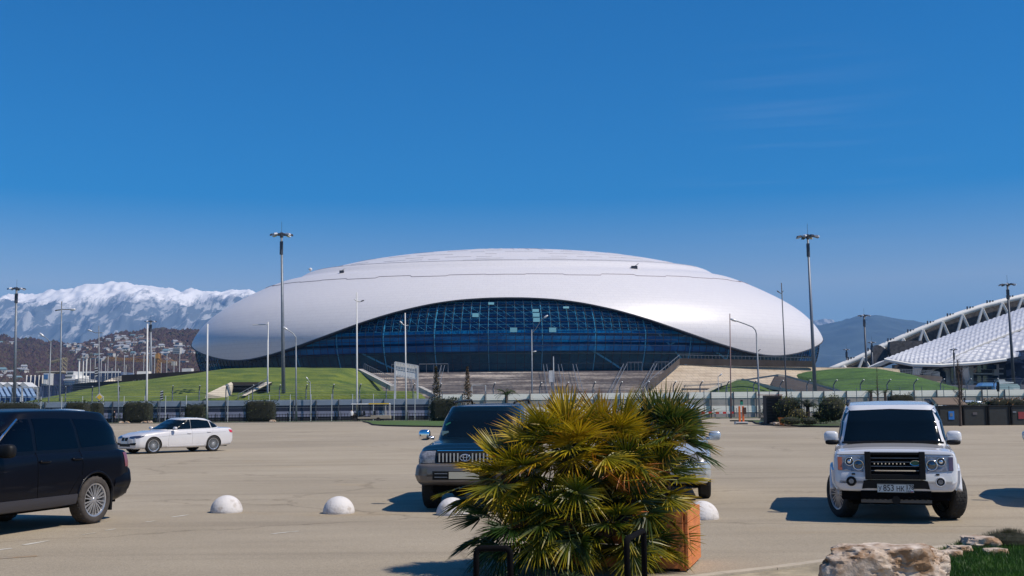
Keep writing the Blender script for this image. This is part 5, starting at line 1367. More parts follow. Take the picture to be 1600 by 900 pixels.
def place(o, h, p_world, p_local):
    a = math.atan2(h[1], h[0]); q = Matrix.Rotation(a, 3, 'Z') @ Vector(p_local)
    o.location = (p_world.x - q.x, p_world.y - q.y, 0); o.rotation_euler = (0, 0, a)

# ------------------------------------------------------------ black estate SUV at the left edge
rr = thing('black_suv', 'black off-road car cut off by the left edge of the photo, rear wheel nearest', 'car')
WR = .372; wl = [(1.42, .84), (1.42, -.84), (-1.33, .84), (-1.33, -.84)]
st_ = [(-2.215, .84, .50, .80, .84), (-2.205, .90, .44, .83, .87), (-2.18, .94, .38, .84, .88), (-2.14, .94, .36, 1.10, 1.16), (-1.95, .955, .32, 1.13, 1.18), (-1.2, .965, .31, 1.14, 1.19), (0, .965, .31, 1.14, 1.19), (.9, .965, .31, 1.12, 1.18), (1.3, .96, .31, 1.08, 1.16), (2.1, .94, .32, 1.0, 1.10), (2.3, .90, .38, .95, 1.04), (2.39, .78, .48, .86, .92)]
bo = body_obj(rr, st_, M['paint_black'], wl, WR)
ca = cabin_obj(rr, [(0, 1.12, -2.17, .915), (.5, .72, -2.09, .855), (1, .22, -1.87, .74)], lambda x: 1.12, lambda x: 1.79 - .028 * (x + .6) ** 2 * (1.1 if x < -.6 else .8), M['paint_black'], 8)
sf = Surf([ca, bo])
for ax in 'LR':
    g = M['glass_tint']
    patch(sf, ax, [(.93, 1.20), (.60, 1.46), (.24, 1.655), (.05, 1.665)], [(.90, 1.195), (.5, 1.195), (.05, 1.195)], 'front_side_window', g, rr, 12, 8, .003)
    patch(sf, ax, [(-.02, 1.668), (-.45, 1.668), (-.86, 1.655)], [(-.02, 1.195), (-.5, 1.195), (-.95, 1.20)], 'rear_side_window', g, rr, 10, 8, .003)
    patch(sf, ax, [(-.92, 1.655), (-1.35, 1.645), (-1.72, 1.60), (-1.86, 1.50)], [(-1.02, 1.205), (-1.4, 1.215), (-1.9, 1.235), (-2.08, 1.25)], 'quarter_window', g, rr, 12, 8, .003)
    b = MB()
    for P_ in ([(.99, .42), (.98, .8), (.95, 1.14)], [(0.0, .40), (.0, .8), (.01, 1.17)], [(-.98, .78), (-1.0, .95), (-.96, 1.18)], [(-.62, .40), (-.70, .52), (-.93, .78)], [(.99, .42), (.2, .40), (-.62, .40)]):
        line_on(sf, ax, P_, .0045, '', None, None, 20, .001, mb=b)
    tag(b.build('door_gap', M['black_matt'], rr, smooth=True))
    s = 1 if ax == 'L' else -1
    for x in (-.14, -1.02+.0):
        h, nn = sf.hit(ax, x if x > -.5 else -.86, 1.03 if x > -.5 else 1.04); b = MB(); b.blob(h + Vector((0, s * .018, 0)), (.24, .035, .045), 3, 12, 8); b.build('door_handle', M['paint_black'], rr, smooth=True)
    patch(sf, ax, [(1.0, .50), (0, .50), (-.88, .50)], [(1.0, .36), (0, .35), (-.88, .36)], 'sill_panel', mat('sill_grey' + ax, (.035, .035, .045), .45), rr, 16, 3, .02)
    # wheel arch lip
    for wx in (1.42, -1.33):
        b = MB(); q = []
        for k in range(19):
            a = R(-8 + 196 * k / 18); x, z = wx + math.cos(a) * WR * 1.19, WR + math.sin(a) * WR * 1.19
            h, nn = sf.hit(ax, x, max(.36, z)); q.append(Vector((h.x, s * .968, h.z)) if abs(h.y) < .9 else h)
        b.tube(q, .018, 6); b.build('arch_lip', M['paint_black'], rr, smooth=True)
    h, nn = sf.hit(ax, 1.06, .92); b = MB(); b.box(h, (.10, .02, .03)); b.build('side_repeater', M['plate'], rr)
    b = MB(); b.prism([(-1.70, s * .80, .18), (-1.70, s * .96, .18), (-1.72, s * .96, .55), (-1.72, s * .80, .55)], (-.04, 0, 0)); b.build('mud_flap', M['black'], rr)
    patch(sf, ax, [(-2.03, 1.09), (-2.13, 1.09)], [(-2.07, .86), (-2.16, .86)], 'tail_lamp', M['lamp_red_dull'], rr, 4, 5, .008)
patch(sf, 'F', [(-.78, 1.62), (0, 1.66), (.78, 1.62)], [(-.80, 1.20), (0, 1.20), (.80, 1.20)], 'windscreen', M['glass'], rr, 14, 8, .003)
patch(sf, 'B', [(-.68, 1.60), (.68, 1.60)], [(-.76, 1.22), (.76, 1.22)], 'rear_window', M['glass_tint'], rr, 14, 8, .003)
b = MB(); b.box((0, 0, .40), (4.2, 1.5, .24)); b.build('underbody', M['black_matt'], rr)
body_obj(rr, [(-2.32, .78, .52, .79, .81), (-2.30, .90, .48, .82, .84), (-2.22, .955, .44, .835, .85), (-2.0, .965, .42, .83, .84), (-1.80, .967, .42, .80, .81)], M['paint_black'], [(-1.33, .84), (-1.33, -.84)], .372, 'rear_bumper', 24)
b = MB(); b.blob((-2.08, 0, .46), (.42, 1.82, .16), 5, 24, 10); b.build('bumper_skirt', mat('skirt_grey', (.03, .03, .04), .5), rr, smooth=True)
for s in (1, -1):
    mirror(rr, .78, s * .95, 1.22, M['black'], size=(.17, .27, .20))
    b = MB(); b.tube([(.94, s * .88, 1.17), (.62, s * .85, 1.44), (.26, s * .76, 1.66)], .018, 5); b.build('pillar_trim', M['chrome'], rr)
    patch(sf, 'F', [(s * .50, .98), (s * .84, .96)], [(s * .50, .80), (s * .84, .80)], 'headlamp', M['lamp_glass'], rr, 8, 5, .01)
patch(sf, 'F', [(-.45, .98), (.45, .98)], [(-.45, .72), (.45, .72)], 'grille', M['black'], rr, 8, 4, .01)
for wx, wy in wl: wheel(rr, wx, math.copysign(.845, wy), WR, .255, .262, (10, .018, .085), tyre=M['tyre_brownish'])
place(rr, (-.30, -.954), gp(146, 818), (-1.33, .93, 0))

# ------------------------------------------------------------ white saloon
bw = thing('white_sedan', 'white four-door saloon parked sideways behind the black car', 'car')
WR = .335; wl = [(1.52, .78), (1.52, -.78), (-1.29, .78), (-1.29, -.78)]
st_ = [(-2.31, .70, .42, .84, .90), (-2.27, .80, .34, .92, .98), (-2.15, .86, .26, .96, 1.03), (-1.7, .893, .22, .95, 1.05), (-1.0, .905, .20, .93, 1.0), (0, .905, .20, .91, .97), (.9, .905, .20, .87, .95), (1.3, .90, .20, .83, .94), (1.8, .885, .20, .77, .88), (2.1, .84, .20, .70, .80), (2.25, .76, .20, .64, .72), (2.33, .60, .24, .58, .62)]
bo = body_obj(bw, st_, M['paint_pearl'], wl, WR, arch=1.10)
def rfb(x): return 1.44 - .042 * (x + .25) ** 2 - (.040 * max(0, -x - .9) ** 2)
ca = cabin_obj(bw, [(0, 1.16, -2.12, .81), (.25, .92, -1.92, .79), (.55, .60, -1.70, .75), (.8, .32, -1.48, .70), (1, .08, -1.15, .63)], lambda x: .86, rfb, M['paint_pearl'], 3.6, crown=.025)
sf = Surf([ca, bo])
for ax in 'LR':
    s = 1 if ax == 'L' else -1
    patch(sf, ax, [(.80, 1.0), (.54, 1.17), (.22, 1.335), (-.22, 1.37)], [(.78, .97), (.4, .97), (-.22, .985)], 'front_side_window', M['glass'], bw, 18, 10, .008)
    patch(sf, ax, [(-.235, 1.37), (-.62, 1.365), (-1.10, 1.31)], [(-.235, .985), (-.7, 1.0), (-1.20, 1.01)], 'rear_side_window', M['glass'], bw, 16, 10, .008)
    patch(sf, ax, [(-1.15, 1.30), (-1.36, 1.22), (-1.54, 1.10)], [(-1.25, 1.015), (-1.4, 1.02), (-1.58, 1.04)], 'quarter_window', M['glass'], bw, 12, 8, .008)
    b = MB()
    for P_ in ([(.86, .30), (.86, .6), (.78, .93)], [(-.24, .28), (-.25, .6), (-.25, .96)], [(-1.28, .98), (-1.22, .80), (-1.02, .60)], [(-.88, .28), (-.9, .42), (-1.02, .60)]):
        line_on(sf, ax, P_, .004, '', None, None, 16, 0, mb=b)
    line_on(sf, ax, [(1.3, .68), (.4, .745), (-1, .80), (-1.9, .83)], .006, '', None, None, 40, -.003, mb=b)
    b.build('door_gap', mat('gap_grey' + ax, (.22, .21, .22), .6), bw, smooth=True)
    for x in (-.10, -1.05):
        h, nn = sf.hit(ax, x, .80 if x > -.5 else .84); b = MB(); b.blob(h + Vector((0, s * .015, 0)), (.2, .03, .035), 3, 12, 8); b.build('door_handle', M['paint_pearl'], bw, smooth=True)
    mirror(bw, .62, s * .86, 1.02, M['paint_pearl'], size=(.14, .20, .13))
    patch(sf, ax, [(-2.04, .92), (-2.28, .90)], [(-2.10, .80), (-2.28, .78)], 'tail_lamp', M['lamp_red'], bw, 5, 4, .008)
    patch(sf, 'F', [(s * .30, .70), (s * .55, .73), (s * .79, .745)], [(s * .30, .64), (s * .55, .62), (s * .79, .665)], 'headlamp', mat('xenon_lamp' + ax, (.04, .05, .09), .1, .3, coat=1), bw, 10, 4, .01)
    patch(sf, ax, [(1.90, .745), (2.10, .71), (2.24, .66)], [(1.96, .70), (2.10, .655), (2.24, .63)], 'headlamp', mat('xenon_lamp_side' + ax, (.04, .05, .09), .1, .3, coat=1), bw, 6, 3, .01)
    k_ = patch(sf, 'F', [(s * .02, .66), (s * .25, .67)], [(s * .03, .52), (s * .23, .53)], 'kidney_grille', M['black'], bw, 6, 4, .015)
    b = MB(); q = [sf.hit('F', a, c)[0] + Vector((.02, 0, 0)) for a, c in ((s*.015, .665), (s*.255, .675), (s*.235, .52), (s*.03, .51))]; b.tube(q, .010, 5, closed=True); b.build('kidney_ring', M['chrome'], k_)
    patch(sf, 'F', [(s * .42, .44), (s * .76, .46)], [(s * .42, .36), (s * .74, .36)], 'side_intake', M['black'], bw, 6, 3, .008)
    patch(sf, ax, [(.95, .30), (0, .30), (-.8, .31)], [(.95, .25), (0, .25), (-.8, .26)], 'sill_panel', M['paint_pearl'], bw, 14, 3, .018)
patch(sf, 'F', [(-.40, .42), (.40, .42)], [(-.42, .30), (.42, .30)], 'lower_intake', M['black'], bw, 8, 3, .008)
patch(sf, 'F', [(-.57, 1.35), (0, 1.375), (.57, 1.35)], [(-.70, .985), (0, .975), (.70, .985)], 'windscreen', M['glass'], bw, 48, 24, .008)
patch(sf, 'B', [(-.54, 1.31), (0, 1.33), (.54, 1.31)], [(-.64, 1.06), (.64, 1.06)], 'rear_window', M['glass'], bw, 14, 8, .004)
h, nn = sf.hit('F', 0, .47); b = MB(); b.box(h + Vector((.02, 0, 0)), (.015, .5, .11)); b.build('number_plate', M['plate'], bw)
b = MB(); b.box((0, 0, .28), (4.1, 1.4, .14)); b.build('underbody', M['black_matt'], bw)
b = MB(); b.blob((-.95, 0, 1.42), (.16, .05, .06), 2.5, 10, 6); b.build('roof_antenna', M['paint_pearl'], bw, smooth=True)
for wx, wy in wl: wheel(bw, wx, math.copysign(.785, wy), WR, .225, .245, (20, .013, 0), rimm=M['chrome'] if False else M['rim'])
place(bw, (-.68, -.733), gp(240, 709), (1.52, .88, 0))

# ------------------------------------------------------------ white boxy SUV, front on
ds = thing('white_suv', 'white boxy off-road car facing the camera with turned front wheels and a black grille guard', 'car')
WR = .385; wl = [(1.50, .80), (1.50, -.80), (-1.385, .80), (-1.385, -.80)]
st_ = [(-2.41, .88, .45, 1.12, 1.16), (-2.36, .93, .40, 1.14, 1.18), (-1.5, .95, .40, 1.14, 1.18), (0, .95, .40, 1.14, 1.18), (.9, .95, .42, 1.13, 1.18), (1.15, .95, .44, 1.10, 1.185), (2.0, .94, .47, 1.075, 1.15), (2.28, .925, .48, 1.06, 1.12), (2.37, .91, .48, 1.05, 1.10), (2.41, .885, .49, .80, .84), (2.43, .84, .52, .76, .78)]
bo = body_obj(ds, st_, M['paint_white'], wl, WR, arch=1.10)
ca = cabin_obj(ds, [(0, 1.20, -2.36, .90), (.5, .95, -2.33, .845), (1, .62, -2.27, .745)], lambda x: 1.12, lambda x: 1.80 + (.05 if x < -.6 else .05 * max(0, (.2 - x) / .8) if x < .2 else 0) , M['paint_white'], 9, crown=.02)
sf = Surf([ca, bo])
for ax in 'LR':
    s = 1 if ax == 'L' else -1
    patch(sf, ax, [(1.0, 1.22), (.80, 1.50), (.62, 1.74), (.05, 1.76)], [(.98, 1.21), (.5, 1.21), (.05, 1.21)], 'front_side_window', M['glass_tint'], ds, 12, 8, .004)
    patch(sf, ax, [(-.02, 1.76), (-.95, 1.76)], [(-.02, 1.21), (-1.0, 1.21)], 'rear_side_window', M['glass_tint'], ds, 10, 8, .004)
    patch(sf, ax, [(-1.05, 1.78), (-2.1, 1.78)], [(-1.1, 1.21), (-2.15, 1.21)], 'quarter_window', M['glass_tint'], ds, 10, 8, .004)
    b = MB(); b.tube([(.45, s * .70, 1.80), (0, s * .70, 1.83), (-.7, s * .70, 1.875), (-2.1, s * .70, 1.885)], .024, 6); b.build('roof_rail', M['black'], ds, smooth=True)
    # flared arch of the front wheel
    b = MB(); q = [Vector((1.50 + math.cos(R(a)) * WR * 1.17, s * .955, max(.47, WR + math.sin(R(a)) * WR * 1.17))) for a in range(5, 176, 10)]
    b.tube(q, [.045] * len(q), 8); q = [Vector((-1.385 + math.cos(R(a)) * WR * 1.17, s * .955, max(.42, WR + math.sin(R(a)) * WR * 1.17))) for a in range(5, 176, 10)]
    b.tube(q, .035, 8); b.build('wheel_arch_flare', M['paint_white'], ds, smooth=True)
    patch(sf, ax, [(2.34, .80), (2.12, .84), (1.98, .78)], [(2.34, .52), (2.12, .52), (1.98, .52)], 'bumper_corner', M['paint_white'], ds, 6, 5, .03)
    mirror(ds, .92, s * .86, 1.27, M['paint_white'], size=(.16, .24, .20))
    b = MB(); b.blob((.95, s * .97, 1.185), (.14, .22, .09), 3, 12, 8); b.build('mirror_base', M['black'], ds, smooth=True)
    # headlamp: clear housing, dark surround, two round lamps, amber outer corner
    sy = lambda a: s * a
    hl = patch(sf, 'F', [(sy(.47), 1.015), (sy(.85), 1.005)], [(sy(.47), .775), (sy(.845), .80)], 'headlamp', M['lamp_glass'], ds, 8, 6, .012)
    patch(sf, 'F', [(sy(.785), 1.0), (sy(.85), .998)], [(sy(.785), .80), (sy(.845), .805)], 'indicator', M['lamp_amber'] if s < 0 else mat('violet_lens', (.12, .07, .10), .2, coat=1), hl, 3, 4, .018)
    for (yy, zz, r_) in ((.54, .885, .083), (.675, .935, .066)):
        h, nn = sf.hit('F', sy(yy), zz); b = MB(); X = h.x + .012
        b.lathe([(r_, 0), (r_ * 1.02, .022), (r_ * .86, .024), (r_ * .84, .006)], (X, sy(yy), zz), 'x', 28); b.build('lamp_ring', M['chrome'], hl, smooth=True)
        b = MB(); b.lathe([(r_ * .85, .004), (r_ * .6, .016), (0, .022)], (X, sy(yy), zz), 'x', 24); b.build('lens', mat('lens_glass%d%d' % (s, zz * 100), (.10, .12, .15) if zz < .9 else (.03, .035, .045), .08, .6, coat=1), hl, smooth=True)
        if zz > .9:
            b = MB(); b.lathe([(.03, .018), (.022, .03), (0, .034)], (X, sy(yy), zz), 'x', 16); b.build('projector', M['chrome'], hl, smooth=True)
    b = MB(); h, nn = sf.hit('F', sy(.62), .745); b.box(h + Vector((.012, 0, 0)), (.02, .05, .022)); b.build('washer_jet', M['black'], ds)
    fo = disc(ds, sf, 'F', sy(.655), .635, .066, 'fog_lamp', M['black'], .012, M['paint_white'] if s > 0 else M['black'])
    h, nn = sf.hit('F', sy(.655), .635); b = MB(); b.cyl((h.x + .01, sy(.655), .635), (h.x + .022, sy(.655), .635), .04, .035, n=18); b.build('lens', M['lamp_glass'], fo)
    # washer nozzles and wipers
    b = MB(); h, nn = sf.hit('T', 1.25, s * .33); b.blob(h + Vector((0, 0, .012)), (.05, .03, .03), 3, 8, 6); b.build('washer_nozzle', M['black'], ds)
    line_on(sf, 'T', [(1.13, s * .88), (1.5, s * .865), (2.0, s * .85), (2.3, s * .83)], .005, 'bonnet_gap', mat('bonnet_gap' + ax, (.2, .2, .22), .6), ds, 24, .0)
line_on(sf, 'F', [(-.86, 1.035), (0, 1.045), (.86, 1.035)], .006, 'bonnet_front_gap', M['black'], ds, 30, 0)
patch(sf, 'F', [(-.67, 1.70), (0, 1.725), (.67, 1.70)], [(-.775, 1.19), (0, 1.185), (.775, 1.19)], 'windscreen', M['glass'], ds, 56, 24, .010)
for ya, yb, nm_ in ((-.55, .12, 'a'), (.02, .70, 'b')):
    b = MB(); A = sf.hit('F', ya, 1.195)[0] + Vector((.03, 0, 0.005)); B_ = sf.hit('F', yb, 1.21)[0] + Vector((.03, 0, 0)); b.tube([A, B_], .010, 5); b.build('wiper', M['black'], ds)
b = MB(); b.box((1.205, 0, 1.185), (.12, 1.6, .03)); b.build('cowl', M['black'], ds)
# guard frame and grille
gx = 2.43
gg = sub('grille_guard', ds)
b = MB(); b.box((gx, -.40, .875), (.10, .09, .42)); b.box((gx, .40, .875), (.10, .09, .42)); b.box((gx - .005, 0, 1.06), (.08, .72, .035)); b.box((gx - .005, 0, .705), (.08, .72, .08)); b.build('guard_frame', M['black'], gg, bevel=.012)
patch(sf, 'F', [(-.40, 1.055), (.40, 1.055)], [(-.40, .69), (.40, .69)], 'grille_back', M['black_matt'], gg, 10, 6, .012)
b = MB()
for z in (.80, .865, .93, .99): b.box((gx + .005, 0, z), (.02, .72, .010))
b.build('grille_bar', M['steel'], gg)
b = MB(); b.box((gx + .012, 0, .800), (.02, .60, .018)); b.build('grille_chrome_bar', M['chrome'], gg)
b = MB(); b.lathe([(0, .008), (.034, .006), (.038, 0)], (gx + .012, .30, .915), 'x', 20); b.v = [Vector((p.x, .30 + (p.y - .30) * 1.9, p.z)) for p in b.v]; b.build('oval_badge', mat('green_badge', (.02, .09, .05), .3), gg)
b = MB(); b.tube([(gx + .018, .30 + .072 * math.cos(t), .915 + .038 * math.sin(t)) for t in [i * math.pi / 12 for i in range(24)]], .005, 4, closed=True); b.build('badge_rim', M['chrome'], gg)
b = MB()
for k in range(9): b.box((gx + .008, -.30 + k * .055, .905), (.012, .016, .022))
b.build('grille_lattice', M['chrome'], gg)
# black bumper centre, plate, skid plate
patch(sf, 'F', [(-.47, .645), (-.43, .66), (.43, .66), (.47, .645)], [(-.53, .40), (0, .40), (.53, .40)], 'bumper_insert', M['black'], ds, 12, 4, .012)
b = MB(); b.box((2.36, 0, .43), (.14, 1.04, .13)); b.box((2.26, 0, .41), (.14, 1.62, .13)); b.build('lower_valance', M['black_matt'], ds, bevel=.02)
h = 2.465; b = MB(); b.box((h, -.005, .535), (.012, .535, .125)); pl_ = b.build('number_plate', M['plate'], ds)
b = MB(); b.tube([(h + .008, -.005 + a, .535 + c) for a, c in ((-.262, -.057), (.262, -.057), (.262, .057), (-.262, .057))], .003, 4, closed=True); b.box((h + .007, .155, .535), (.004, .004, .112)); b.build('plate_border', M['ink'], pl_)
RX = (R(90), 0, R(90))
text_obj('У', .105, 'plate_letter', M['ink'], pl_, (h + .007, -.232, .525), RX, .002, .78, .0016); text_obj('853', .128, 'plate_digits', M['ink'], pl_, (h + .007, -.105, .535), RX, .002, .86, .0018)
text_obj('НК', .103, 'plate_letter', M['ink'], pl_, (h + .007, .066, .525), RX, .002, .84, .0016); text_obj('178', .092, 'plate_digits', M['ink'], pl_, (h + .007, .207, .548), RX, .002, .82, .0014)
text_obj('RUS', .034, 'plate_country', M['ink'], pl_, (h + .007, .195, .493), RX, .002, .9, .0006)
b = MB(); 
for k, cm in enumerate(('plate', 'blue', 'red')):
    bb = MB(); bb.box((h + .008, .236, .502 - k * .008), (.004, .03, .008)); bb.build('plate_flag', M[cm], pl_)
sk = mat('skid_steel', (.10, .095, .09), .5, .4)
b = MB(); b.box((2.36, 0, .335), (.10, 1.04, .05)); 
for k in range(13):
    if k != 6: b.box((2.375, -.47 + k * .078, .375), (.09, .038, .05))
b.build('skid_plate', sk, ds, bevel=.006)
b = MB(); b.cyl((2.38, 0, .355), (2.44, 0, .355), .062, n=20); b.build('tow_cover', M['black'], ds)
b = MB(); b.box((0, 0, .38), (4.3, 1.30, .22)); b.build('underbody', M['black_matt'], ds)
for wx, wy in wl: wheel(ds, wx, math.copysign(.81, wy), WR, .255, .262, (10, .02, .11), steer=(R(27) if wx > 0 else 0), tyre=M['tyre'])
# suggestion of seats and wheel behind the screen
h_ = Vector((-.30, -.954)); place(ds, h_, at(1397, 700, 16.9), (2.43, 0, 0)); ds.scale = (.97, .965, .98)

# ------------------------------------------------------------ dark green-blue SUV, front on
def toyota():
    ty = thing('dark_suv', 'dark blue-green off-road car with a champagne bumper half hidden by the big palm', 'car')
    WR = .37; wl = [(1.42, .76), (1.42, -.76), (-1.25, .76), (-1.25, -.76)]
    st_ = [(-2.25, .80, .5, 1.10, 1.14), (-2.2, .86, .45, 1.12, 1.16), (-1, .885, .42, 1.12, 1.17), (0, .885, .42, 1.12, 1.18), (.8, .885, .42, 1.13, 1.22), (1.0, .885, .45, 1.12, 1.235), (1.9, .87, .50, 1.06, 1.16), (2.15, .85, .55, 1.0, 1.08), (2.25, .80, .60, .95, 1.01), (2.28, .76, .66, .90, .93)]
    bo = body_obj(ty, st_, M['paint_teal'], wl, WR, arch=1.12)
    ca = cabin_obj(ty, [(0, 1.12, -2.2, .83), (.5, .80, -2.15, .78), (1, .42, -2.05, .68)], lambda x: 1.14, lambda x: 1.80 + .02 * max(0, .5 - x), M['paint_teal'], 6, crown=.03)
    sf = Surf([ca, bo])
    bs_ = [(1.80, .90, .42, .72, .74), (2.1, .90, .44, .80, .82), (2.30, .88, .47, .81, .83), (2.38, .80, .50, .79, .81), (2.41, .66, .52, .77, .79)]
    bp = body_obj(ty, bs_, M['cladding'], [(1.42, .76), (1.42, -.76)], WR, 'bumper', 24, 1.12); sb = Surf([bp])
    patch(sb, 'F', [(-.55, .70), (.55, .70)], [(-.55, .555), (.55, .555)], 'lower_intake', M['black'], ty, 10, 3, .006)
    b = MB(); b.box((2.43, .0, .63), (.02, .52, .115)); b.build('number_plate', mat('yellowed_plate', (.45, .42, .33), .5), ty)
    for z in (.60, .66): 
        b = MB(); b.box((2.425, -.40, z), (.02, .22, .012)); b.build('intake_bar', M['steel'], ty)
    patch(sf, 'F', [(-.50, 1.02), (.50, 1.02)], [(-.50, .83), (.50, .83)], 'grille', M['black'], ty, 10, 4, .012)
    b = MB()
    for k in range(15):
        y = -.45 + .9 * k / 14
        if abs(y) < .07: continue
        h, nn = sf.hit('F', y, .925); b.box((h.x + .02, y, .925), (.02, .022, .15))
    b.build('grille_bar', M['rim'], ty)
    b = MB(); line_on(sf, 'F', [(-.50, 1.03), (.50, 1.03)], .010, '', None, None, 12, .015, mb=b); line_on(sf, 'F', [(-.50, .82), (.50, .82)], .010, '', None, None, 12, .015, mb=b); b.build('grille_surround', M['chrome'], ty)
    h, nn = sf.hit('F', 0, .925); b = MB()
    for (a, c, dy, dz) in ((.088, .06, 0, 0), (.03, .055, 0, 0), (.062, .026, 0, .026)):
        b.tube([(h.x + .03, dy + a * math.cos(t), .925 + dz + c * math.sin(t)) for t in [i * math.pi / 12 for i in range(24)]], .007, 5, closed=True)
    b.build('oval_emblem', M['chrome'], ty, smooth=True)
    for s in (1, -1):
        patch(sf, 'F', [(s * .53, 1.03), (s * .80, 1.02)], [(s * .53, .83), (s * .80, .835)], 'headlamp', M['lamp_glass'], ty, 8, 5, .012)
        ax = 'L' if s > 0 else 'R'
        patch(sf, ax, [(2.02, 1.0), (2.2, .99)], [(2.02, .84), (2.2, .84)], 'indicator', mat('corner_lens' + ax, (.2, .14, .10), .2, coat=1), ty, 4, 4, .01)
        patch(sf, ax, [(.86, 1.24), (.62, 1.50), (.38, 1.69), (0, 1.70)], [(.84, 1.23), (.5, 1.23), (0, 1.23)], 'front_side_window', M['glass'], ty, 12, 8, .004)
        patch(sf, ax, [(-.06, 1.70), (-.95, 1.70)], [(-.06, 1.23), (-1.0, 1.23)], 'rear_side_window', M['glass'], ty, 10, 8, .004)
        patch(sf, ax, [(-1.03, 1.70), (-1.95, 1.68)], [(-1.08, 1.23), (-2.0, 1.23)], 'quarter_window', M['glass'], ty, 10, 8, .004)
        patch(sf, ax, [(1.0, .72), (0, .72), (-.85, .72)], [(1.0, .46), (0, .46), (-.85, .46)], 'door_cladding', M['cladding'], ty, 12, 4, .02)
        mirror(ty, .86, s * .90, 1.28, M['chrome'], size=(.15, .22, .20))
        b = MB(); b.tube([(.25, s * .58, 1.855), (.15, s * .60, 1.885), (-1.8, s * .60, 1.93), (-1.9, s * .60, 1.86)], .022, 6); b.build('roof_rail', M['black'], ty, smooth=True)
    patch(sf, 'F', [(-.65, 1.70), (0, 1.72), (.65, 1.70)], [(-.75, 1.25), (0, 1.24), (.75, 1.25)], 'windscreen', M['glass'], ty, 14, 10, .004)
    h, nn = sf.hit('F', -.60, 1.48); b = MB(); b.box(h + Vector((.012, 0, 0)), (.008, .10, .03), Matrix.Rotation(R(25), 3, 'X')); b.build('windscreen_sticker', M['green_lamp'], ty)
    h, nn = sf.hit('F', -.62, 1.31); b = MB(); b.box(h + Vector((.012, 0, 0)), (.008, .12, .08)); b.build('permit_card', mat('pale_card', (.18, .28, .27), .6), ty)
    b = MB(); b.box((0, 0, .42), (4.0, 1.25, .24)); b.build('underbody', M['black_matt'], ty)
    for wx, wy in wl: wheel(ty, wx, math.copysign(.76, wy), WR, .25, .21, (6, .05, 0))
    return ty
ty = toyota(); place(ty, (-.135, -.99), at(725, 700, 19.3), (2.41, 0, 0))

# ------------------------------------------------------------ silver people carriers
def van(label, name='silver_minivan'):
    v = thing(name, label, 'car')
    WR = .35; wl = [(1.45, .80), (1.45, -.80), (-1.45, .80), (-1.45, -.80)]
    st_ = [(-2.4, .84, .45, 1.10, 1.14), (-2.34, .92, .36, 1.14, 1.18), (-1, .95, .30, 1.12, 1.18), (0, .95, .30, 1.12, 1.18), (1.0, .95, .30, 1.08, 1.16), (1.7, .94, .30, .96, 1.06), (2.15, .90, .32, .84, .94), (2.35, .80, .36, .74, .80), (2.42, .62, .42, .64, .68)]
    bo = body_obj(v, st_, M['paint_silver'], wl, WR)
    ca = cabin_obj(v, [(0, 1.50, -2.34, .90), (.5, 1.0, -2.30, .85), (1, .45, -2.15, .72)], lambda x: 1.08, lambda x: 1.82 - .02 * (x + .8) ** 2, M['paint_silver'], 5, crown=.04)
    sf = Surf([ca, bo])
    for ax in 'LR':
        s = 1 if ax == 'L' else -1
        patch(sf, ax, [(1.15, 1.20), (.75, 1.52), (.35, 1.70), (-.05, 1.72)], [(1.1, 1.16), (.5, 1.17), (-.05, 1.18)], 'front_side_window', M['glass'], v, 12, 8, .004)
        patch(sf, ax, [(-.12, 1.72), (-1.1, 1.71)], [(-.12, 1.18), (-1.15, 1.20)], 'rear_side_window', M['glass'], v, 10, 8, .004)
        patch(sf, ax, [(-1.18, 1.70), (-2.0, 1.64)], [(-1.22, 1.20), (-2.1, 1.24)], 'quarter_window', M['glass'], v, 10, 8, .004)
        b = MB()
        for P_ in ([(1.0, .4), (1.0, 1.12)], [(-.08, .4), (-.08, 1.15)], [(-1.15, .7), (-1.15, 1.17)]): line_on(sf, ax, P_, .005, '', None, None, 10, 0, mb=b)
        b.build('door_gap', M['black'], v)
        mirror(v, 1.0, s * .93, 1.18, M['paint_silver'])
        patch(sf, 'F', [(s * .48, .86), (s * .82, .90)], [(s * .48, .72), (s * .82, .74)], 'headlamp', M['lamp_glass'], v, 8, 5, .012)
        patch(sf, 'B', [(s * .74, 1.2), (s * .88, 1.2)], [(s * .74, .85), (s * .88, .85)], 'tail_lamp', M['lamp_red'], v, 4, 5, .012)
    patch(sf, 'F', [(-.66, 1.70), (0, 1.73), (.66, 1.70)], [(-.80, 1.18), (0, 1.16), (.80, 1.18)], 'windscreen', M['glass'], v, 14, 10, .004)
    patch(sf, 'B', [(-.62, 1.68), (.62, 1.68)], [(-.74, 1.22), (.74, 1.22)], 'rear_window', M['glass'], v, 12, 8, .004)
    patch(sf, 'F', [(-.42, .84), (.42, .84)], [(-.42, .70), (.42, .70)], 'grille', M['black'], v, 8, 3, .01)
    patch(sf, 'F', [(-.6, .50), (.6, .50)], [(-.6, .38), (.6, .38)], 'lower_intake', M['black'], v, 8, 3, .01)
    b = MB(); b.box((0, 0, .36), (4.2, 1.3, .2)); b.build('underbody', M['black_matt'], v)
    for wx, wy in wl: wheel(v, wx, math.copysign(.80, wy), WR, .23, .235, (10, .03, 0))
    return v
v1 = van('silver people carrier almost hidden behind the fan palms'); place(v1, (-.12, -.993), gp(1110, 778), (1.45, .91, 0))
v2 = copy_tree(v1); v2['label'] = 'silver car mostly outside the right edge, only its mirror and shadow in view'; place(v2, (-.46, -.89), at(1619, 760, 19.6), (2.1, -.93, 0))
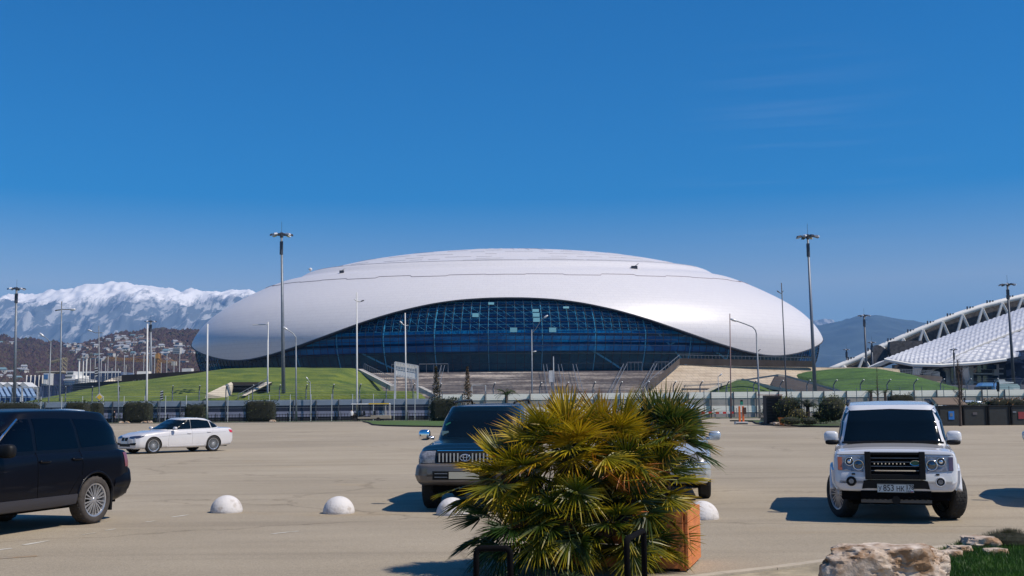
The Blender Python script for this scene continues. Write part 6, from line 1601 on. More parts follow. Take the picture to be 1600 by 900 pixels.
# far vehicles
v3 = copy_tree(v1); v3['label'] = 'pale van parked behind the dark bins right of the white off-road car'; v3.rotation_euler = (0, 0, R(168)); q = at(1492, 640, 96); v3.location = (q.x, q.y, 0); v3.scale = (1.0, 1, 1.08)
v4 = copy_tree(bw); v4['label'] = 'white car seen between the white off-road car and the pale van, far back'; q = at(1446, 640, 104); v4.location = (q.x, q.y, 0); v4.rotation_euler = (0, 0, R(262)); v4.scale = (1, 1, 1.15)
v5 = copy_tree(bw); v5['label'] = 'white car roof far back above the brown planter hedge at the right edge'; q = at(1586, 640, 118); v5.location = (q.x, q.y, 0); v5.rotation_euler = (0, 0, R(185)); v5.scale = (1, 1, 1.45)
v6 = copy_tree(v1); v6['label'] = 'pale car whose arched roof alone shows above the black car at left'; q = at(70, 640, 60); v6.location = (q.x, q.y, 0); v6.rotation_euler = (0, 0, R(195)); v6.scale = (.92, 1, 1.02)
for k_, v_ in enumerate((v3, v4, v5, v6)): v_.name = ('pale_van', 'white_car', 'white_car', 'pale_car')[k_]
# sightseeing cart
gc = thing('sightseeing_cart', 'open electric shuttle cart with a white and yellow canopy behind the left grass strip', 'cart', tuple(Vector((at(580, 650, 151).x, 151, 0))))
Yg = 151.0
def gx_(px): return at(px, 650, Yg).x
b = MB(); b.box(((gx_(549) + gx_(610)) / 2, Yg, 2.36), (gx_(610) - gx_(549), 1.5, .14), taper=.96); b.build('canopy', M['steel_white'], gc, world=True, bevel=.04)
b = MB(); b.box(((gx_(577) + gx_(609)) / 2, Yg - .78, 2.38), (gx_(609) - gx_(577), .03, .13)); b.build('canopy_stripe', M['yellow'], gc, world=True)
b = MB(); b.box(((gx_(560) + gx_(610.5)) / 2, Yg, .50), (gx_(610.5) - gx_(560), 1.5, .25)); b.box(((gx_(580) + gx_(610.5)) / 2, Yg, .70), (gx_(610.5) - gx_(580), 1.5, .28)); b.build('chassis', mat('cart_body', (.30, .26, .20), .5), gc, world=True, bevel=.05)
for px in (551, 560, 578, 588, 603, 609):
    b = MB()
    for dy in (-.7, .7): b.cyl((gx_(px), Yg + dy, .6), (gx_(px), Yg + dy, 2.32), .04, n=5)
    b.build('canopy_post', M['steel_white'] if px > 600 else M['black'], gc, world=True)
for px in (566, 582, 596):
    b = MB(); b.box((gx_(px), Yg, .85), (.5, 1.3, .14)); b.box((gx_(px) + .25, Yg, 1.15), (.1, 1.3, .55)); b.build('bench_seat', M['black'] if px < 590 else mat('seat_blue%d' % px, (.15, .22, .28), .6), gc, world=True)
b = MB(); b.blob((gx_(553), Yg, .75), (.9, 1.4, .9), 3, 16, 10); b.build('front_cowl', M['black'], gc, world=True, smooth=True)
for px in (556, 592):
    for dy in (-.66, .66):
        w_ = MB(); w_.cyl((gx_(px), Yg + dy - .09, .28), (gx_(px), Yg + dy + .09, .28), .28, n=24); w_.build('wheel', M['tyre'], gc, world=True)
# ================================================================== PEOPLE (far off)
def person(label, loc, hgt, rz_, top, legs, pose='stand', group=None):
    me = bpy.data.meshes.new('person'); k = hgt / 1.75
    J = [((0, 0, .95), .13), ((0, 0, 1.15), .13), ((0, 0, 1.38), .15), ((0, 0, 1.50), .06), ((0, .01, 1.58), .075), ((0, .01, 1.68), .085),
         ((.17, 0, 1.40), .065), ((.24, .02, 1.15), .05), ((.22, .10, .92), .035), ((-.17, 0, 1.40), .065), ((-.24, .02, 1.15), .05), ((-.20, .12, .95), .035),
         ((.09, 0, .88), .095), ((.11, .03, .48), .065), ((.12, -.02, .06), .045), ((.12, .10, .04), .035), ((-.09, 0, .88), .095), ((-.12, -.03, .48), .065), ((-.13, -.08, .06), .045), ((-.13, .05, .04), .035)]
    E = [(0, 1), (1, 2), (2, 3), (3, 4), (4, 5), (2, 6), (6, 7), (7, 8), (2, 9), (9, 10), (10, 11), (0, 12), (12, 13), (13, 14), (14, 15), (0, 16), (16, 17), (17, 18), (18, 19)]
    me.from_pydata([tuple(c * k for c in p) for p, _ in J], E, []); o = bpy.data.objects.new('person', me); C.objects.link(o)
    md = o.modifiers.new('s', 'SKIN'); sv = me.skin_vertices[0].data
    for i, (_, r_) in enumerate(J): sv[i].radius = (r_ * k, r_ * k)
    sv[0].use_root = True; o.modifiers.new('u', 'SUBSURF').levels = 1
    dg = bpy.context.evaluated_depsgraph_get(); dg.update(); m2 = bpy.data.meshes.new_from_object(o.evaluated_get(dg)); o.modifiers.clear(); o.data = m2; m2.name = 'person'
    m2.materials.clear()
    for x in (top, legs, M['skin']): m2.materials.append(x)
    for p in m2.polygons:
        z = p.center.z / k; p.material_index = 2 if (z > 1.49 or (abs(p.center.x) > .15 * k and z < .98 and z > .85)) else (0 if z > .93 else 1); p.use_smooth = True
    o.location = loc; o.rotation_euler = (0, 0, rz_); tag(o, label, 'person', group)
    b = MB(); b.blob((0, .0, 1.73 * k), (.19 * k, .21 * k, .15 * k), 2, 10, 8); h = b.build('hair', M['black_matt'], o, smooth=True)
    return o
q = at(178.5, 650, 156); person('person in dark clothes standing by the low fence left of the clipped hedges', (q.x, 156, 0), 1.80, 2.6, M['dark_cloth'], M['dark_cloth'])
q = at(456, 570, 236.5); person('person in a white top on the podium edge right of the tall left mast', (q.x, 238, 8.6), 1.9, .5, M['white_cloth'], M['dark_cloth'])
q = at(551, 650, 151); person('person in a light shirt at the front of the shuttle cart', (q.x, 150.1, 0), 1.65, 0, M['white_cloth'], M['dark_cloth'])

# ================================================================== PLANTS
def leaves(center, size, n, ls, rg, box=False, col=(0, 1), shell=.55, mb=None, cols=None):
    cx = Vector(center)
    for _ in range(n):
        while True:
            p = Vector((rg.uniform(-1, 1), rg.uniform(-1, 1), rg.uniform(-1, 1)))
            if box or p.length <= 1: break
        if box:
            if rg.random() < .75:
                a = rg.randrange(3); p[a] = math.copysign(rg.uniform(.85, 1.06), p[a])
        elif p.length < shell: p = p.normalized() * rg.uniform(shell, 1)
        q = Vector((p.x * size[0], p.y * size[1], p.z * size[2]))
        nz_ = noise.noise((cx + q) * (1.6 / max(size)) * 1.5) ; q *= 1 + .22 * nz_
        q += cx
        d = Vector((rg.gauss(0, 1), rg.gauss(0, 1), rg.gauss(0, 1))).normalized(); e = d.orthogonal().normalized(); s = ls * rg.uniform(.6, 1.3)
        f = d.cross(e); i0 = len(mb.v); mb.add([q - e * s, q - f * s * .45, q + e * s, q + f * s * .45], [(0, 1, 2, 3)])
        c = min(1, max(0, rg.uniform(*col) + nz_ * .35)); cols += [(c, c, c)] * 4
M['hedge'] = leaf_mat('hedge_leaf', [(0, (.010, .016, .006)), (.6, (.022, .034, .010)), (.85, (.05, .07, .015)), (1, (.12, .13, .03))], .15)
M['shrub'] = leaf_mat('shrub_leaf', [(0, (.014, .030, .008)), (.5, (.04, .07, .015)), (.8, (.12, .13, .02)), (1, (.24, .20, .04))], .25)
M['conifer'] = leaf_mat('brown_conifer', [(0, (.022, .026, .012)), (.5, (.05, .045, .025)), (1, (.13, .09, .05))], .1)
M['brown_hedge'] = leaf_mat('rusty_hedge', [(0, (.06, .025, .008)), (.6, (.18, .07, .015)), (1, (.05, .07, .015))], .2)
M['bark'] = mat('bark', (.07, .05, .04), .9, 0, .3, 8, .5, 20)
M['leaf_core'] = mat('twig_shadow_core', (.012, .014, .007), 1.0)  # near-black core: the shade inside the foliage, put in as a solid colour
def hedge(px0, px1, py0, Y, label, depth=2.6, rg=rng, nm='clipped_hedge', mt=None, z0=0.0, dens=900, ls=.11, group=None):
    x0, x1 = at(px0, 650, Y).x, at(px1, 650, Y).x; zt = at((px0 + px1) / 2, py0, Y).z; w_, hh = (x1 - x0) / 2, (zt - z0) / 2
    t = thing(nm, label, 'hedge', ((x0 + x1) / 2, Y, z0), 0, group)
    b = MB(); b.cols_ = []; cols = []; leaves((0, 0, hh), (w_, depth / 2, hh), dens, ls, rg, True, (.05, .8), mb=b, cols=cols)
    b.col = cols; b.build('foliage', mt or M['hedge'], t, normals=False)
    b = MB(); b.blob((0, 0, hh * .97), (w_ * 1.9, depth * .95, hh * 1.9), 5, 20, 10); b.build('inner_shade', M['leaf_core'], t)
    return t
hedge(193, 238, 627.5, 151.5, 'large clipped dark hedge left of the white sedan roof, behind its bonnet')
hedge(290, 322, 631.5, 153, 'smaller clipped hedge directly behind the roof of the white sedan')
hedge(384, 431, 625, 151.5, 'clipped dark hedge block right of the white sedan, below the very tall mast')
hedge(105, 139, 627, 140, 'dark hedge just above the roof of the black car, right of the pale roof', dens=700)
hedge(-20, 62, 628, 140, 'long dark hedge above the roof of the black car at the left edge', dens=1400)
hedge(672, 716, 622, 141, 'broad dark rounded bush behind the dark off-road car', 3.2, dens=1300)
hedge(1388, 1429, 615.5, 150, 'low clipped hedge above the roof of the white off-road car', 1.5, dens=600)
hedge(142, 160, 628, 150, 'narrow dark hedge by the yellow diamond sign', 2, dens=400)
def small_tree(px0, py0, px1, Y, wd, label, mt, n=500, ls=.13, nm='conifer', lean=0, z0=0, bare=False):
    T_ = at(px0, py0, Y); B_ = at(px1, 650, Y); H_ = T_.z - z0
    t = thing(nm, label, 'tree', (B_.x, Y, z0)); dx = T_.x - B_.x
    b = MB(); b.tube([(0, 0, 0), (dx * .5 + .05, 0, H_ * .5), (dx, 0, H_)], [.09 + H_ * .006, .06, .015], 6)
    r_ = random.Random(int(px0))
    for k in range(34 if bare else 16):
        f = r_.uniform(.25, .97); a = r_.uniform(0, 6.28); L = wd * (1.15 - f) * r_.uniform(.5, 1.1)
        p = Vector((dx * f, 0, H_ * f)); q = p + Vector((math.cos(a) * L, math.sin(a) * L, L * (1.3 if bare else .2))); b.tube([p, p.lerp(q, .5) + Vector((0, 0, .03)), q], [.022, .015, .006], 4)
        if bare: 
            for j in range(3): qq = p.lerp(q, r_.uniform(.4, .9)); b.tube([qq, qq + Vector((r_.gauss(0, .2), r_.gauss(0, .2), r_.uniform(.1, .5)))], [.01, .004], 3)
    b.build('trunk', M['bark'], t)
    if not bare:
        b = MB(); cols = []
        for k in range(n):
            f = r_.random() ** .8; zz = H_ * (.12 + .88 * f); rad = wd * (1.05 - f) * (.6 + .7 * abs(math.sin(f * 17 + r_.random()))) * r_.uniform(.2, 1) + .05; a = r_.uniform(0, 6.28)
            q = Vector((dx * f + math.cos(a) * rad, math.sin(a) * rad, zz)); d = Vector((r_.gauss(0, 1), r_.gauss(0, 1), r_.gauss(0, .7))).normalized(); e = d.orthogonal().normalized(); s = ls * r_.uniform(.6, 1.4); ff = d.cross(e)
            b.add([q - e * s, q - ff * s * .4, q + e * s, q + ff * s * .4], [(0, 1, 2, 3)]); c = r_.random(); cols += [(c, c, c)] * 4
        b.col = cols; b.build('crown', mt, t, normals=False)
    return t
small_tree(681, 572, 684, 142, .95, 'slim greenish brown conifer behind the bush, left of its browner twin', M['conifer'], 900)
small_tree(730, 573, 731, 146, .85, 'slim brown conifer in front of the stairs above the dark off-road car', leaf_mat('dry_conifer', [(0, (.06, .04, .025)), (1, (.20, .13, .07))], .1), 800)
small_tree(1370, 574, 1371, 150, .35, 'very thin bare sapling above the roof of the white off-road car', None, bare=True, nm='bare_sapling')
small_tree(1496, 562, 1500, 88, .75, 'leafless young tree in front of the white stadium', None, bare=True, nm='bare_tree')
small_tree(1503, 572, 1499, 92, .6, 'shorter leafless young tree just beside the taller bare tree at right', None, bare=True, nm='bare_tree')
# feather palms, small, far
def feather_palm(px, py, Y, H_, spread, label, nf=16, trunk=.6, mt=None):
    B_ = at(px, py, Y); t = thing('feather_palm', label, 'palm', (B_.x, Y, 0)); r_ = random.Random(int(px)); z0 = max(.3, B_.z)
    b = MB(); b.tube([(0, 0, 0), (0, 0, z0)], [.22, .16], 8); b.build('trunk', M['bark'], t)
    b = MB(); cols = []
    for k in range(nf):
        a = k * 2.4 + r_.random() * .5; el_ = r_.uniform(.5, 1.3); L = spread * r_.uniform(.8, 1.15); pts = []
        for j in range(9):
            f = j / 8; pts.append(Vector((math.cos(a) * L * f * math.cos(el_ * (1 - f * .3)), math.sin(a) * L * f * math.cos(el_ * (1 - f * .3)), z0 + L * (f * math.sin(el_) - .75 * f * f * (1.25 - el_ * .4)))))
        for p, q in zip(pts, pts[1:]):
            d = (q - p).normalized(); s = d.cross(Vector((0, 0, 1)))
            s = s.normalized() if s.length > .01 else Vector((1, 0, 0))
            for sg_ in (1, -1):
                for h_ in (0, .5):
                    o = p.lerp(q, h_); tip = o + d * .16 * spread + s * sg_ * .20 * spread * (1 - .5 * (p - pts[0]).length / L) - Vector((0, 0, .07 * spread))
                    w_ = d * .035 * spread; i0 = len(b.v); b.add([o - w_ * .5, o + w_ * .5, tip], [(0, 1, 2)]); c = r_.random() * .7; cols += [(c, c, c)] * 3
    b.col = cols; b.build('fronds', mt or M['shrub'], t, normals=False); return t
feather_palm(791, 617, 140, 0, 1.9, 'small feather palm behind the roof of the dark off-road car', 18)
feather_palm(1361, 614, 148, 0, 1.3, 'small feather palm left of the thin sapling above the white off-road car', 12)
feather_palm(1383, 614, 148, 0, 1.4, 'small feather palm right of the thin sapling', 12)
feather_palm(1262, 636, 96, 0, 1.9, 'dark feather palm in the shrub island left of the white off-road car', 20, mt=M['hedge'])
def bush(px, pyt, pyb, Y, rx, label, mt=None, n=700, ls=.07, nm='bush', e=2.0, z0=.13, ry=None):
    T_ = at(px, pyt, Y); hh = max(.15, (T_.z - z0) / 2); t = thing(nm, label, 'bush', (T_.x, Y, z0))
    b = MB(); cols = []; leaves((0, 0, hh), (rx, ry or rx, hh), n, ls, rng, False, (0, 1), .5, b, cols); b.col = cols; b.build('foliage', mt or M['shrub'], t, normals=False)
    b = MB(); b.blob((0, 0, hh), (rx * 1.5, (ry or rx) * 1.5, hh * 1.6), 2, 14, 8); b.build('inner_shade', M['leaf_core'], t)
    return t
bush(1204, 624, 655, 100, 1.0, 'dark rounded bush left of the dark screen box in the shrub island', M['hedge'])
bush(1232, 616, 655, 97, 1.35, 'tall loose yellow-green shrub right of the dark screen box', n=1300)
bush(1300, 615, 655, 94, 1.55, 'tall yellow-green shrub beside the white off-road car mirror', n=1500)
bush(1246, 636, 655, 95, .9, 'yellowing low shrub in the middle of the island', leaf_mat('yellow_shrub', [(0, (.10, .10, .02)), (1, (.30, .22, .05))], .2), 500)
bush(1235, 650, 662, 89, 1.1, 'low clipped green ball shrub, left one at the island kerb', n=900, ls=.05, nm='ball_shrub')
bush(1264, 651, 662, 89, .85, 'low clipped green ball shrub, right one at the island kerb', M['hedge'], n=800, ls=.05, nm='ball_shrub')
bush(1283, 640, 660, 97, 1.0, 'dark shrub under the dark feather palm', M['hedge'], n=700)
sb = thing('screen_box', 'tall dark slatted utility box in the shrub island', 'utility box', tuple(Vector((at(1211, 650, 98).x, 98, .12))))
A, B_ = at(1197, 618, 98), at(1222, 655, 98)
b = MB(); b.box(((A.x + B_.x) / 2, 98.7, (A.z + .12) / 2), (B_.x - A.x, 1.3, A.z - .12)); b.build('body', mat('dark_box', (.02, .02, .022), .7), sb, world=True)
b = MB(); 
for k in range(9): z = .3 + k * (A.z - .5) / 8; b.box(((A.x + B_.x) / 2, 98.0, z), (B_.x - A.x - .1, .06, .06))
b.build('slats', M['black'], sb, world=True)
b = MB(); b.tube([(A.x - .8, 97.9, A.z + .05), (B_.x + .1, 97.9, A.z + .05)], .04, 4); b.tube([(B_.x, 97.9, A.z), (B_.x, 97.9, .1)], .04, 4); b.build('frame', mat('red_steel', (.2, .05, .04), .6), sb, world=True)
# rocks in the island
def rock(name, label, loc, size, seed, mt, sub_=3, flat=1.0, group=None, amp=.35):
    bm = bmesh.new(); bmesh.ops.create_icosphere(bm, subdivisions=sub_, radius=1)
    for v in bm.verts:
        p = v.co.copy(); d = noise.fractal(p * .9 + Vector((seed, 0, 0)), .8, 2.1, 6) * amp + (noise.noise(p * .6 + Vector((0, seed, 0)))) * .18
        cell = noise.voronoi(p * 1.7 + Vector((seed, seed, 0)))[0][0] * .22
        q = p.normalized() * (1 + d - cell)
        q = Vector((max(-1.0, min(1.0, q.x * 1.1)), max(-.9, min(.9, q.y * 1.1)), min(.66 * flat + .05 * noise.noise(p * 3 + Vector((seed, 0, 0))) + .05 * d, q.z * 1.15)))
        v.co = Vector((q.x * size[0], q.y * size[1], q.z * size[2]))
    me = bpy.data.meshes.new(name); bm.to_mesh(me); bm.free(); me.materials.append(mt); o = bpy.data.objects.new(name, me); C.objects.link(o)
    o.location = loc; auto_smooth(o, 28); return tag(o, label, 'rock', group)
def lime():
    m = mat('limestone', (.34, .25, .18), .9, 0, 0, 3.2, 1.0, 9, col2=(.66, .57, .49), thresh=(.35, .65), detail=10, bdist=.03)
    n = m.node_tree.nodes; l = m.node_tree.links; b = n['Principled BSDF']; src = b.inputs['Base Color'].links[0].from_socket
    tc = n.new('ShaderNodeTexCoord'); nz = n.new('ShaderNodeTexNoise'); nz.inputs['Scale'].default_value = 4.5; nz.inputs['Detail'].default_value = 8; l.new(tc.outputs['Object'], nz.inputs['Vector'])
    cr = n.new('ShaderNodeValToRGB'); cr.color_ramp.elements[0].position = .46; cr.color_ramp.elements[1].position = .60
    cr.color_ramp.elements[0].color = (1, 1, 1, 1); cr.color_ramp.elements[1].color = (.42, .30, .20, 1); l.new(nz.outputs['Fac'], cr.inputs[0])
    mx = n.new('ShaderNodeMix'); mx.data_type = 'RGBA'; mx.blend_type = 'MULTIPLY'; mx.inputs[0].default_value = 1
    l.new(src, mx.inputs[6]); l.new(cr.outputs[0], mx.inputs[7]); l.new(mx.outputs[2], b.inputs['Base Color']); return m
M['lime'] = lime()
for k, (px, py, s) in enumerate(((1199, 656, .75), (1193, 660, .4), (1216, 661.5, .45), (1224, 662, .5), (1232, 662.5, .4), (1208, 661, .3), (1256, 661, .35))):
    g = gp(px, py + 1.5, .14); rock('border_rock', 'pale rock lying along the kerb of the shrub island', (g.x, g.y, .14 + s * .18), (s, s * .7, s * .75 if k == 0 else s * .35), k * 3.1, M['lime'], 2, group='pale border rocks on the shrub island')
for k, px in enumerate((190, 199, 225, 234, 426)):
    q = at(px, 655, 150.6); rock('border_rock', 'pale stone at the foot of the clipped hedges', (q.x, 150.6, .1), (.5, .4, .4), k * 2.3, M['lime'], 2, group='pale stones below the clipped hedges')
# terracotta pot, orange barrier post
p_ = at(1223, 655, 92); b = MB(); b.lathe([(0, 0), (.22, 0), (.34, .55), (.36, .6), (.30, .6)], (0, 0, 0), 'z', 20); o = b.build('plant_pot', M['orange']); o.location = (p_.x, 92, .13); tag(o, 'terracotta coloured pot between the screen box and the ball shrubs', 'pot')
bp_ = thing('barrier_machine', 'orange barrier post with a green lamp on a white striped base at the lot entrance', 'barrier post', tuple(gp(1158, 663)))
g = gp(1158, 663); px_m = F / g.y
b = MB(); b.box((g.x, g.y, .12), (1.15, .8, .24)); b.build('base', M['steel_white'], bp_, world=True, bevel=.03)
b = MB(); b.box((g.x, g.y - .41, .06), (1.05, .02, .1)); b.build('base_stripe', M['black'], bp_, world=True)
for dx in (-.12, .22):
    b = MB(); b.box((g.x + dx, g.y, .95), (.17, .2, 1.45)); b.build('post', M['orange'], bp_, world=True, bevel=.02)
b = MB(); b.box((g.x + .36, g.y, 1.25), (.28, .3, .62)); b.build('control_box', mat('brown_box', (.08, .04, .03), .6), bp_, world=True, bevel=.03)
b = MB(); b.box((g.x + .1, g.y, 1.95), (.24, .2, .30)); b.build('lamp', M['green_lamp'], bp_, world=True); b = MB(); b.box((g.x + .1, g.y, 2.17), (.2, .18, .16)); b.build('lamp_hood', M['black'], bp_, world=True)

# ------------------------------------------------------------ dark bins and planter hedge at right
M['bin'] = mat('dark_bin', (.022, .024, .024), .6, 0, .2, 3)
Yb2 = gp(1530, 664.8).y
xs = [1466, 1504, 1543, 1579, 1640]
labs = ['dark container bin with a blue sticker, first of the row at right', 'dark container bin with a small grey label, second of the row', 'plain darkest container bin with no sticker, third of the row', 'dark container bin with a red sticker at the right edge']
for k in range(4):
    x0, x1 = at(xs[k], 650, Yb2).x, at(xs[k + 1], 650, Yb2).x; zt = at(xs[k], 634 - k * .2, Yb2).z
    t = thing('container_bin', labs[k], 'bin', ((x0 + x1) / 2, Yb2, 0))
    b = MB(); b.box(((x0 + x1) / 2, Yb2 + .7, zt / 2), (x1 - x0 - .06, 1.4, zt)); b.build('body', M['bin'], t, world=True, bevel=.03)
    b = MB(); b.box(((x0 + x1) / 2, Yb2 - .03, zt - .05), (x1 - x0 - .04, .06, .08)); b.box((x0 + .1, Yb2 - .03, zt / 2), (.08, .06, zt - .02)); b.box((x1 - .1, Yb2 - .03, zt / 2), (.08, .06, zt - .02)); b.build('frame', M['black'], t, world=True)
    def stk(pa, pb, ya, yb, mt, nm='sticker'):
        A, B_ = at(pa, ya, Yb2 - .05), at(pb, yb, Yb2 - .05); b = MB(); b.box(((A.x + B_.x) / 2, Yb2 - .03, (A.z + B_.z) / 2), (B_.x - A.x, .02, A.z - B_.z)); return b.build(nm, mt, t, world=True)
    if k == 0:
        s_ = stk(1482, 1491.5, 642.5, 655.5, M['blue']); A = at(1486.5, 648, Yb2 - .06)
        b = MB(); b.box((A.x, Yb2 - .05, A.z), (.22, .02, .26)); b.build('pictogram', M['steel'], t, world=True)
    if k == 1: stk(1520, 1527, 644, 648, mat('grey_label', (.10, .09, .10), .6), 'label_plate')
    if k == 3:
        stk(1591, 1601, 643.5, 654.5, mat('dull_red', (.25, .03, .035), .6)); stk(1582.5, 1588, 642.5, 645, M['steel'], 'label_plate')
for k, (a, c, y, mt, lab) in enumerate(((1466, 1503, 626, M['hedge'], 'green hedge on top behind the first bin'), (1500, 1545, 629, M['shrub'], 'yellow-green planter hedge behind the second bin'), (1541, 1605, 622, M['brown_hedge'], 'rusty brown hedge above the last bins at the right edge'))):
    if k == 0: continue
    hedge(a, c, y, Yb2 + 2.6, lab, 1.6, nm='planter_hedge', mt=mt, dens=900, ls=.09)
q0, q1 = at(1470, 622, Yb2 + 1), at(1508, 622, Yb2 + 1)
t = thing('wooden_canopy', 'low brown slatted canopy over the first bins at right', 'canopy', tuple(Vector((q0.x, Yb2 + 1, 0))))
b = MB(); b.prism([(at(1466, 633, Yb2 + .2).x, Yb2 + .2, at(1466, 633, Yb2).z), (at(1512, 633, Yb2 + .2).x, Yb2 + .2, at(1512, 633, Yb2).z), (at(1512, 633, Yb2).x, Yb2 + 1.9, 2.2), (at(1470, 633, Yb2).x, Yb2 + 1.9, 2.2)], (0, 0, .05)); b.build('roof_slats', mat('brown_slats', (.14, .10, .07), .7), t, world=True)
for px in (1475, 1490, 1508):
    b = MB(); x = at(px, 633, Yb2 + 1.9).x; b.box((x, Yb2 + 1.95, 1.1), (.08, .08, 2.2)); b.build('post', M['black'], t, world=True)

# ================================================================== FOREGROUND: domes, rock, bed, planter, palms
def bollard(px, pyb, wpx, label):
    g = gp(px, pyb); r_ = wpx / 2 / (F / g.y)
    b = MB(); pr = [(r_ * math.cos(R(a)), r_ * 1.0 * math.sin(R(a))) for a in range(0, 91, 6)]
    pr = [(r_ * .97, -.004), (r_, .02)] + [(x, z + .015) for x, z in pr[1:]]
    b.lathe(pr, (0, 0, 0), 'z', 48); o = b.build('dome_bollard', M['bollard'], smooth=True, weld=True); o.location = (g.x, g.y + r_ * .6, 0); o.rotation_euler = (0, 0, px)
    return tag(o, label, 'bollard', 'white concrete dome bollards across the lot')
bollard(350, 801.5, 49, 'white concrete dome bollard nearest the black car, leftmost of the row')
bollard(527, 803, 49, 'white concrete dome bollard standing alone in the open, second from the left')
bollard(706, 805.5, 50, 'white concrete dome bollard half hidden by palm tips before the dark off-road car')
bollard(1100, 812, 52, 'white concrete dome bollard right of the orange planter, with dark stains')
# big rock and bed at lower right
M['bigrock'] = M['lime']
rk = rock('boulder', 'large pale limestone boulder with brown hollows at the bottom right', (0, 0, 0), (.60, .34, .34), 4.4, M['lime'], 6, 1.0, amp=.30)
c = at(1385, 900, 10.7); rk.location = (c.x, 10.75, .28 + .0); rk.rotation_euler = (0, 0, R(-6))
rk.location.z = at(1385, 852, 10.7).z - .34 * .68
for k, (px, py, sx, sz, lab) in enumerate(((1497, 858, .16, .10, 'small pale rock just right of the boulder'), (1484, 866, .14, .10, 'pale rock touching the right side of the boulder'), (1530, 850, .24, .15, 'greyish pointed rock before the dark low shrub'), (1555, 860, .13, .08, 'small rock half sunk in the grass right of the pointed one'))):
    g = gp(px, py + 12, 0.02); rock('garden_rock', lab, (g.x, g.y, .05 + sz * .3), (sx, sx * .8, sz), 11 + k * 4.7, M['lime'], 4)
bed = [gp(1040, 912), gp(1120, 901), gp(1200, 892), gp(1290, 880), gp(1385, 868), (gp(1470, 858)), gp(1530, 850), gp(1600, 846), gp(1680, 842)]
bed = [Vector((p.x, p.y, 0)) for p in bed]; 
M['kerb_tan'] = mat('tan_kerb_stone', (.40, .34, .26), .9, 0, .12, 3, .3, 20)
b = MB(); q = bed
for a, c in zip(q, q[1:]):
    d = (c - a).normalized(); s = Vector((d.y, -d.x, 0)) * .14; b.prism([a, c, c + s, a + s], (0, 0, .05))
tag(b.build('kerb', M['kerb_tan']), kind='structure')
M['soil'] = mat('bed_soil', (.30, .25, .17), .95, 0, .3, 2, .6, 15)
sheet('flower_bed', [p + Vector((.12, -.12, 0)) for p in bed] + [Vector((8.5, 6, 0)), Vector((2.2, 6, 0))], .03, M['soil'])
# lawn blades
M['blade'] = leaf_mat('grass_blade', [(0, (.02, .06, .008)), (.6, (.05, .13, .015)), (1, (.12, .22, .03))], .3)
b = MB(); cols = []; r_ = random.Random(9)
for k in range(26000):
    px = r_.uniform(1440, 1640); t_ = (px - 1440) / 200; py = r_.uniform(856 - t_ * 8 + max(0, (1500 - px) * .45), 925)
    g = gp(px, py, .03); hgt = r_.uniform(.05, .12); a = r_.uniform(0, 6.28); w_ = Vector((math.cos(a), math.sin(a), 0)) * .0045; ln = Vector((r_.gauss(0, .03), r_.gauss(0, .03), hgt))
    b.add([g - w_, g + w_, g + w_ * .6 + ln * .6, g - w_ * .6 + ln * .6, g + ln + ln.cross(Vector((0, 0, .3)))], [(0, 1, 2, 3), (3, 2, 4)]); c = min(1, max(0, r_.random() * .7 + noise.noise(g * 3) * .5)); cols += [(c, c, c)] * 5
b.col = cols; tag(b.build('lawn_grass', M['blade'], normals=False), kind='stuff')
g = gp(1578, 862, 0); t = thing('heather_shrub', 'low dark spiky shrub beside the rocks at the right edge', 'bush', (g.x, g.y, .03))
b = MB(); cols = []
for k in range(2600):
    a = r_.uniform(0, 6.28); e = r_.uniform(0.05, 1.55); d = Vector((math.cos(a) * math.cos(e), math.sin(a) * math.cos(e), math.sin(e))); L = r_.uniform(.75, 1.05)
    p = Vector((d.x * .42, d.y * .30, d.z * .21)) * L; q = p + (d + Vector((r_.gauss(0, .4), r_.gauss(0, .4), .4))).normalized() * .05; s = d.orthogonal().normalized() * .004
    b.add([p - s, p + s, q], [(0, 1, 2)]); c = r_.random(); cols += [(c, c, c)] * 3
b.col = cols; b.build('foliage', leaf_mat('heather', [(0, (.015, .018, .008)), (.7, (.035, .04, .012)), (1, (.07, .035, .03))], .1), t, normals=False)
b = MB(); b.blob((0, 0, .08), (.70, .50, .24), 2, 16, 8); b.build('inner_shade', M['leaf_core'], t)

# planter: orange wooden box with steel hoops in front
M['plank'] = mat('orange_stained_wood', (.60, .19, .055), .6, 0, .22, 3.5, .3, 20, stretch=(1, 1, 12))
pc = gp(1077, 897); PX1 = pc.x; PY0 = pc.y - .02; pw, pd, ph = 1.75, 1.0, .64
pl = thing('wooden_planter', 'orange stained plank planter box under the big fan palms', 'planter', (PX1 - pw / 2, PY0 + .1, 0))
pl.rotation_euler = (0, 0, R(-17)); c_ = Matrix.Rotation(R(-17), 3, 'Z') @ Vector((pw / 2, -pd / 2, 0)); pl.location = (PX1 - c_.x, PY0 - c_.y, 0)
pl.location.y += .15; nP = 5
for k in range(nP):
    z = .03 + (ph - .03) * (k + .5) / nP; hh = (ph - .03) / nP - .008
    for sx, sy, a, c in ((0, -pd / 2, pw - .07, .03), (0, pd / 2, pw - .07, .03), (-pw / 2, 0, .03, pd), (pw / 2, 0, .03, pd)):
        b = MB(); b.box((sx, sy, z), (a, c, hh)); b.build('front_plank' if a > .1 else 'side_plank', M['plank'], pl, bevel=.004)
b = MB()
for sx in (-1, 1):
    for sy in (-1, 1): b.box((sx * (pw / 2 - .05), sy * (pd / 2 - .05), ph / 2), (.06, .06, ph - .02))
b.build('frame', M['plank'], pl)
b = MB(); b.box((0, 0, ph - .07), (pw - .04, pd - .04, .04)); b.build('soil', mat('dark_soil', (.03, .022, .015), .95, 0, .3, 9), pl)
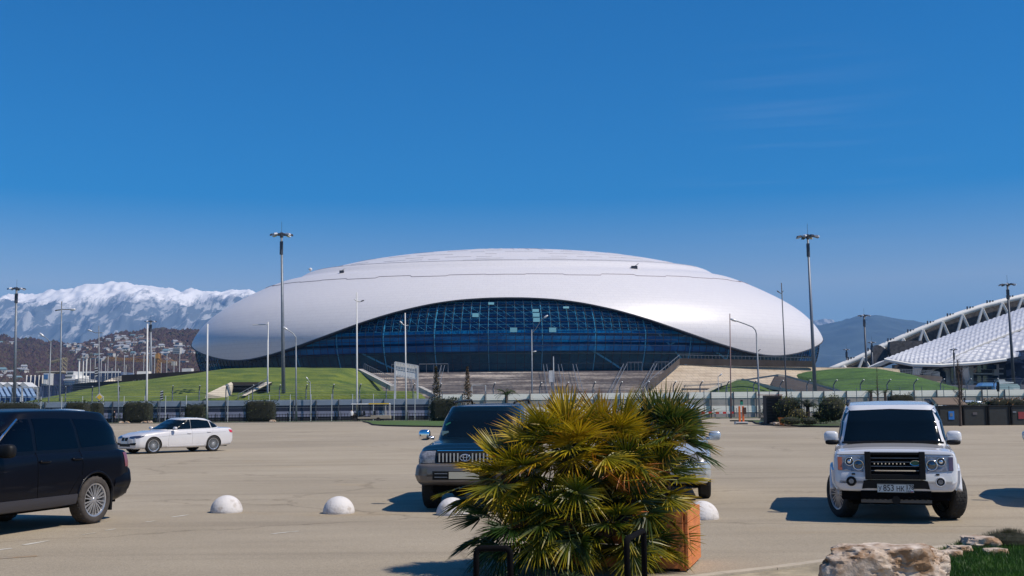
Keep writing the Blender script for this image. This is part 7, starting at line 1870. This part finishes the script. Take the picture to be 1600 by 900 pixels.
def hoop(px0, px1, pyt, Y, label, tilt=0):
    A, B_ = at(px0, pyt, Y), at(px1, pyt, Y + tilt); t = []
    rr_ = .05; z = A.z
    pts = [Vector((A.x, A.y, 0)), Vector((A.x, A.y, z - rr_))]
    D_ = (Vector((B_.x, B_.y, 0)) - Vector((A.x, A.y, 0))); Lh = D_.length; D_.normalize()
    for k in range(1, 6): a = R(18 * k); pts.append(Vector((A.x, A.y, z - rr_)) + D_ * rr_ * (1 - math.cos(a)) + Vector((0, 0, rr_ * math.sin(a))))
    for k in range(0, 6): a = R(18 * k); pts.append(Vector((A.x, A.y, z - rr_)) + D_ * (Lh - rr_ + rr_ * math.sin(a)) + Vector((0, 0, rr_ * math.cos(a))))
    pts.append(Vector((A.x, A.y, 0)) + D_ * Lh)
    b = MB(); b.tube(pts, .026, 12); o = b.build('steel_hoop', M['black_matt'], smooth=True); return tag(o, label, 'bike hoop')
hoop(744, 797, 857, 9.6, 'black bent steel hoop at the bottom left of the palms'); hoop(979, 1006, 843, 9.6, 'black bent steel hoop in front of the right part of the planter', .7)

# fan palms
M['fan'] = leaf_mat('fan_palm_leaf', [(0, (.008, .020, .003)), (.22, (.028, .050, .005)), (.42, (.20, .18, .008)), (.62, (.42, .30, .010)), (.85, (.36, .22, .012)), (1, (.30, .08, .015))], .28, .42)
M['fan_dark'] = leaf_mat('fan_palm_leaf_green', [(0, (.008, .026, .008)), (.45, (.03, .065, .012)), (.75, (.12, .14, .02)), (1, (.34, .19, .03))], .3, .35)
M['petiole'] = mat('petiole', (.16, .17, .03), .5, 0, .3, 6)
M['fibre'] = mat('palm_trunk_fibre', (.035, .022, .014), .95, 0, .4, 12, 1.0, 30)
def fan_leaf(mb, cols, org, d, R_, nseg, r_, hue, droop=.25, spread=R(88), wd=.014):
    d = d.normalized(); side = d.cross(Vector((0, 0, 1)))
    side = side.normalized() if side.length > .05 else Vector((1, 0, 0)); side = (Matrix.Rotation(r_.gauss(0, .5), 3, d) @ side); nr = side.cross(d)
    for k in range(nseg):
        a = -spread + 2 * spread * k / (nseg - 1) + r_.gauss(0, .02); L = R_ * (.72 + .28 * math.cos(a * .9)) * r_.uniform(.85, 1.05)
        dd = d * math.cos(a) + side * math.sin(a); fold = nr * (.10 * math.sin(a) ** 2)
        w0 = dd.cross(nr).normalized(); w0 = (Matrix.Rotation(r_.gauss(0.6 if k % 2 else -.6, .25), 3, dd) @ w0) * wd * .68
        dr = droop * r_.uniform(.3, 1.5); hv = hue + r_.gauss(0, .05)
        pts = []; 
        for f, ww in ((.04, .25), (.35, 1.0), (.7, .75), (1.0, .04)):
            p = org + (dd + fold * f) * L * f + Vector((0, 0, -dr * L * f * f * f)); pts.append((p, ww, f))
        i0 = len(mb.v); vs = []
        for p, ww, f in pts:
            vs += [p - w0 * ww, p + w0 * ww]; c = min(1, max(0, hv + .36 * f * f + (.25 if f == 1 else 0) * r_.random())); cols += [(c, c, c)] * 2
        mb.add(vs, [(0, 1, 3, 2), (2, 3, 5, 4), (4, 5, 7, 6)])
def fan_palm(label, heads, mt, seed, planter_z, hk_=1.0):
    r_ = random.Random(seed); c0 = heads[0][0]; t = thing('fan_palm', label, 'palm', (c0[0], c0[1], planter_z)); b = MB(); cols = []; pb = MB(); tb = MB()
    for (hx, hy, hz), n_, R_, pet, wdir, elr in heads:
        h = Vector((hx, hy, hz)); tb.tube([(hx - (hx - c0[0]) * .4, hy, planter_z - .1), (hx, hy, (hz + planter_z) / 2), (hx, hy, hz)], [.13, .12, .09], 12)
        for k in range(n_):
            az = k * 2.39996 + r_.gauss(0, .25); f = (k + .5) / n_; e = elr[1] + (elr[0] - elr[1]) * f ** .8 + r_.gauss(0, .10)
            d = Vector((math.cos(az) * math.cos(e), math.sin(az) * math.cos(e), math.sin(e))) + Vector(wdir) * .25; d.normalize()
            pl_ = pet * r_.uniform(.5, 1.28) * (.75 + .35 * f); tip = h + d * pl_ + Vector((0, 0, -.10 * pl_ * f)); mid = h + d * pl_ * .5 + Vector((0, 0, .03))
            pb.tube([h + Vector((r_.gauss(0, .04), r_.gauss(0, .04), -.1 * f)), mid, tip], [.011, .008, .006], 5)
            fan_leaf(b, cols, tip, d + Vector((0, 0, -.25 * f)), R_ * r_.uniform(.8, 1.12), r_.randrange(26, 34), r_, (r_.choice([.14, .26, .34, .42, .52, .62]) if f < .75 else r_.choice([.2, .4, .6, .75])) * hk_ * min(1.1, max(.35, (hz - .5) / .68)), .04 + .16 * f)  # lower heads get darker leaves: shade low in the clump put into the colour
    for k in range(60):
        a = r_.uniform(0, 6.28); hx, hy, hz = r_.choice(heads)[0]; z = r_.uniform(planter_z, hz); tb.box((hx + math.cos(a) * .12, hy + math.sin(a) * .12, z), (.05, .03, .12), Matrix.Rotation(a, 3, 'Z') @ Matrix.Rotation(.5, 3, 'Y'))
    b.col = cols; b.build('fronds', mt, t, normals=False, world=True); pb.build('leaf_stalks', M['petiole'], t, world=True, smooth=True); tb.build('trunk', M['fibre'], t, world=True)
    return t
Yp = PY0 + .35
def hp(px, py, Y): p = at(px, py, Y); return (p.x, p.y, p.z)
fan_palm('big golden yellow-green fan palm filling the lower centre before the dark off-road car',
    [(hp(885, 712, Yp), 52, .50, .44, (0, -.1, .1), (-.5, 1.45)), (hp(955, 705, Yp + .25), 34, .48, .42, (.2, 0, .1), (-.4, 1.4)), (hp(805, 748, Yp - .1), 30, .46, .48, (-.5, -.2, 0), (-.8, 1.2)),
     (hp(985, 760, Yp + .05), 28, .46, .48, (.5, -.2, 0), (-.7, 1.2)), (hp(880, 800, Yp - .3), 24, .42, .42, (0, -.5, -.1), (-.8, .9)), (hp(960, 815, Yp - .3), 17, .40, .40, (.2, -.5, -.1), (-.8, .9))], M['fan'], 21, .55, .96)
fan_palm('greener fan palm rising at the upper right of the golden one, before the silver car',
    [(hp(1030, 690, Yp + .55), 38, .47, .33, (.1, 0, .12), (-.35, 1.45))], M['fan_dark'], 33, .60)
fan_palm('low fan palm spreading over the orange side of the planter',
    [(hp(1000, 848, Yp - .15), 14, .38, .30, (.35, -.4, .1), (-.4, 1.0))], M['fan'], 44, .55, 1.5)
fan_palm('fan palm with long dark drooping tips over the black hoop at lower left',
    [(hp(815, 815, Yp - .2), 26, .46, .42, (-.6, -.3, -.1), (-.8, .7))], M['fan_dark'], 52, .55)
# small green sprout
g = at(893, 895, 10.6); t = thing('sprout', 'small bright green sprout at the bottom centre under the palms', 'plant', (g.x, g.y, 0))
b = MB(); cols = []; r_ = random.Random(2)
for k in range(12): fan_leaf(b, cols, Vector((g.x, g.y, g.z - .08)), Vector((r_.gauss(0, 1), r_.gauss(0, .4), 1.0)), .16, 3, r_, .2, .3, R(20), .012)
b.col = cols; b.build('leaves', M['shrub'], t, normals=False, world=True)
b = MB(); b.tube([(g.x, g.y, 0), (g.x, g.y, g.z - .05)], .008, 5); b.build('stem', M['petiole'], t, world=True)
